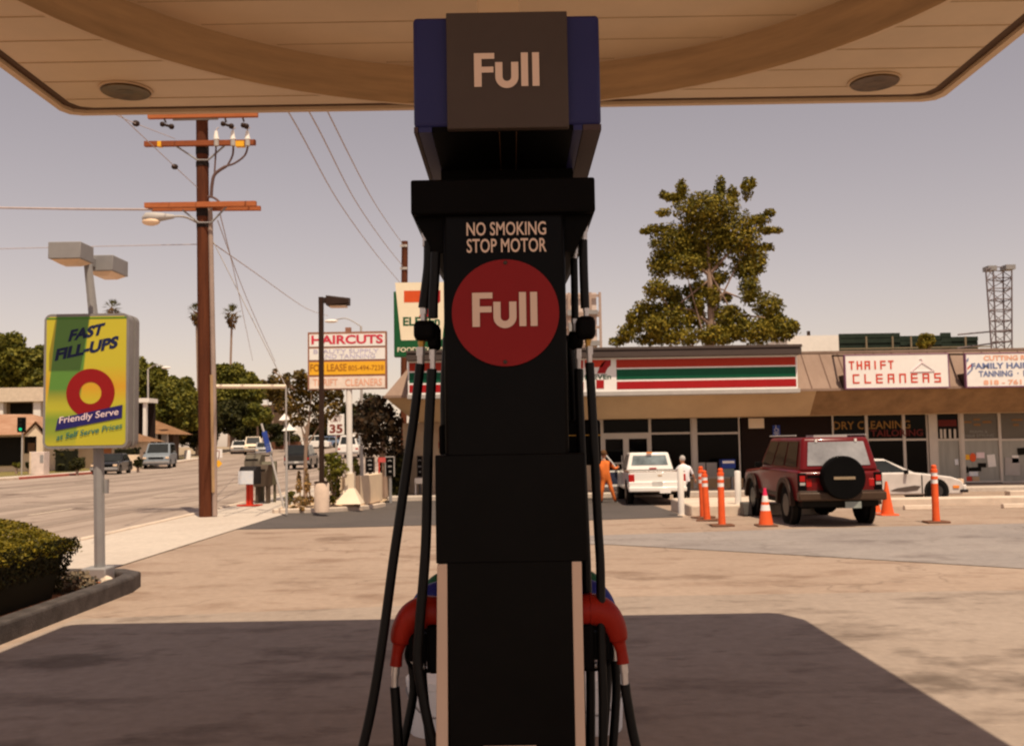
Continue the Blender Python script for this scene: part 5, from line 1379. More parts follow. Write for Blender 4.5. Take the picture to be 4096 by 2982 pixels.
for s in (-1, 1):
    tl = MB().box(s * (Wp / 2 + .004), s * (Wp / 2 - .16), yb - .035, yb + .05, .60, .90).build('tail_light', M['tail'], tk, bevel=.012)
    MB().box(s * (Wp / 2 - .01), s * (Wp / 2 - .15), yb - .042, yb - .02, .60, .68).build('amber_lens', M['taila'], tl)
MB().box(-Wp / 2 - .02, Wp / 2 + .02, yb - .14, yb + .0, .40, .54).build('rear_bumper', M['truckw'], tk, bevel=.03)
MB().box(.05, .37, yb - .15, yb - .142, .36, .48).build('number_plate', M['swhite'], tk)
MB().box(-.02, .2, -.575, -.56, 1.0, 1.04).build('badge', M['sred'], tk)
MB().box(-.08, .08, -.52, -.44, 1.48, 1.52).build('brake_lamp', M['taila'], tk)
mb = MB()      # open driver door: panel with a window frame above
hx, hy = -Wp / 2 - .01, .95
d = Vector((-math.sin(R(62)), -math.cos(R(62)), 0))
def dp(u, z): q = Vector((hx, hy, 0)) + d * u; return Vector((q.x, q.y, z))
n_ = Vector((d.y, -d.x, 0)) * .05
pts = [dp(0, .42), dp(.95, .42), dp(.98, .93), dp(0, .93)]
mb.add([q_ - n_ for q_ in pts] + [q_ + n_ for q_ in pts], [(0, 1, 2, 3), (7, 6, 5, 4), (0, 4, 5, 1), (1, 5, 6, 2), (2, 6, 7, 3), (3, 7, 4, 0)])
mb.tube(smooth_path([dp(.97, .9), dp(.92, 1.2), dp(.75, 1.43), dp(.5, 1.44), dp(.03, .93)], 4), .028, 6)
dr = mb.build('driver_door', M['truckw'], tk)
mb = MB(); pts = [dp(.08, .5), dp(.88, .5), dp(.9, .88), dp(.08, .88)]
e_ = n_ * 1.1
mb.add([q_ - e_ for q_ in pts], [(0, 1, 2, 3)]).add([q_ + e_ * 1 for q_ in pts], [(3, 2, 1, 0)])
mb.build('door_lining', mat("dark blue door lining", (.035, .04, .07), .7), dr, smooth=0)
MB().box(-.6, .6, yb + .2, 1.9, .3, .42).build('underbody', M['dark'], tk)
# ------------------------------------------------------------------ white coupe, side on
Lc, Wc = 4.3, 1.65
lw_ = [(-Lc / 2, .22), (-Lc / 2 - .02, .5), (-Lc / 2 + .05, .76), (-1.2, .84), (.75, .84), (1.2, .79), (1.85, .70), (Lc / 2 - .02, .60), (Lc / 2 + .05, .50), (Lc / 2 + .02, .2)]
Yc = 28.2
nose = P(3846, 1900, Yc).x
cp_ = vehicle('parked_coupe', "dented white coupe parked side on behind the long kerb wall", 'car', (nose - Lc / 2, Yc + .8, zg(10, Yc)), R(-90), mat("dirty white car paint", (.60, .54, .50), .35, var=.12, scale=2.5), Wc, Lc, 1.22, .2, .80, lw_, (-1.75, .95, -.75, .05), (-1.3, 1.42), .30, split=2, roofin=.16, bevel=.05, trim=M['carw'])
ORG[cp_.name] = Vector((0, 0, 0))
xs_ = Wc / 2 + .012      # side facing the camera is local +x
mb = MB(); mb.add([(xs_, .1, .33), (xs_, .55, .30), (xs_, .88, .34), (xs_, .98, .45), (xs_, .80, .47), (xs_, .3, .40)], [(0, 1, 2, 3, 4, 5)]); mb.build('dent_scrape', mat("dark scraped dent", (.10, .075, .065), .7), cp_, smooth=0)
mb = MB(); mb.box(xs_ - .02, xs_ + .004, 1.005, 1.03, .25, .76).box(xs_ - .02, xs_ + .004, -.35, -.33, .25, .8); mb.build('door_gap', M['dark'], cp_)
MB().box(xs_ - .04, xs_ + .012, 1.88, 2.05, .38, .45).build('side_marker', M['taila'], cp_)
MB().box(xs_ - .3, xs_ + .04, 2.08, 2.3, .26, .34).build('torn_bumper', M['trous'], cp_, bevel=.02)
# ================================================================== PEOPLE
def person(label, cat, pts, edges, mats, hand_pts, base, hair_m, head):
    """one skinned body; each skeleton edge names its cloth"""
    keys = list(pts)
    me = bpy.data.meshes.new('skeleton')
    me.from_pydata([pts[k][0] for k in keys], [(keys.index(a), keys.index(b)) for a, b, _ in edges], [])
    o = bpy.data.objects.new('skeleton', me); COL.objects.link(o)
    sk = o.modifiers.new('skin', 'SKIN'); sk.use_smooth_shade = True
    for i, k in enumerate(keys):
        v = me.skin_vertices[0].data[i]; v.radius = pts[k][1]; v.use_root = (k == 'pelvis')
    ss = o.modifiers.new('sub', 'SUBSURF'); ss.levels = 2
    dg = bpy.context.evaluated_depsgraph_get()
    ev = bpy.data.meshes.new_from_object(o.evaluated_get(dg))
    mb = MB()
    def near(c):
        best, bi = 9, 0
        for a, b, m in edges:
            p, q = Vector(pts[a][0]), Vector(pts[b][0]); d = q - p
            t = max(0, min(1, (c - p).dot(d) / max(d.length_squared, 1e-9)))
            e = (c - p - d * t).length - .3 * (pts[a][1][0] * (1 - t) + pts[b][1][0] * t)
            if e < best: best, bi = e, m
        return bi
    vs = [v.co.copy() for v in ev.vertices]; n0 = len(mb.v); mb.v += vs
    for p in ev.polygons: mb.f.append(list(p.vertices)); mb.m.append(near(p.center))
    bpy.data.objects.remove(o)
    for (w, d) in hand_pts:      # wrist position, pointing direction: palm, four fingers and a thumb
        w = Vector(w); d = Vector(d).normalized(); sd = d.cross(Vector((0, 1, 0))).normalized(); up_ = sd.cross(d)
        mb.ball(w + d * .05, (.035, .02, .045), 8, 6, 0)
        for i, ln in enumerate((.065, .078, .074, .058)):
            b0 = w + d * .085 + sd * (-.027 + .018 * i)
            mb.tube([b0, b0 + d * ln * .5, b0 + d * ln * .85 + up_ * .02], [.0095, .0088, .007], 6, 0)
        b0 = w + d * .03 + sd * .032
        mb.tube([b0, b0 + (d + sd).normalized() * .04, b0 + (d * 1.4 + sd).normalized() * .07], [.011, .010, .008], 6, 0)
    hc, hr, fwd = head
    hc = Vector(hc); f = Vector(fwd).normalized(); s_ = f.cross(ZU).normalized()
    mb.ball(hc, (hr * .8, hr * .92, hr * 1.15), 14, 10, 0)
    mb.ball(hc + f * hr * .92 - ZU * .01, (.016, .022, .02), 8, 6, 0)
    for k in (-1, 1):
        mb.ball(hc + s_ * k * hr * .8, (.014, .02, .03), 8, 6, 0)
        mb.ball(hc + f * hr * .8 + s_ * k * .035 + ZU * .015, .012, 6, 4, 4)
    mb.tube([hc + f * hr * .86 - s_ * .03 - ZU * .05, hc + f * hr * .92 - ZU * .052, hc + f * hr * .86 + s_ * .03 - ZU * .05], .007, 6, 4)
    b = mb.build('person', mats, loc=base, smooth=180)
    tag(b, label, cat)
    mb = MB(); mb.ball(hc - f * .012 + ZU * .025, (hr * .9, hr * .98, hr * 1.02), 14, 10); mb.build('hair', hair_m, b, smooth=180)
    return b
Ym = 30.4
def J(px, py, r, dy=0): return (P(px, py, Ym + dy), (r, r * .85) if not isinstance(r, tuple) else r)
pts = {'pelvis': J(2424, 1908, (.18, .14)), 'waist': J(2419, 1886, (.17, .13)), 'chest': J(2414, 1862, (.20, .14)), 'neck0': J(2415, 1842, .08), 'head': J(2415, 1830, .06),
       'shL': J(2393, 1850, .07), 'elL': J(2384, 1882, .052, -.05), 'haL': J(2390, 1908, .036, .1), 'shR': J(2436, 1850, .07), 'elR': J(2458, 1874, .052, .08), 'haR': J(2470, 1868, .036, .3),
       'hipL': J(2413, 1918, .105), 'knL': J(2408, 1960, .075, -.05), 'anL': J(2405, 1999, .055), 'toL': J(2407, 2003, .045, .16), 'hipR': J(2434, 1917, .105), 'knR': J(2446, 1957, .075, -.05), 'anR': J(2459, 1998, .055), 'toR': J(2464, 2003, .045, .15)}
eds = [('pelvis', 'waist', 1), ('waist', 'chest', 1), ('chest', 'neck0', 1), ('neck0', 'head', 0), ('chest', 'shL', 1), ('shL', 'elL', 1), ('elL', 'haL', 1), ('chest', 'shR', 1), ('shR', 'elR', 1), ('elR', 'haR', 1), ('pelvis', 'hipL', 1), ('hipL', 'knL', 1), ('knL', 'anL', 1), ('anL', 'toL', 3), ('pelvis', 'hipR', 1), ('hipR', 'knR', 1), ('knR', 'anR', 1), ('anR', 'toR', 3)]
person("person in orange coveralls leaning to the open truck door, seen from behind", 'person', pts, eds, [M['skin'], M['suit'], M['suit'], M['shoe'], M['dark']], [(pts['haL'][0], (.1, .5, -1)), (pts['haR'][0], (.5, 1, .1))], G(2430, 2004), M['hairb'], (P(2415, 1815, Ym + .02), .105, (.3, 1, -.1)))
Ym = 30.3
pts = {'pelvis': J(2745, 1926, (.14, .11)), 'waist': J(2742, 1905, (.14, .11)), 'chest': J(2737, 1880, (.17, .12)), 'neck0': J(2732, 1858, .07, .05), 'head': J(2730, 1848, .055, .08),
       'shL': J(2713, 1868, .07), 'elL': J(2700, 1890, .048, .1), 'haL': J(2690, 1899, .033, .25), 'shR': J(2759, 1870, .07), 'elR': J(2770, 1894, .046), 'haR': J(2779, 1914, .033, .05),
       'hipL': J(2736, 1932, .10), 'knL': J(2741, 1966, .07, -.05), 'anL': J(2740, 1998, .05), 'toL': J(2736, 2002, .042, .15), 'hipR': J(2754, 1932, .10), 'knR': J(2754, 1966, .07, -.03), 'anR': J(2753, 1998, .05), 'toR': J(2752, 2002, .042, .15)}
eds = [(a, b, {('shL', 'elL'): 1, ('elL', 'haL'): 0, ('shR', 'elR'): 1, ('elR', 'haR'): 0}.get((a, b), 3 if 'to' in b else 2 if b[:2] in ('hi', 'kn', 'an') else 0 if b == 'head' else 1)) for a, b, _ in eds]
person("person in a white shirt and dark trousers bending beside the white bollard", 'person', pts, eds, [M['skin'], M['shirt'], M['trous'], M['trous'], M['dark']], [(pts['haL'][0], (-.6, .8, -.2)), (pts['haR'][0], (.25, .2, -1))], G(2745, 2003), M['hairg'], (P(2729, 1837, Ym + .1), .1, (-.4, 1, -.4)))
# ================================================================== CONES, POSTS, BOLLARDS
def zcone(z, h=.72): return .145 * (1 - z / h) + .026 * (z / h)
def cone(striped):
    t = thing('traffic_cone', '', 'traffic cone', (0, 0, 0), "orange traffic cones")
    MB().box(-.19, .19, -.19, .19, 0, .035).build('cone_base', M['conebase'] if striped else M['cone'], t, bevel=.012)
    bands = ((.03, .30, 'cone'), (.30, .41, 'conew'), (.41, .465, 'cone'), (.465, .585, 'conew'), (.585, .73, 'conep')) if striped else ((.03, .73, 'cone'),)
    mb = MB(); mats_ = []
    for z0, z1, m in bands:
        if M[m] not in mats_: mats_.append(M[m])
        mb.lathe([(zcone(z0), z0), (zcone(z1), z1)], (0, 0, 0), 24, mats_.index(M[m]))
    mb.build('cone_body', mats_, t)
    return t
c1 = cone(True); g = G(3064, 2103); c1.location = g; c1["label"] = "orange cone with two white bands and a pink tip, before the red vehicle"
c2 = cone(False); g = G(3550, 2060); c2.location = g; c2["label"] = "plain orange cone nearer to us behind the red vehicle's right side"
c3 = copy_tree(c2); c3.location = G(3497, 2047); c3["label"] = "plain orange cone half hidden behind the red vehicle's rear tyre"
def delin():
    t = thing('delineator_post', '', 'marker post', (0, 0, 0), "orange delineator posts")
    mb = MB(); mb.box(-.22, .22, -.16, .16, 0, .04); mb.build('post_base', M['conebase'], t, bevel=.012)
    mb = MB(); mb.lathe([(.075, .03), (.068, .2), (.062, .76)], (0, 0, 0), 18, 0).lathe([(.062, .76), (.062, .84)], (0, 0, 0), 18, 1).lathe([(.066, .84), (.066, .90)], (0, 0, 0), 18, 0).lathe([(.06, .90), (.06, .97)], (0, 0, 0), 18, 1).lathe([(.066, .97), (.066, 1.03), (.045, 1.04), (.05, 1.07), (.05, 1.1), (.03, 1.12)], (0, 0, 0), 18, 0)
    mb.build('post_body', [M['cone'], M['conew']], t)
    return t
d1 = delin()
for i, (px, py, lab) in enumerate(((2888, 2103, "banded orange marker post standing alone, left of the striped cone"), (3745, 2090, "banded orange marker post right of the red vehicle, before the coupe"), (2813, 2071, "rear one of two overlapping banded orange marker posts by the white bollard"), (2829, 2082, "front one of two overlapping banded orange marker posts by the white bollard"))):
    o = d1 if i == 0 else copy_tree(d1)
    o.location = G(px, py); o["label"] = lab
    if i == 2: o.rotation_euler = (0, R(-1.5), R(20))
    if i == 3: o.rotation_euler = (0, R(-2), R(-12)); o.scale = (1, 1, .93)
def bollard(px, py, top, lab):
    g = G(px, py); g.z = zg(g.x, g.y); h = P(px, top, g.y).z - g.z
    t = thing('bollard', lab, 'bollard', g, "white bollards at the parking lot")
    MB().lathe([(.072, 0), (.072, h - .03), (.06, h - .008), (.03, h)], g, 20).build('tube', M['white'], t)
    MB().lathe([(.1, 0), (.098, .02), (.075, .025)], g, 20).build('collar', M['kerbw'], t)
bollard(2726, 2062, 1868, "white bollard covering the right rear corner of the white pickup")
bollard(2955, 2058, 1881, "white bollard right of the marker posts, before the dark brown wall")
# dark box standing in for the grey shading beside the right bollard
g = G(2930, 2050)
tag(MB().box(g.x - .11, g.x + .09, 22.25, 22.6, -.02, .27).build('shade_box', mat("dark grey shade colour", (.11, .10, .09), .6), loc=g, bevel=.02), "small grey shade box left of the right white bollard", 'shade box')
WS = "concrete wheel stops"
def wstop(px0, px1, py, lab):
    a, b = G(px0, py), G(px1, py)
    mb = MB(); y = (a.y + b.y) / 2; z = zg(a.x, y)
    mb.prism_yz([(y - .09, z), (y - .07, z + .11), (y + .05, z + .11), (y + .08, z)], a.x, b.x)
    o = tag(mb.build('wheel_stop', M['kerbw'], loc=(a.x, y, z), bevel=.015), lab, 'wheel stop', WS)
wstop(3606, 3742, 2037, "short pale wheel stop in front of the kerb wall, left of the right marker post")
wstop(3990, 4220, 2030, "long pale wheel stop in front of the kerb wall at the right edge")
a = P(4034, 1975, 29.5)
tag(MB().box(a.x, a.x + 2.2, 29.4, 29.75, zg(9, 29) , P(4034, 1962, 29.5).z).build('concrete_block', M['kerbw'], loc=(a.x, 29.5, -.2), bevel=.02), "pale concrete block behind the kerb wall below the salon windows", 'block')
# blue newspaper rack and pale box by the shop window
p, q, r, s = RX(2881, 1836, 2937, 1872, 34.6)
t = thing('newspaper_rack', "blue newspaper rack with a white stripe outside the shop window", 'newspaper box', ((p + q) / 2, 34.6, -.05))
MB().box(p, q, 34.4, 34.8, r, s).build('rack_top', M['bluesign'], t, bevel=.02)
MB().box(p + .04, q - .04, 34.392, 34.4, s - .13, s - .05).build('stripe', M['swhite'], t)
MB().box(p + .02, q - .04, 34.45, 34.75, P(2900, 1905, 34.6).z, r).build('rack_body', mat("grey green rack paint", (.16, .20, .20), .5), t, bevel=.01)
mb = MB()
for x in (p + .08, q - .1): mb.box(x - .03, x + .03, 34.5, 34.7, -.05, P(2900, 1905, 34.6).z)
mb.build('leg', M['greym'], t)
# ================================================================== NEWSPAPER BOXES BY THE STREET
NG = "newspaper boxes by the street"
def newsbox(lab, px, py, m, w, zb_, zt_, legs, rot=0, front=None, tiltf=0):
    g = G(px, py, .03); t = thing('newspaper_box', lab, 'newspaper box', (0, 0, 0), NG)
    mb = MB()
    mb.prism_yz([(-.2, zb_), (.2, zb_), (.2, zt_), (-.08, zt_), (-.22, zt_ - .18)], -w / 2, w / 2); mb.build('case', m, t, bevel=.02)
    mb = MB()
    if legs == 1: mb.box(-.075, -.01, -.07, .07, .03, zb_).box(.01, .075, -.07, .07, .03, zb_)
    else:
        for x in (-w / 2 + .05, w / 2 - .05): mb.box(x - .035, x + .035, -.1, .1, .0, zb_)
    mb.build('leg', M['newsr'] if legs == 1 else m, t)
    if legs == 1: MB().box(-.3, .3, -.2, .2, 0, .03).build('base_plate', M['newsr'], t)
    if front:
        mb = MB(); mb.box(-w / 2 + .02, w / 2 - .02, -.235, -.222, zb_ + .01, zt_ - .12); mb.build('poster', front, t)
    MB().box(-w / 2 + .05, w / 2 - .05, -.232, -.2, zt_ - .17, zt_ - .13).build('coin_slot', M['dark'], t)
    t.location = g; t.rotation_euler.z = R(rot)
    return t
newsbox("red newspaper box with a pale blue poster on a twin red leg", 999, 2021, M['trous'], .50, .60, 1.10, 1, -14, M['paper'])
newsbox("tall grey olive double newspaper box behind the red one", 1019, 2006, M['newsg'], .50, .7, 1.42, 2, -10)
newsbox("low brown newspaper box between the two taller ones", 1052, 2010, M['newsb'], .42, .48, 1.12, 2, -10)
newsbox("brown newspaper box nearest to the leaning blue sign post", 1076, 2005, mat("olive brown newspaper box paint", (.11, .095, .06), .5), .44, .5, 1.2, 2, 8)
# leaning street sign
a, b = G(1137, 2032), None
Yl = 25.6
bs_ = P(1137, 2032, Yl); bs_.z = .09
tpp = P(1046, 1694, Yl + .3)
t = thing('leaning_sign_post', "leaning street sign post with a tall narrow blue panel", 'sign', bs_)
MB().tube([bs_, bs_.lerp(tpp, .5) + Vector((.02, 0, 0)), tpp], .028, 8).build('post', M['greyl'], t)
mb = MB(); c0, c1, c2, c3_ = P(1047, 1728, Yl + .2), P(1066, 1722, Yl + .2), P(1085, 1802, Yl + .12), P(1066, 1809, Yl + .12)
mb.add([c0, c1, c2, c3_] + [c + Vector((0, .02, 0)) for c in (c0, c1, c2, c3_)], [(0, 1, 2, 3), (7, 6, 5, 4), (0, 4, 5, 1), (1, 5, 6, 2), (2, 6, 7, 3), (3, 7, 4, 0)])
MBp = mb.build('panel', M['bluesign'], t, smooth=0)
mb = MB(); U_, V_ = (c2 - c3_), (c0 - c3_); o_ = Vector((0, -.006, 0))
for v0, v1 in ((.1, .15), (.2, .28), (.34, .38)): mb.poly([c3_ + U_ * .2 + V_ * v0 + o_, c3_ + U_ * .8 + V_ * v0 + o_, c3_ + U_ * .8 + V_ * v1 + o_, c3_ + U_ * .2 + V_ * v1 + o_])
mb.build('faint_marking', mat("faint blue marking", (.12, .16, .34), .5), MBp, smooth=0)
# low cream walls by the planter
A = [(-4.75, 28.0), (-4.32, 28.35), (-4.05, 30.9)]
wz = .80
t = thing('low_wall', "low cream block wall at the end of the planter, before the store corner", 'wall', (-4.2, 29.5, 0))
mb = MB(); mb.prism_xy([(-5.0, 28.15), (-4.42, 28.0), (-4.06, 30.9), (-4.26, 30.95), (-4.56, 28.24), (-4.98, 28.38)], -.05, wz); mb.build('blockwork', M['wallk'], t, bevel=.015)
MB().box(-4.46, -4.30, 27.86, 28.02, -.05, .82).build('end_post', mat("taupe post paint", (.32, .22, .16), .7), t)
g = P(1440, 1960, 28.0)
t = thing('grey_pipe_post', "grey pipe standing behind the low cream wall", 'post', (P(1450, 1950, 29).x, 29, 0))
MB().tube([(P(1450, 1900, 29).x, 29, .0), (P(1444, 1780, 29).x, 29, P(1444, 1780, 29).z)], .05, 10).build('pipe', M['greyl'], t)
# payphones
PG = "black payphone stands by the store corner"
def phone(lab, px0, px1, py0, py1, Y, frame):
    p, q, r, s = RX(px0, py0, px1, py1, Y)
    t = thing('payphone', lab, 'payphone', ((p + q) / 2, Y, 0), PG)
    MB().box(p + .02, q - .02, Y, Y + .12, r, s).build('panel', M['black'], t, bevel=.01)
    mb = MB(); mb.box(p, p + .02, Y - .05, Y + .14, r - .02, s).box(q - .02, q, Y - .05, Y + .14, r - .02, s).box(p, q, Y - .05, Y + .14, s, s + .03); mb.build('frame', M[frame], t)
    mb = MB(); mb.tube([((p + q) / 2, Y + .08, zg(-4, Y)), ((p + q) / 2, Y + .08, r)], .05, 8); mb.build('post', M['greym'], t)
    mb = MB(); cx_ = (p + q) / 2; cz_ = (r + s) / 2; h = (s - r)
    mb.tube(smooth_path([Vector((cx_ - .06, Y - .03, cz_ + h * .28)), Vector((cx_, Y - .03, cz_ + h * .34)), Vector((cx_ + .06, Y - .03, cz_ + h * .28))], 3), .018, 6)
    mb.box(cx_ - .06, cx_ + .06, Y - .02, Y - .005, cz_ - .02, cz_ + .03).box(cx_ - .03, cx_ + .05, Y - .02, Y - .005, cz_ - h * .3, cz_ - h * .22)
    mb.build('handset', M['greym'], t)
phone("black payphone stand just above the low cream wall", 1462, 1497, 1830, 1888, 30.9, 'hgrey')
phone("black payphone in a pale frame, in front of the dark bush", 1541, 1578, 1828, 1902, 32.2, 'greyl')
phone("black payphone by the store wall, behind the hoses", 1668, 1690, 1825, 1905, 34.9, 'hgrey')
p, q, r, s = RX(1660, 1910, 1697, 1933, 34.4)
t = thing('white_bench', "small white bench under the payphone by the store wall", 'bench', ((p + q) / 2, 34.4, -.05))
MB().box(p, q, 34.2, 34.7, r, s).build('seat', M['white'], t, bevel=.02)
for x in (p + .03, q - .03): MB().box(x - .02, x + .02, 34.25, 34.65, -.05, r).build('leg', M['white'], t)
p, q, r, s = RX(1512, 1828, 1542, 1848, 31.9)
t = thing('red_notice_frame', "small red notice board beside the framed payphone", 'notice', ((p + q) / 2, 31.9, 0))
MB().box(p, q, 31.9, 31.93, r, s).build('panel', mat("coral red panel", (.55, .10, .09), .5), t)
MB().tube([(p + .03, 31.92, zg(-4, 32)), (p + .03, 31.92, s)], .025, 6).build('post', M['newsr'], t)
p, q, r, s = RX(1754, 1708, 1790, 1800, 35.49)
t = thing('store_wall_notice', "red and white notice on the store wall between the hoses and the pump", 'notice', ((p + q) / 2, YW, r))
MB().box(p, q, YW - .03, YW - .002, r, s).build('panel', mat("peach panel", (.60, .36, .22), .6), t)
MB().box(p, q, YW - .036, YW - .03, r + .1, r + .3).build('red_band', M['sred'], t)
# ================================================================== BACKGROUND BUILDINGS
def panel(t, name, px, Y, m, th=.05, parent=None):
    p, q, r, s = RX(*px, Y)
    return MB().box(p, q, Y - th, Y + .02, r, s).build(name, m, parent or t, smooth=0)
# flat roofed apartment block at the left
Y = 86
p, q, r, s = RX(-420, 1550, 470, 1606, Y)
t = thing('apartment_building', "flat roofed cream apartment block with a white roof band, at the far left", 'building', ((p + q) / 2, Y, .3))
MB().box(p, q, Y, Y + 3.5, r, s).build('roof_band', mat("sun faded cream band", (.66, .54, .42), .8), t, smooth=0)
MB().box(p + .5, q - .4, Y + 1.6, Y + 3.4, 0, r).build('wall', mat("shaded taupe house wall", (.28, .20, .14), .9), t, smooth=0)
for x0, x1 in ((-300, -180), (-120, -20), (42, 128), (165, 200)): panel(t, 'window', (x0, 1612, x1, 1660), Y + 1.55, M['dark'])
for x0, x1 in ((133, 162), (-10, 12)):
    p_, q_, r_, s_ = RX(x0, 1604, x1, 1690, Y + .3); MB().box(p_, q_, Y + .3, Y + .9, 0, s_).build('column', M['white'], t, smooth=0)
p_, q_, r_, s_ = RX(440, 1592, 592, 1609, Y); MB().box(p_, q_, Y + .2, Y + 2.4, r_, s_).build('walkway_roof', M['white'], t, smooth=0)
p_, q_, r_, s_ = RX(565, 1609, 577, 1690, Y); MB().box(p_, q_, Y + .4, Y + .8, 0, s_ + .3).build('column', M['white'], t, smooth=0)
p_, q_, r_, s_ = RX(470, 1606, 586, 1690, Y); MB().box(p_, q_, Y + 1.8, Y + 2.2, 0, s_).build('wall', M['wallb'], t, smooth=0)
# bungalow in front
Y = 72
def P3(px, py, yy): v = P(px, py, yy); return (v.x, v.y, v.z)
p, q, r, s = RX(-260, 1738, 172, 1860, Y)
t = thing('bungalow', "bungalow with a faded red tile roof and a small white gable, at the left edge", 'house', ((p + q) / 2, Y, .15))
MB().box(p, q, Y, Y + 9, 0, s).build('wall', M['housew'], t, smooth=0)
e0, e1, r0, r1 = P(-300, 1742, Y - 1.2), P(190, 1736, Y - 1.2), P(-220, 1656, Y + 4.5), P(130, 1656, Y + 4.5)
b0, b1 = Vector((e0.x, Y + 10.5, e0.z)), Vector((e1.x, Y + 10.5, e1.z))
mb = MB(); mb.add([e0, e1, r1, r0, b0, b1], [(0, 1, 2, 3), (1, 5, 2), (5, 4, 3, 2), (4, 0, 3)]); rf = mb.build('roof', M['tileroof'], t, smooth=0)
mb = MB(); a, b, c = P(88, 1738, Y - 1.8), P(142, 1683, Y - 1.8), P(196, 1740, Y - 1.8)
o_ = Vector((0, 4, 0))
mb.add([a, b, c, a + o_, b + o_, c + o_], [(0, 1, 4, 3), (1, 2, 5, 4)]); mb.build('gable_roof', M['tileroof'], rf, smooth=0)
a, b, c = P(98, 1742, Y - 1.6), P(142, 1697, Y - 1.6), P(172, 1742, Y - 1.6)
dn = P(135, 1862, Y - 1.6).z
mb = MB(); mb.prism_xz([(a.x, a.z), (b.x, b.z), (c.x, c.z), (c.x, .1), (c.x - .45, .1), (c.x - .45, a.z - .05), (a.x, a.z - .05)], Y - 1.6, Y - 1.4); mb.build('gable', M['housew'], t, smooth=0)
panel(t, 'garage_opening', (-70, 1748, 86, 1862), Y, M['dark'], .1); panel(t, 'window', (100, 1742, 148, 1812), Y, M['dark'], .1)
panel(t, 'window_blind', (112, 1770, 140, 1810), Y - .1, mat("brown blind", (.16, .09, .05), .8), .02)
# low white house behind the sign
Y = 77
p, q, r, s = RX(290, 1765, 470, 1850, Y)
t = thing('low_white_house', "low white house wall with an orange brown door, under the pole sign", 'house', ((p + q) / 2, Y, .15))
MB().box(p, q, Y, Y + 7, 0, s).build('wall', M['housew'], t, smooth=0)
panel(t, 'door', (395, 1793, 446, 1850), Y, M['houset'], .08)
e0, e1 = P(270, 1768, Y - .9), P(500, 1765, Y - .9); zr = P(380, 1715, Y + 3).z
mb = MB(); mb.add([e0, e1, (e1.x - 2, Y + 3.5, zr), (e0.x + 2, Y + 3.5, zr), (e0.x, Y + 8, e0.z), (e1.x, Y + 8, e1.z)], [(0, 1, 2, 3), (1, 5, 2), (5, 4, 3, 2), (4, 0, 3)]); mb.build('roof', M['tanroof'], t, smooth=0)
# house with the brown hip roof above the van
Y = 92
p, q, r, s = RX(560, 1734, 672, 1820, Y)
t = thing('hip_roofed_house', "small house with a brown shingle hip roof and porch columns, above the blue van", 'house', ((p + q) / 2, Y, .4))
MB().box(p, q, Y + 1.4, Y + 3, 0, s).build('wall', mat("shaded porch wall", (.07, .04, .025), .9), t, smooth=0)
e0, e1 = P(545, 1732, Y - .3), P(705, 1736, Y - .3); r0, r1 = P(530, 1664, Y + 2.2), P(602, 1672, Y + 2.2)
mb = MB(); mb.add([e0, e1, r1, r0, (e0.x, Y + 4.5, e0.z), (e1.x, Y + 4.5, e1.z)], [(0, 1, 2, 3), (1, 5, 2), (5, 4, 3, 2), (4, 0, 3)]); mb.build('roof', M['tanroof'], t, smooth=0)
for x0, x1, m in ((586, 594, 'white'), (613, 624, 'white'), (645, 668, 'greyl')):
    p_, q_, r_, s_ = RX(x0, 1730, x1, 1800, Y + .2); MB().box(p_, q_, Y + .2, Y + .6, .2, s_).build('column', M[m], t, smooth=0)
panel(t, 'porch_wall', (592, 1772, 628, 1795), Y + .15, M['housew'], .1)
# low front wall, white tank and tan building up the street
Y = 74
tag(MB().box(P(470, 1815, Y).x, P(555, 1815, Y).x, Y, Y + .3, 0, P(510, 1818, Y).z).build('garden_wall', M['housew'], loc=(P(510, 1815, Y).x, Y, 0)), "low cream garden wall behind the black hatchback", 'wall')
c_ = P(750, 1830, 96)
t = thing('white_tank', "small white upright tank left of the utility pole", 'tank', (c_.x, 96, zg(c_.x, 96)))
MB().lathe([(.30, zg(c_.x, 96)), (.30, P(750, 1805, 96).z), (.22, P(750, 1799, 96).z)], (c_.x, 96, 0), 16).build('drum', M['white'], t)
Y = 128
p, q, r, s = RX(1050, 1618, 1126, 1660, Y)
t = thing('tan_building', "distant tan building between the trees, left of the brown lamp post", 'building', ((p + q) / 2, Y, 1.5))
MB().box(p, q, Y, Y + 6, 1, s).build('wall', mat("tan far wall", (.42, .29, .19), .9), t, smooth=0)
panel(t, 'window', (1085, 1640, 1112, 1648), Y, M['dark'])
for px0, px1, pt, pb, lab in ((1115, 1152, 1652, 1680, "higher white peaked awning beyond the strut pole"), (1128, 1178, 1690, 1722, "lower white peaked awning beyond the strut pole")):
    Y = 112; a, b, c = P(px0, pb, Y), P((px0 + px1) / 2 + 4, pt, Y + 1), P(px1, pb - 2, Y)
    t = thing('peaked_awning', lab, 'awning', (b.x, Y + 1, zg(b.x, Y)), "white peaked awnings up the street")
    mb = MB(); d_ = a.x - c.x
    mb.add([a, c, (c.x, Y + 2, c.z), (a.x, Y + 2, a.z), b], [(0, 1, 4), (1, 2, 4), (2, 3, 4), (3, 0, 4)]); mb.build('cover', M['white'], t, smooth=0)
    MB().tube([(b.x, Y + 1, zg(b.x, Y)), b], .05, 6).build('post', M['greyl'], t)
Y = 121
p, q, r, s = RX(1085, 1766, 1205, 1795, Y)
tag(MB().box(p, q, Y, Y + .3, 1, s).build('brick_fence', mat("red brown fence", (.16, .07, .04), .9), loc=((p + q) / 2, Y, 1)), "long red brown fence up the street, behind the thin tree trunk", 'fence')
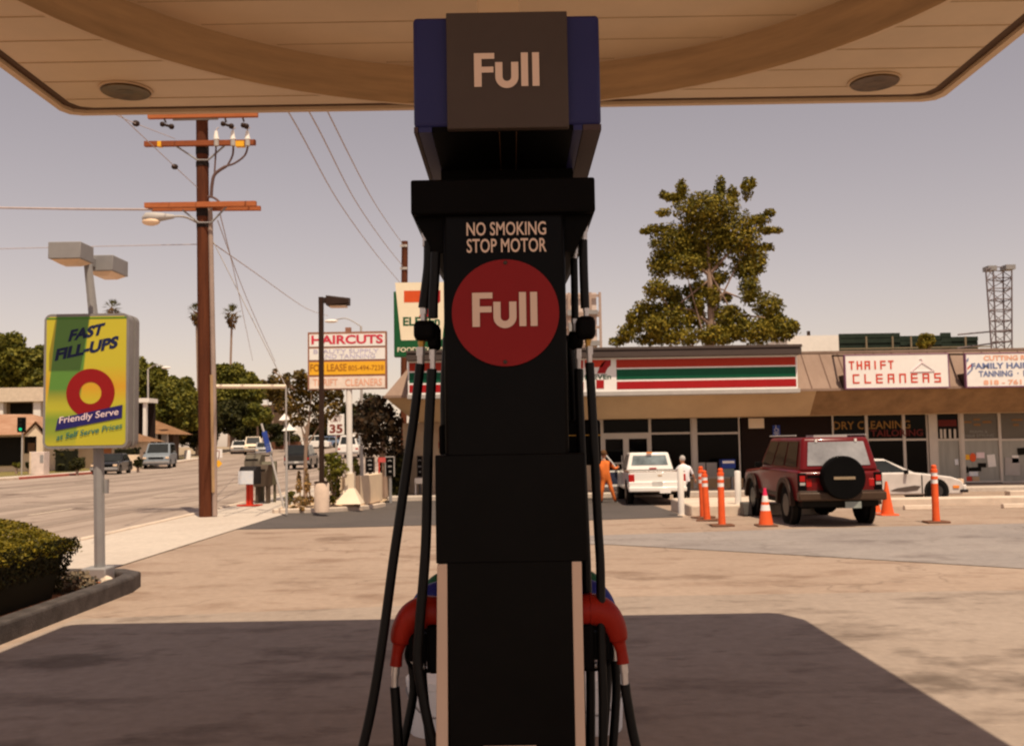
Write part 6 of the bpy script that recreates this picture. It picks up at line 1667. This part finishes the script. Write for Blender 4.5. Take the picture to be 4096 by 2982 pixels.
# behind the store: white block, green ribbed board, lattice tower, billboard frame
Y = 70
p, q, r, s = RX(3150, 1336, 4000, 1460, Y)
t = thing('white_block_building', "plain white building behind the store roof, right of the big tree", 'building', ((p + q) / 2, Y, -.2))
MB().box(p, P(3372, 1400, Y).x, Y, Y + 12, -.3, s).build('wall', M['white'], t, smooth=0)
MB().box(P(3372, 1400, Y).x, q - 2, Y + 3, Y + 12, -.3, s - .15).build('wall', M['white'], t, smooth=0)
p_, q_, r_, s_ = RX(3247, 1317, 3258, 1337, Y); MB().box(p_, q_, Y + 1, Y + 1.2, s - .1, s_).build('vent_pipe', M['brown'], t, smooth=0)
Y = 66
t = thing('green_ribbed_hoarding', "long dark green ribbed hoarding behind the store roof", 'hoarding', (P(3600, 1400, Y).x, Y, -.2))
for i, px in enumerate(((3358, 1333, 3600, 1420), (3600, 1342, 3765, 1420), (3765, 1330, 3805, 1420), (3805, 1346, 3912, 1420))):
    p, q, r, s = RX(*px, Y)
    n = 5 if i == 0 else 4
    mb = MB(); zt2_ = s; zb2_ = P(px[0], 1440, Y).z
    while zt2_ > zb2_: mb.box(p, q, Y - .06 * (1 if int(zt2_ * 10) % 2 else 0), Y + .1, max(zt2_ - .30, zb2_), zt2_); zt2_ -= .34
    mb.box(p, q, Y + .1, Y + .14, zb2_, s - .02)
    mb.build('ribbed_panel', M['stgreen'], t, smooth=0)
mb = MB()
for px in (3463, 3568, 3642, 3860): p, q, r, s = RX(px, 1345, px + 6, 1430, Y - .3); mb.box(p, q, Y - .35, Y - .25, -.2, s)
p, q, r, s = RX(3358, 1388, 3960, 1393, Y - .3); mb.box(p, q, Y - .42, Y - .36, r, s)
mb.build('support', mat("tan hoarding post", (.22, .17, .11), .8), t, smooth=0)
# lattice tower
Y = 62
t = thing('lattice_tower', "grey steel lattice tower rising behind the salon sign", 'tower', (P(3990, 1400, Y).x, Y, -.2))
mb = MB(); zb_, zt_ = 0.0, P(3990, 1070, Y).z
def tw(px, py, yy=Y): return P(px, py, yy)
legs = [((3943, 1078), (3968, 1420), Y - .6), ((3972, 1068), (3986, 1420), Y - .3), ((4047, 1068), (4048, 1420), Y + .2), ((4012, 1085), (4018, 1420), Y + .6)]
lp = []
for (a, b, yy) in legs:
    u, v = P(*a, yy), P(*b, yy); d = (u - v); w = v - d * 1.2
    lp.append((w, u)); mb.tube([w, u], .055, 6)
N_ = 16
for k in range(N_ + 1):
    f = .12 + .88 * k / N_
    ring = [lp[i][0].lerp(lp[i][1], f) for i in (0, 1, 2, 3)]
    for i in range(4): mb.tube([ring[i], ring[(i + 1) % 4]], .035, 5)
    if k < N_:
        f2 = .12 + .88 * (k + 1) / N_
        r2 = [lp[i][0].lerp(lp[i][1], f2) for i in range(4)]
        for i in range(4):
            a_, b_ = (ring[i], r2[(i + 1) % 4]) if k % 2 else (ring[(i + 1) % 4], r2[i])
            mb.tube([a_, b_], .025, 5)
mb.build('lattice', M['tower'], t)
for px in ((3942, 1066, 3976, 1084), (4012, 1062, 4050, 1080)):
    p, q, r, s = RX(*px, Y); MB().box(p, q, Y - .4, Y + .4, r, s).build('head_box', M['greym'], t, smooth=0)
mb = MB(); mb.tube([P(3830, 1338, Y + 1), P(4050, 1318, Y)], .05, 5).tube([P(3830, 1392, Y + 1), P(4050, 1362, Y)], .05, 5); mb.build('gangway_rail', M['tower'], t)
# billboard frame right of the pump
Y = 75
t = thing('billboard_frame', "pale billboard back with dark cross bars, just right of the hoses", 'billboard', (P(2340, 1400, Y).x, Y, -.2))
p, q, r, s = RX(2150, 1172, 2400, 1600, Y)
mb = MB(); mb.box(p, q - .2, Y, Y + .3, P(2340, 1395, Y).z, s); mb.build('panel', M['pale'], t, smooth=0)
mb = MB()
for py in (1184, 1253, 1264, 1310, 1370): a = P(2340, py, Y); mb.box(p, q, Y - .25, Y - .1, a.z - .09, a.z + .09)
for px in (2398, 2360, 2275, 2180): a = P(px, 1180, Y); mb.box(a.x - .09, a.x + .09, Y - .3, Y - .12, -.2, s)
mb.build('frame', mat("taupe billboard frame", (.40, .29, .24), .8), t, smooth=0)
mb = MB()
for px in ((2352, 1240, 2392, 1256), (2355, 1362, 2400, 1382), (2270, 1240, 2292, 1262), (2275, 1290, 2300, 1325)): p, q, r, s = RX(*px, Y - .35); mb.box(p, q, Y - .45, Y - .3, r, s)
mb.build('walkway_box', M['greym'], t, smooth=0)
# ================================================================== STREET LIGHTS, TRAFFIC SIGNAL, CABINET
def cobra(lab, pole_px, top_py, Y, lamp_px, lamp_py, dirn):
    g = at((pole_px - CX) / F * Y, Y)
    t = thing('street_light', lab, 'street light', g, "tall street lights along the road")
    tp_ = P(pole_px, top_py, Y); l_ = P(lamp_px, lamp_py, Y)
    MB().tube([g, tp_], [.11, .07], 8).build('pole', M['greyl'], t)
    MB().tube(smooth_path([tp_, tp_.lerp(l_, .5) + Vector((0, 0, .35)), l_], 5), .04, 6).build('arm', M['greyl'], t)
    MB().ball(l_, (.45, .2, .12), 10, 6).build('lamp_head', M['white'], t)
cobra("street light whose lamp shows above the HAIRCUTS sign", 1444, 1305, 64, 1325, 1284, -1)
cobra("street light rising through the trees beside the pole sign", 592, 1475, 90, 664, 1470, 1)
Y = 64
g = at((88 - CX) / F * Y, Y)
t = thing('traffic_signal', "dark traffic signal with a green light on a thin pole, left of the pole sign", 'traffic light', g)
MB().tube([(g[0], Y, g[2] + .1), (g[0], Y, P(88, 1690, Y).z)], .05, 8).build('pole', M['greyl'], t)
p, q, r, s = RX(74, 1668, 102, 1728, Y); hd_ = MB().box(p, q, Y - .2, Y + .1, r, s).build('signal_head', M['blackm'], t, bevel=.03)
for k, m in enumerate(('dark', 'dark', None)):
    z = s - (s - r) * (.2 + .3 * k)
    mb = MB(); mb.tube([((p + q) / 2, Y - .2, z), ((p + q) / 2, Y - .215, z)], .1, 12); mb.build('lens', M['dark'] if m else mat("lit green lens", (.0, .3, .12), .4, emit=((.02, .8, .35), .5)), hd_)
p, q, r, s = RX(110, 1806, 178, 1897, Y - .5)
t = thing('utility_cabinet', "pale utility cabinet on the far sidewalk, near the traffic signal", 'cabinet', ((p + q) / 2, Y - .5, .12))
MB().box(p + .25, q, Y - .6, Y + .2, .12, s).build('case', M['pale'], t, bevel=.03)
MB().box(p, p + .25, Y - .3, Y + .3, .12, s + .0).build('side_box', M['housew'], t, bevel=.03)
p, q, r, s = RX(160, 1818, 174, 1850, Y - .6); MB().box(p, q, Y - .615, Y - .6, r, s).build('vent', M['greym'], t)
# ================================================================== VEGETATION
rnd = random.Random(3)
def pblobs(lst, Y, dens=.02, depth=1.0):
    out = []
    for px, py, rx, ry in lst:
        c = P(px, py, Y + rnd.uniform(-.6, .6) * depth)
        k = Y / F
        out.append((c, (rx * k, (rx + ry) / 2 * k * depth, ry * k), int(math.pi * rx * ry * dens) + 12))
    return out
big = [(2823, 832, 140, 70), (2726, 760, 26, 50), (2690, 790, 40, 22), (2655, 778, 22, 18), (2881, 752, 24, 55), (2988, 752, 26, 52), (3010, 730, 16, 22), (2930, 780, 26, 44), (3040, 880, 45, 26), (3080, 850, 26, 18), (3070, 920, 55, 18), (3110, 922, 24, 12), (3065, 988, 40, 18), (2620, 915, 50, 20), (2580, 925, 26, 14), (2655, 850, 34, 18), (2697, 968, 105, 85), (2813, 943, 120, 95), (2944, 939, 105, 105), (3017, 1036, 55, 75),
       (2639, 1060, 55, 60), (2736, 1060, 85, 55), (2833, 1045, 75, 45), (2978, 1070, 65, 50), (2998, 1157, 46, 75), (2630, 1157, 60, 45), (2690, 1175, 45, 36), (2790, 1205, 36, 42), (2775, 1100, 34, 20), (2860, 1120, 24, 30), (2905, 1190, 26, 24),
       (2590, 1244, 72, 50), (2678, 1278, 85, 75), (2775, 1270, 50, 55), (2954, 1300, 55, 70), (3075, 1230, 66, 66), (3124, 1317, 75, 55), (3027, 1327, 75, 60), (2857, 1340, 75, 45), (2726, 1346, 100, 40), (2610, 1356, 80, 30), (2505, 1330, 40, 40), (2470, 1365, 40, 22), (2520, 1270, 20, 30), (3170, 1300, 30, 24), (2920, 1235, 40, 20)]
Y = 45
b = pblobs(big + [(2850, 1185, 34, 50), (2795, 1150, 30, 40), (2885, 1262, 55, 42), (2760, 1165, 34, 34), (2880, 1110, 40, 34), (2840, 1150, 40, 40), (2780, 1010, 60, 60), (2700, 1220, 60, 40), (2900, 1330, 60, 50), (2620, 1300, 60, 50), (2545, 1300, 40, 40), (3090, 1290, 60, 50)], Y, .10, .8)
t = tree('street_tree', "big yellow green tree with an open crown behind the striped store sign", 'tree', (P(2838, 1400, Y).x, Y, -.2), b, .145, L['big'], .12, P(2832, 1000, Y), 11, 8, hollow=.2)
mb = MB()
tr_ = [P(2836, 1420, Y), P(2842, 1300, Y), P(2850, 1200, Y), P(2835, 1100, Y), P(2832, 960, Y)]
mb.tube([(tr_[0].x, Y, -.2)] + tr_, [.24, .21, .17, .14, .11, .06], 8)
for a, e in ((2, (2960, 1190)), (1, (2700, 1230)), (3, (2700, 1030)), (3, (2990, 980)), (1, (3060, 1270)), (2, (2900, 1160))): mb.tube([tr_[a], (tr_[a] + P(*e, Y)) / 2 + Vector((0, 0, .3)), P(*e, Y)], [.09, .065, .03], 6)
mb.build('limb', M['bark'], t)
# street trees left of the store
def simple(label, px, py, rx, ry, Y, leaf, size, seed, k=14, trunk=None, cat='tree', name='street_tree', group=None, dens=.9, hollow=.3, flat=1.0):
    rr = random.Random(seed)
    c = P(px, py, Y); s = Y / F
    r = (rx * s, (rx + ry) / 2 * s, ry * s)
    n = int(dens * 24 * (rx * ry) / 900) + 16
    n = int(n * 2.6); size *= .58
    bl = sub_blobs(c, r, int(k * 1.9) + 6, int(n * .62), rr, spread=.82, small=.31) + [(c, (r[0] * .55, r[1] * .55, r[2] * .55), n)]
    g = at(c.x, Y)
    return tree(name, label, cat, g, bl, size, leaf, trunk or max(.08, r[0] * .08), (c.x, Y, c.z), seed, 5, group, hollow)
TG = "trees behind the far houses"
simple("bushy tree behind the apartment block at the left edge", 55, 1470, 150, 130, 108, L['mid'], .75, 21, 16, group=TG)
simple("lower tree filling the gap left of the pole sign", 160, 1530, 70, 60, 104, L['mid'], .7, 22, 10, group=TG)
simple("tall narrow tree just right of the pole sign", 560, 1520, 46, 100, 104, L['mid'], .7, 23, 10, group=TG)
simple("pale round topped tree above the street light, right of the pole sign", 610, 1520, 75, 80, 100, L['mid'], .75, 24, 12, group=TG)
simple("broad green tree left of the utility pole, above the brown hip roof", 705, 1610, 125, 125, 99, L['mid'], .7, 25, 18, group=TG)
simple("dark tree directly behind the utility pole", 790, 1690, 90, 120, 108, L['dark'], .65, 26, 16, group=TG)
simple("tall green tree right of the utility pole under the distant palm", 930, 1560, 110, 110, 120, L['mid'], .75, 27, 18, group=TG)
simple("dark spreading tree over the far street, left of the thin trunk", 960, 1690, 130, 90, 116, L['dark'], .65, 28, 18, group=TG)
simple("rusty shrub tree beneath the broad green tree", 700, 1730, 60, 45, 106, L['rust'], .55, 29, 10, group=TG)
simple("sunlit low bush below the spreading tree", 1030, 1660, 60, 50, 112, L['mid'], .6, 30, 10, group=TG)
simple("dark tree behind the lower white awning", 1130, 1740, 70, 55, 122, L['dark'], .6, 31, 10, group=TG)
simple("olive tree behind the tenant sign", 1090, 1560, 60, 60, 126, L['rust'], .6, 32, 10, group=TG)
simple("dark tree far up the street behind the speed limit sign", 1320, 1720, 90, 60, 135, L['dark'], .7, 33, 12, group=TG)
simple("wide dark tree far behind the tenant sign", 1460, 1660, 110, 80, 138, L['dark'], .7, 35, 14, group=TG)
simple("dark clipped shrub left of the black hatchback", 310, 1855, 36, 30, 64, L['dark'], .3, 41, 8, name='garden_shrub', cat='shrub')
simple("round dark shrub right of the black hatchback", 552, 1848, 20, 22, 70, L['dark'], .28, 42, 6, name='garden_shrub', cat='shrub')
simple("small olive shrub beside the utility cabinet", 118, 1860, 14, 18, 66, L['dark'], .25, 43, 6, name='garden_shrub', cat='shrub')
simple("small yellow shrub behind the traffic signal pole", 66, 1862, 18, 14, 66, L['mid'], .25, 44, 6, name='garden_shrub', cat='shrub')
def hedgebox(label, px0, px1, py0, Y, seed, leaf='dark', th=1.0):
    p, q, r, s = RX(px0, py0, px1, py0 + 40, Y); rr = random.Random(seed); z0 = zg(p, Y) + .1
    t = thing('garden_hedge', label, 'hedge', ((p + q) / 2, Y, z0)); mb = MB(); n = int((q - p) * (s - z0) * 60)
    for _ in range(n):
        leaf_cloud(mb, [((rr.uniform(p, q), rr.uniform(Y, Y + th), rr.uniform(z0, s)), .12, 1)], .3, rr)
    mb.build('foliage', L[leaf], t, smooth=0); MB().box(p + .1, q - .1, Y + .1, Y + th - .1, z0, s - .1).build('twigs', L['core'], t)
hedgebox("dark boxy hedge below the left part of the pole sign", 213, 297, 1796, 70, 51)
hedgebox("dark hedge right of the orange brown door", 450, 546, 1790, 76, 52)
# tree in the planter island
simple_t = [(1180, 1560, 70, 45), (1250, 1540, 80, 50), (1320, 1560, 60, 50), (1150, 1620, 60, 40), (1230, 1620, 80, 50), (1310, 1640, 55, 45), (1200, 1500, 40, 25), (1130, 1520, 34, 22), (1345, 1600, 36, 40), (1270, 1690, 45, 28), (1190, 1680, 40, 24)]
Y = 30.5
b = pblobs(simple_t, Y, .034, 1.1)
t = tree('planter_tree', "olive brown tree on a thin pale trunk in front of the tenant sign pole", 'tree', (P(1222, 1980, Y).x, Y, .1), b, .125, L['rust'], .055, P(1226, 1700, Y), 61, 7)
mb = MB()
for a, e in (((1180, 1560), (1093, 1482)), ((1200, 1520), (1165, 1500)), ((1160, 1530), (1120, 1500)), ((1220, 1510), (1205, 1488))): mb.tube([P(*a, Y), P(*e, Y)], [.04, .02], 5)
mb.build('bare_branch', M['bark'], t)
mb = MB(); rr = random.Random(62)
leaf_cloud(mb, pblobs([(1098, 1484, 10, 8), (1150, 1500, 14, 9), (1202, 1503, 12, 8)], Y, .05), .14, rr); mb.build('tip_leaves', L['rust'], t, smooth=0)
# conical and low shrubs
def plant(label, lst, Y, leaf, size, seed, dens=.03, group=None, core=True):
    rr = random.Random(seed); b = pblobs(lst, Y, dens)
    c = b[0][0]; t = thing('planter_shrub', label, 'shrub', (c.x, Y, .1), group)
    mb = MB(); leaf_cloud(mb, b, size, rr); mb.build('foliage', L[leaf], t, smooth=0)
    mb = MB()
    for q in b[:6]: mb.tube([(c.x, Y, .05), q[0]], [.02, .008], 5)
    mb.build('stem', M['bark'], t)
PSG = "shrubs in the planter island"
plant("slim pointed straw shrub, left of the thin tree trunk's foot", [(1196, 1945, 14, 24), (1195, 1918, 10, 20), (1196, 1895, 6, 14)], 28.6, 'dry', .09, 71, .06, PSG)
plant("slim pointed straw shrub, at the thin tree trunk's foot", [(1230, 1945, 14, 26), (1229, 1915, 11, 24), (1227, 1888, 6, 16)], 28.4, 'dry', .09, 72, .06, PSG)
plant("low green shrub at the foot of the leaning sign post", [(1155, 1995, 16, 22), (1165, 1975, 14, 14), (1140, 2022, 10, 10)], 25.9, 'mid', .09, 73, .06, PSG)
plant("low straw coloured ground shrub left of the lamp pedestal", [(1190, 2000, 22, 18), (1218, 2006, 22, 18), (1240, 1998, 18, 20), (1175, 2030, 12, 9), (1210, 2034, 16, 8)], 26.0, 'dry', .09, 74, .06, PSG)
plant("tall arching green shrub between lamp pedestal and sign pole", [(1335, 1840, 36, 30), (1320, 1880, 40, 40), (1355, 1870, 34, 40), (1330, 1930, 34, 36), (1345, 1965, 22, 28), (1325, 1995, 16, 16), (1310, 1830, 24, 14)], 27.6, 'mid', .13, 75, .03, PSG)
plant("round green shrub right of the white sign pole", [(1425, 1870, 18, 24), (1415, 1845, 14, 16), (1432, 1890, 12, 14)], 28.6, 'mid', .11, 76, .05, PSG)
# plum coloured tree; dark hedge added where the store's side lies in shade
Y = 33.6
b = pblobs([(1480, 1650, 66, 60), (1530, 1700, 70, 70), (1470, 1720, 60, 60), (1560, 1760, 55, 70), (1500, 1780, 60, 55), (1500, 1610, 46, 30), (1440, 1690, 36, 45), (1580, 1700, 35, 60), (1590, 1790, 28, 50), (1545, 1640, 40, 36), (1520, 1596, 26, 18)], Y, .02, 1.0)
tree('corner_tree', "dense plum tinted dark tree against the store's left corner", 'tree', (P(1540, 1960, Y).x, Y, -.1), b, .17, L['plum'], .09, P(1530, 1720, Y), 81, 6)
rr = random.Random(82); p, q, r, s = RX(1525, 1850, 1614, 1975, 34.2)
t = thing('corner_shade_hedge', "dark hedge added for the shade under the plum tinted tree at the store corner", 'hedge', ((p + q) / 2, 34.2, -.05))
mb = MB()
for _ in range(2600): leaf_cloud(mb, [((rr.uniform(p, q), rr.uniform(33.9, 35.5), rr.uniform(-.05, s + .25)), .1, 1)], .17, rr)
mb.build('foliage', L['dark'], t, smooth=0); MB().box(p + .08, q - .05, 34.05, 35.5, -.1, s + .15).build('twigs', L['core'], t)
# tree on the hoarding
simple("small yellow green tree in front of the green hoarding", 3700, 1370, 36, 42, 58, L['big'], .22, 83, 10)
# palms
PALM = "tall fan palms on the skyline"
def palm(label, px, py, Y, r, ground, seed, skirt=True):
    rr = random.Random(seed); c = P(px, py, Y)
    gx = P(ground, 1700, Y).x
    t = thing('fan_palm', label, 'palm tree', (gx, Y, zg(gx, Y)), PALM)
    MB().tube([(gx, Y, zg(gx, Y)), ((gx * 2 + c.x) / 3, Y, c.z * .5), (c.x, Y, c.z)], [r * .14, r * .10, r * .09], 8).build('trunk', M['bark'], t)
    mb = MB()
    for i in range(30):
        a = rr.random() * 6.28; el = rr.uniform(-.5, 1.35)
        d = Vector((math.cos(a) * math.cos(el), math.sin(a) * math.cos(el), math.sin(el)))
        sd = d.cross(ZU); sd = sd.normalized() if sd.length > .1 else Vector((1, 0, 0))
        st_, tipc = c + d * r * .25, c + d * r * .62
        for k in range(9):
            f = (k - 4) / 4
            e = tipc + (d * math.cos(f * 1.2) + sd * math.sin(f * 1.2)) * r * .42 - ZU * r * .12 * abs(f)
            w = sd * r * .035
            mb.add([tipc - w, tipc + w, e], [(0, 1, 2)])
        mb.add([st_ - sd * .02 * r, st_ + sd * .02 * r, tipc + sd * .03 * r, tipc - sd * .03 * r], [(0, 1, 2, 3)])
    mb.build('crown', L['palm'], t, smooth=0)
    mb = MB()
    for i in range(160):
        a = rr.random() * 6.28; z = rr.uniform(-1.15, -.05) * r; w = (.16 + .42 * max(0, 1 + z / r / 1.2)) * r
        p_ = c + Vector((math.cos(a) * w * rr.uniform(.5, 1), math.sin(a) * w * rr.uniform(.5, 1), z)); s_ = r * .13
        mb.add([p_ + Vector((rr.gauss(0, s_), rr.gauss(0, s_), rr.gauss(0, s_))) for _ in range(3)], [(0, 1, 2)])
    mb.build('dry_skirt', L['dead'], t, smooth=0)
palm("fan palm with its whole trunk showing right of the utility pole", 928, 1255, 150, 1.75, 916, 91)
palm("fan palm half hidden behind the utility pole", 785, 1250, 165, 1.8, 795, 92)
palm("fan palm peeping over the top of the pole sign", 450, 1234, 158, 1.7, 455, 93)
# ================================================================== SIGN PLANTER GREENERY
rr = random.Random(101)
t = thing('clipped_hedge', "clipped green hedge with a sunlit top in the sign planter", 'hedge', (-5.6, 8, .1))
mb = MB(); core = MB()
def hz(x, y):       # top of the hedge, rounded towards its far end and edge
    ex = max(0, (x + 5.15) / .35); ey = max(0, (y - 10.6) / .5)
    return .80 + .22 * max(0, min(1, (-5.0 - x) / .8)) - .10 * ex * ex - .035 * ey * ey + .02 * math.sin(x * 9) * math.sin(y * 7)
side = MB()
def under(z): return -4.80 - .27 * max(0, 1 - (z - .2) / .45) ** 1.3
for _ in range(34000):
    k = rr.random()
    y = rr.uniform(8.2, 11.1)
    if k < .74: x = rr.uniform(-6.5, -4.78); tgt = mb; p_ = Vector((x, y, hz(x, y) - rr.random() ** 2 * .10)); nn = Vector((rr.gauss(0, .55), rr.gauss(0, .55), 1))
    elif k < .92:
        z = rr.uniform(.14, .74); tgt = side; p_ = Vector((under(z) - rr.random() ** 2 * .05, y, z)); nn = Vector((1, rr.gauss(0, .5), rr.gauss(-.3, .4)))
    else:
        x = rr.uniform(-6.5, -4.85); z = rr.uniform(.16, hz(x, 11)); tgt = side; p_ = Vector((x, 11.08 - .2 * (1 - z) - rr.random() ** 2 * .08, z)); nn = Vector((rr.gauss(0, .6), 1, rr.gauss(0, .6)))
    nn.normalize(); a = Matrix.Rotation(rr.random() * 6.28, 3, nn) @ nn.orthogonal().normalized(); b = nn.cross(a); s_ = .019 * rr.uniform(.6, 1.4)
    tgt.add([p_ - a * s_, p_ + b * s_ * .6, p_ + a * s_, p_ - b * s_ * .6], [(0, 1, 2, 3)])
mb.build('foliage', L['hedge'], t, smooth=0)
side.build('side_foliage', leafmat("shade painted hedge leaves", (.016, .018, .005), (.035, .034, .008), 2), t, smooth=0)  # side leaves carry the hedge's shade in a darker colour
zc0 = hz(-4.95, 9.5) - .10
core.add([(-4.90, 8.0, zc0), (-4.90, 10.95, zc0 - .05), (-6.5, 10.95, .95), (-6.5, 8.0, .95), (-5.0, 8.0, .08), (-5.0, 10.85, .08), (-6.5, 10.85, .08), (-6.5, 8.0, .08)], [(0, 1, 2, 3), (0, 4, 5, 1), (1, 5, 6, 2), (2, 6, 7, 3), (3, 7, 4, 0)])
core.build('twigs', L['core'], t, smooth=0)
def cushion(lab, px, py, Y, r, n, seed, leaf='grey'):
    rq = random.Random(seed); c = P(px, py, Y); t = thing('cushion_plant', lab, 'plant', (c.x, Y, .1)); mb = MB()
    leaf_cloud(mb, [((c.x, Y, .14), (r, r, r * .75), n), ((c.x + r * .6, Y - .1, .12), (r * .6, r * .6, r * .5), n // 2), ((c.x - r * .4, Y - .15, .12), (r * .6, r * .5, r * .5), n // 2)], .055, rq, hollow=.6)
    mb.build('foliage', L[leaf], t, smooth=0); MB().ball((c.x, Y, .1), (r * .8, r * .8, r * .6)).build('twigs', L['core'], t)
cushion("grey woolly cushion plant at the foot of the pole sign", 305, 2320, 11.4, .24, 900, 111)
c_ = P(428, 2318, 11.7)
mb = MB(); mb.ball((c_.x, 11.7, .15), (.085, .07, .075), 9, 6)
rr = random.Random(5)
mb.v = [v + Vector((rr.gauss(0, .008), rr.gauss(0, .008), rr.gauss(0, .008))) for v in mb.v]
tag(mb.build('white_stone', M['stone'], loc=(c_.x, 11.7, .1), smooth=0), "white stone beside the footing of the pole sign", 'stone')
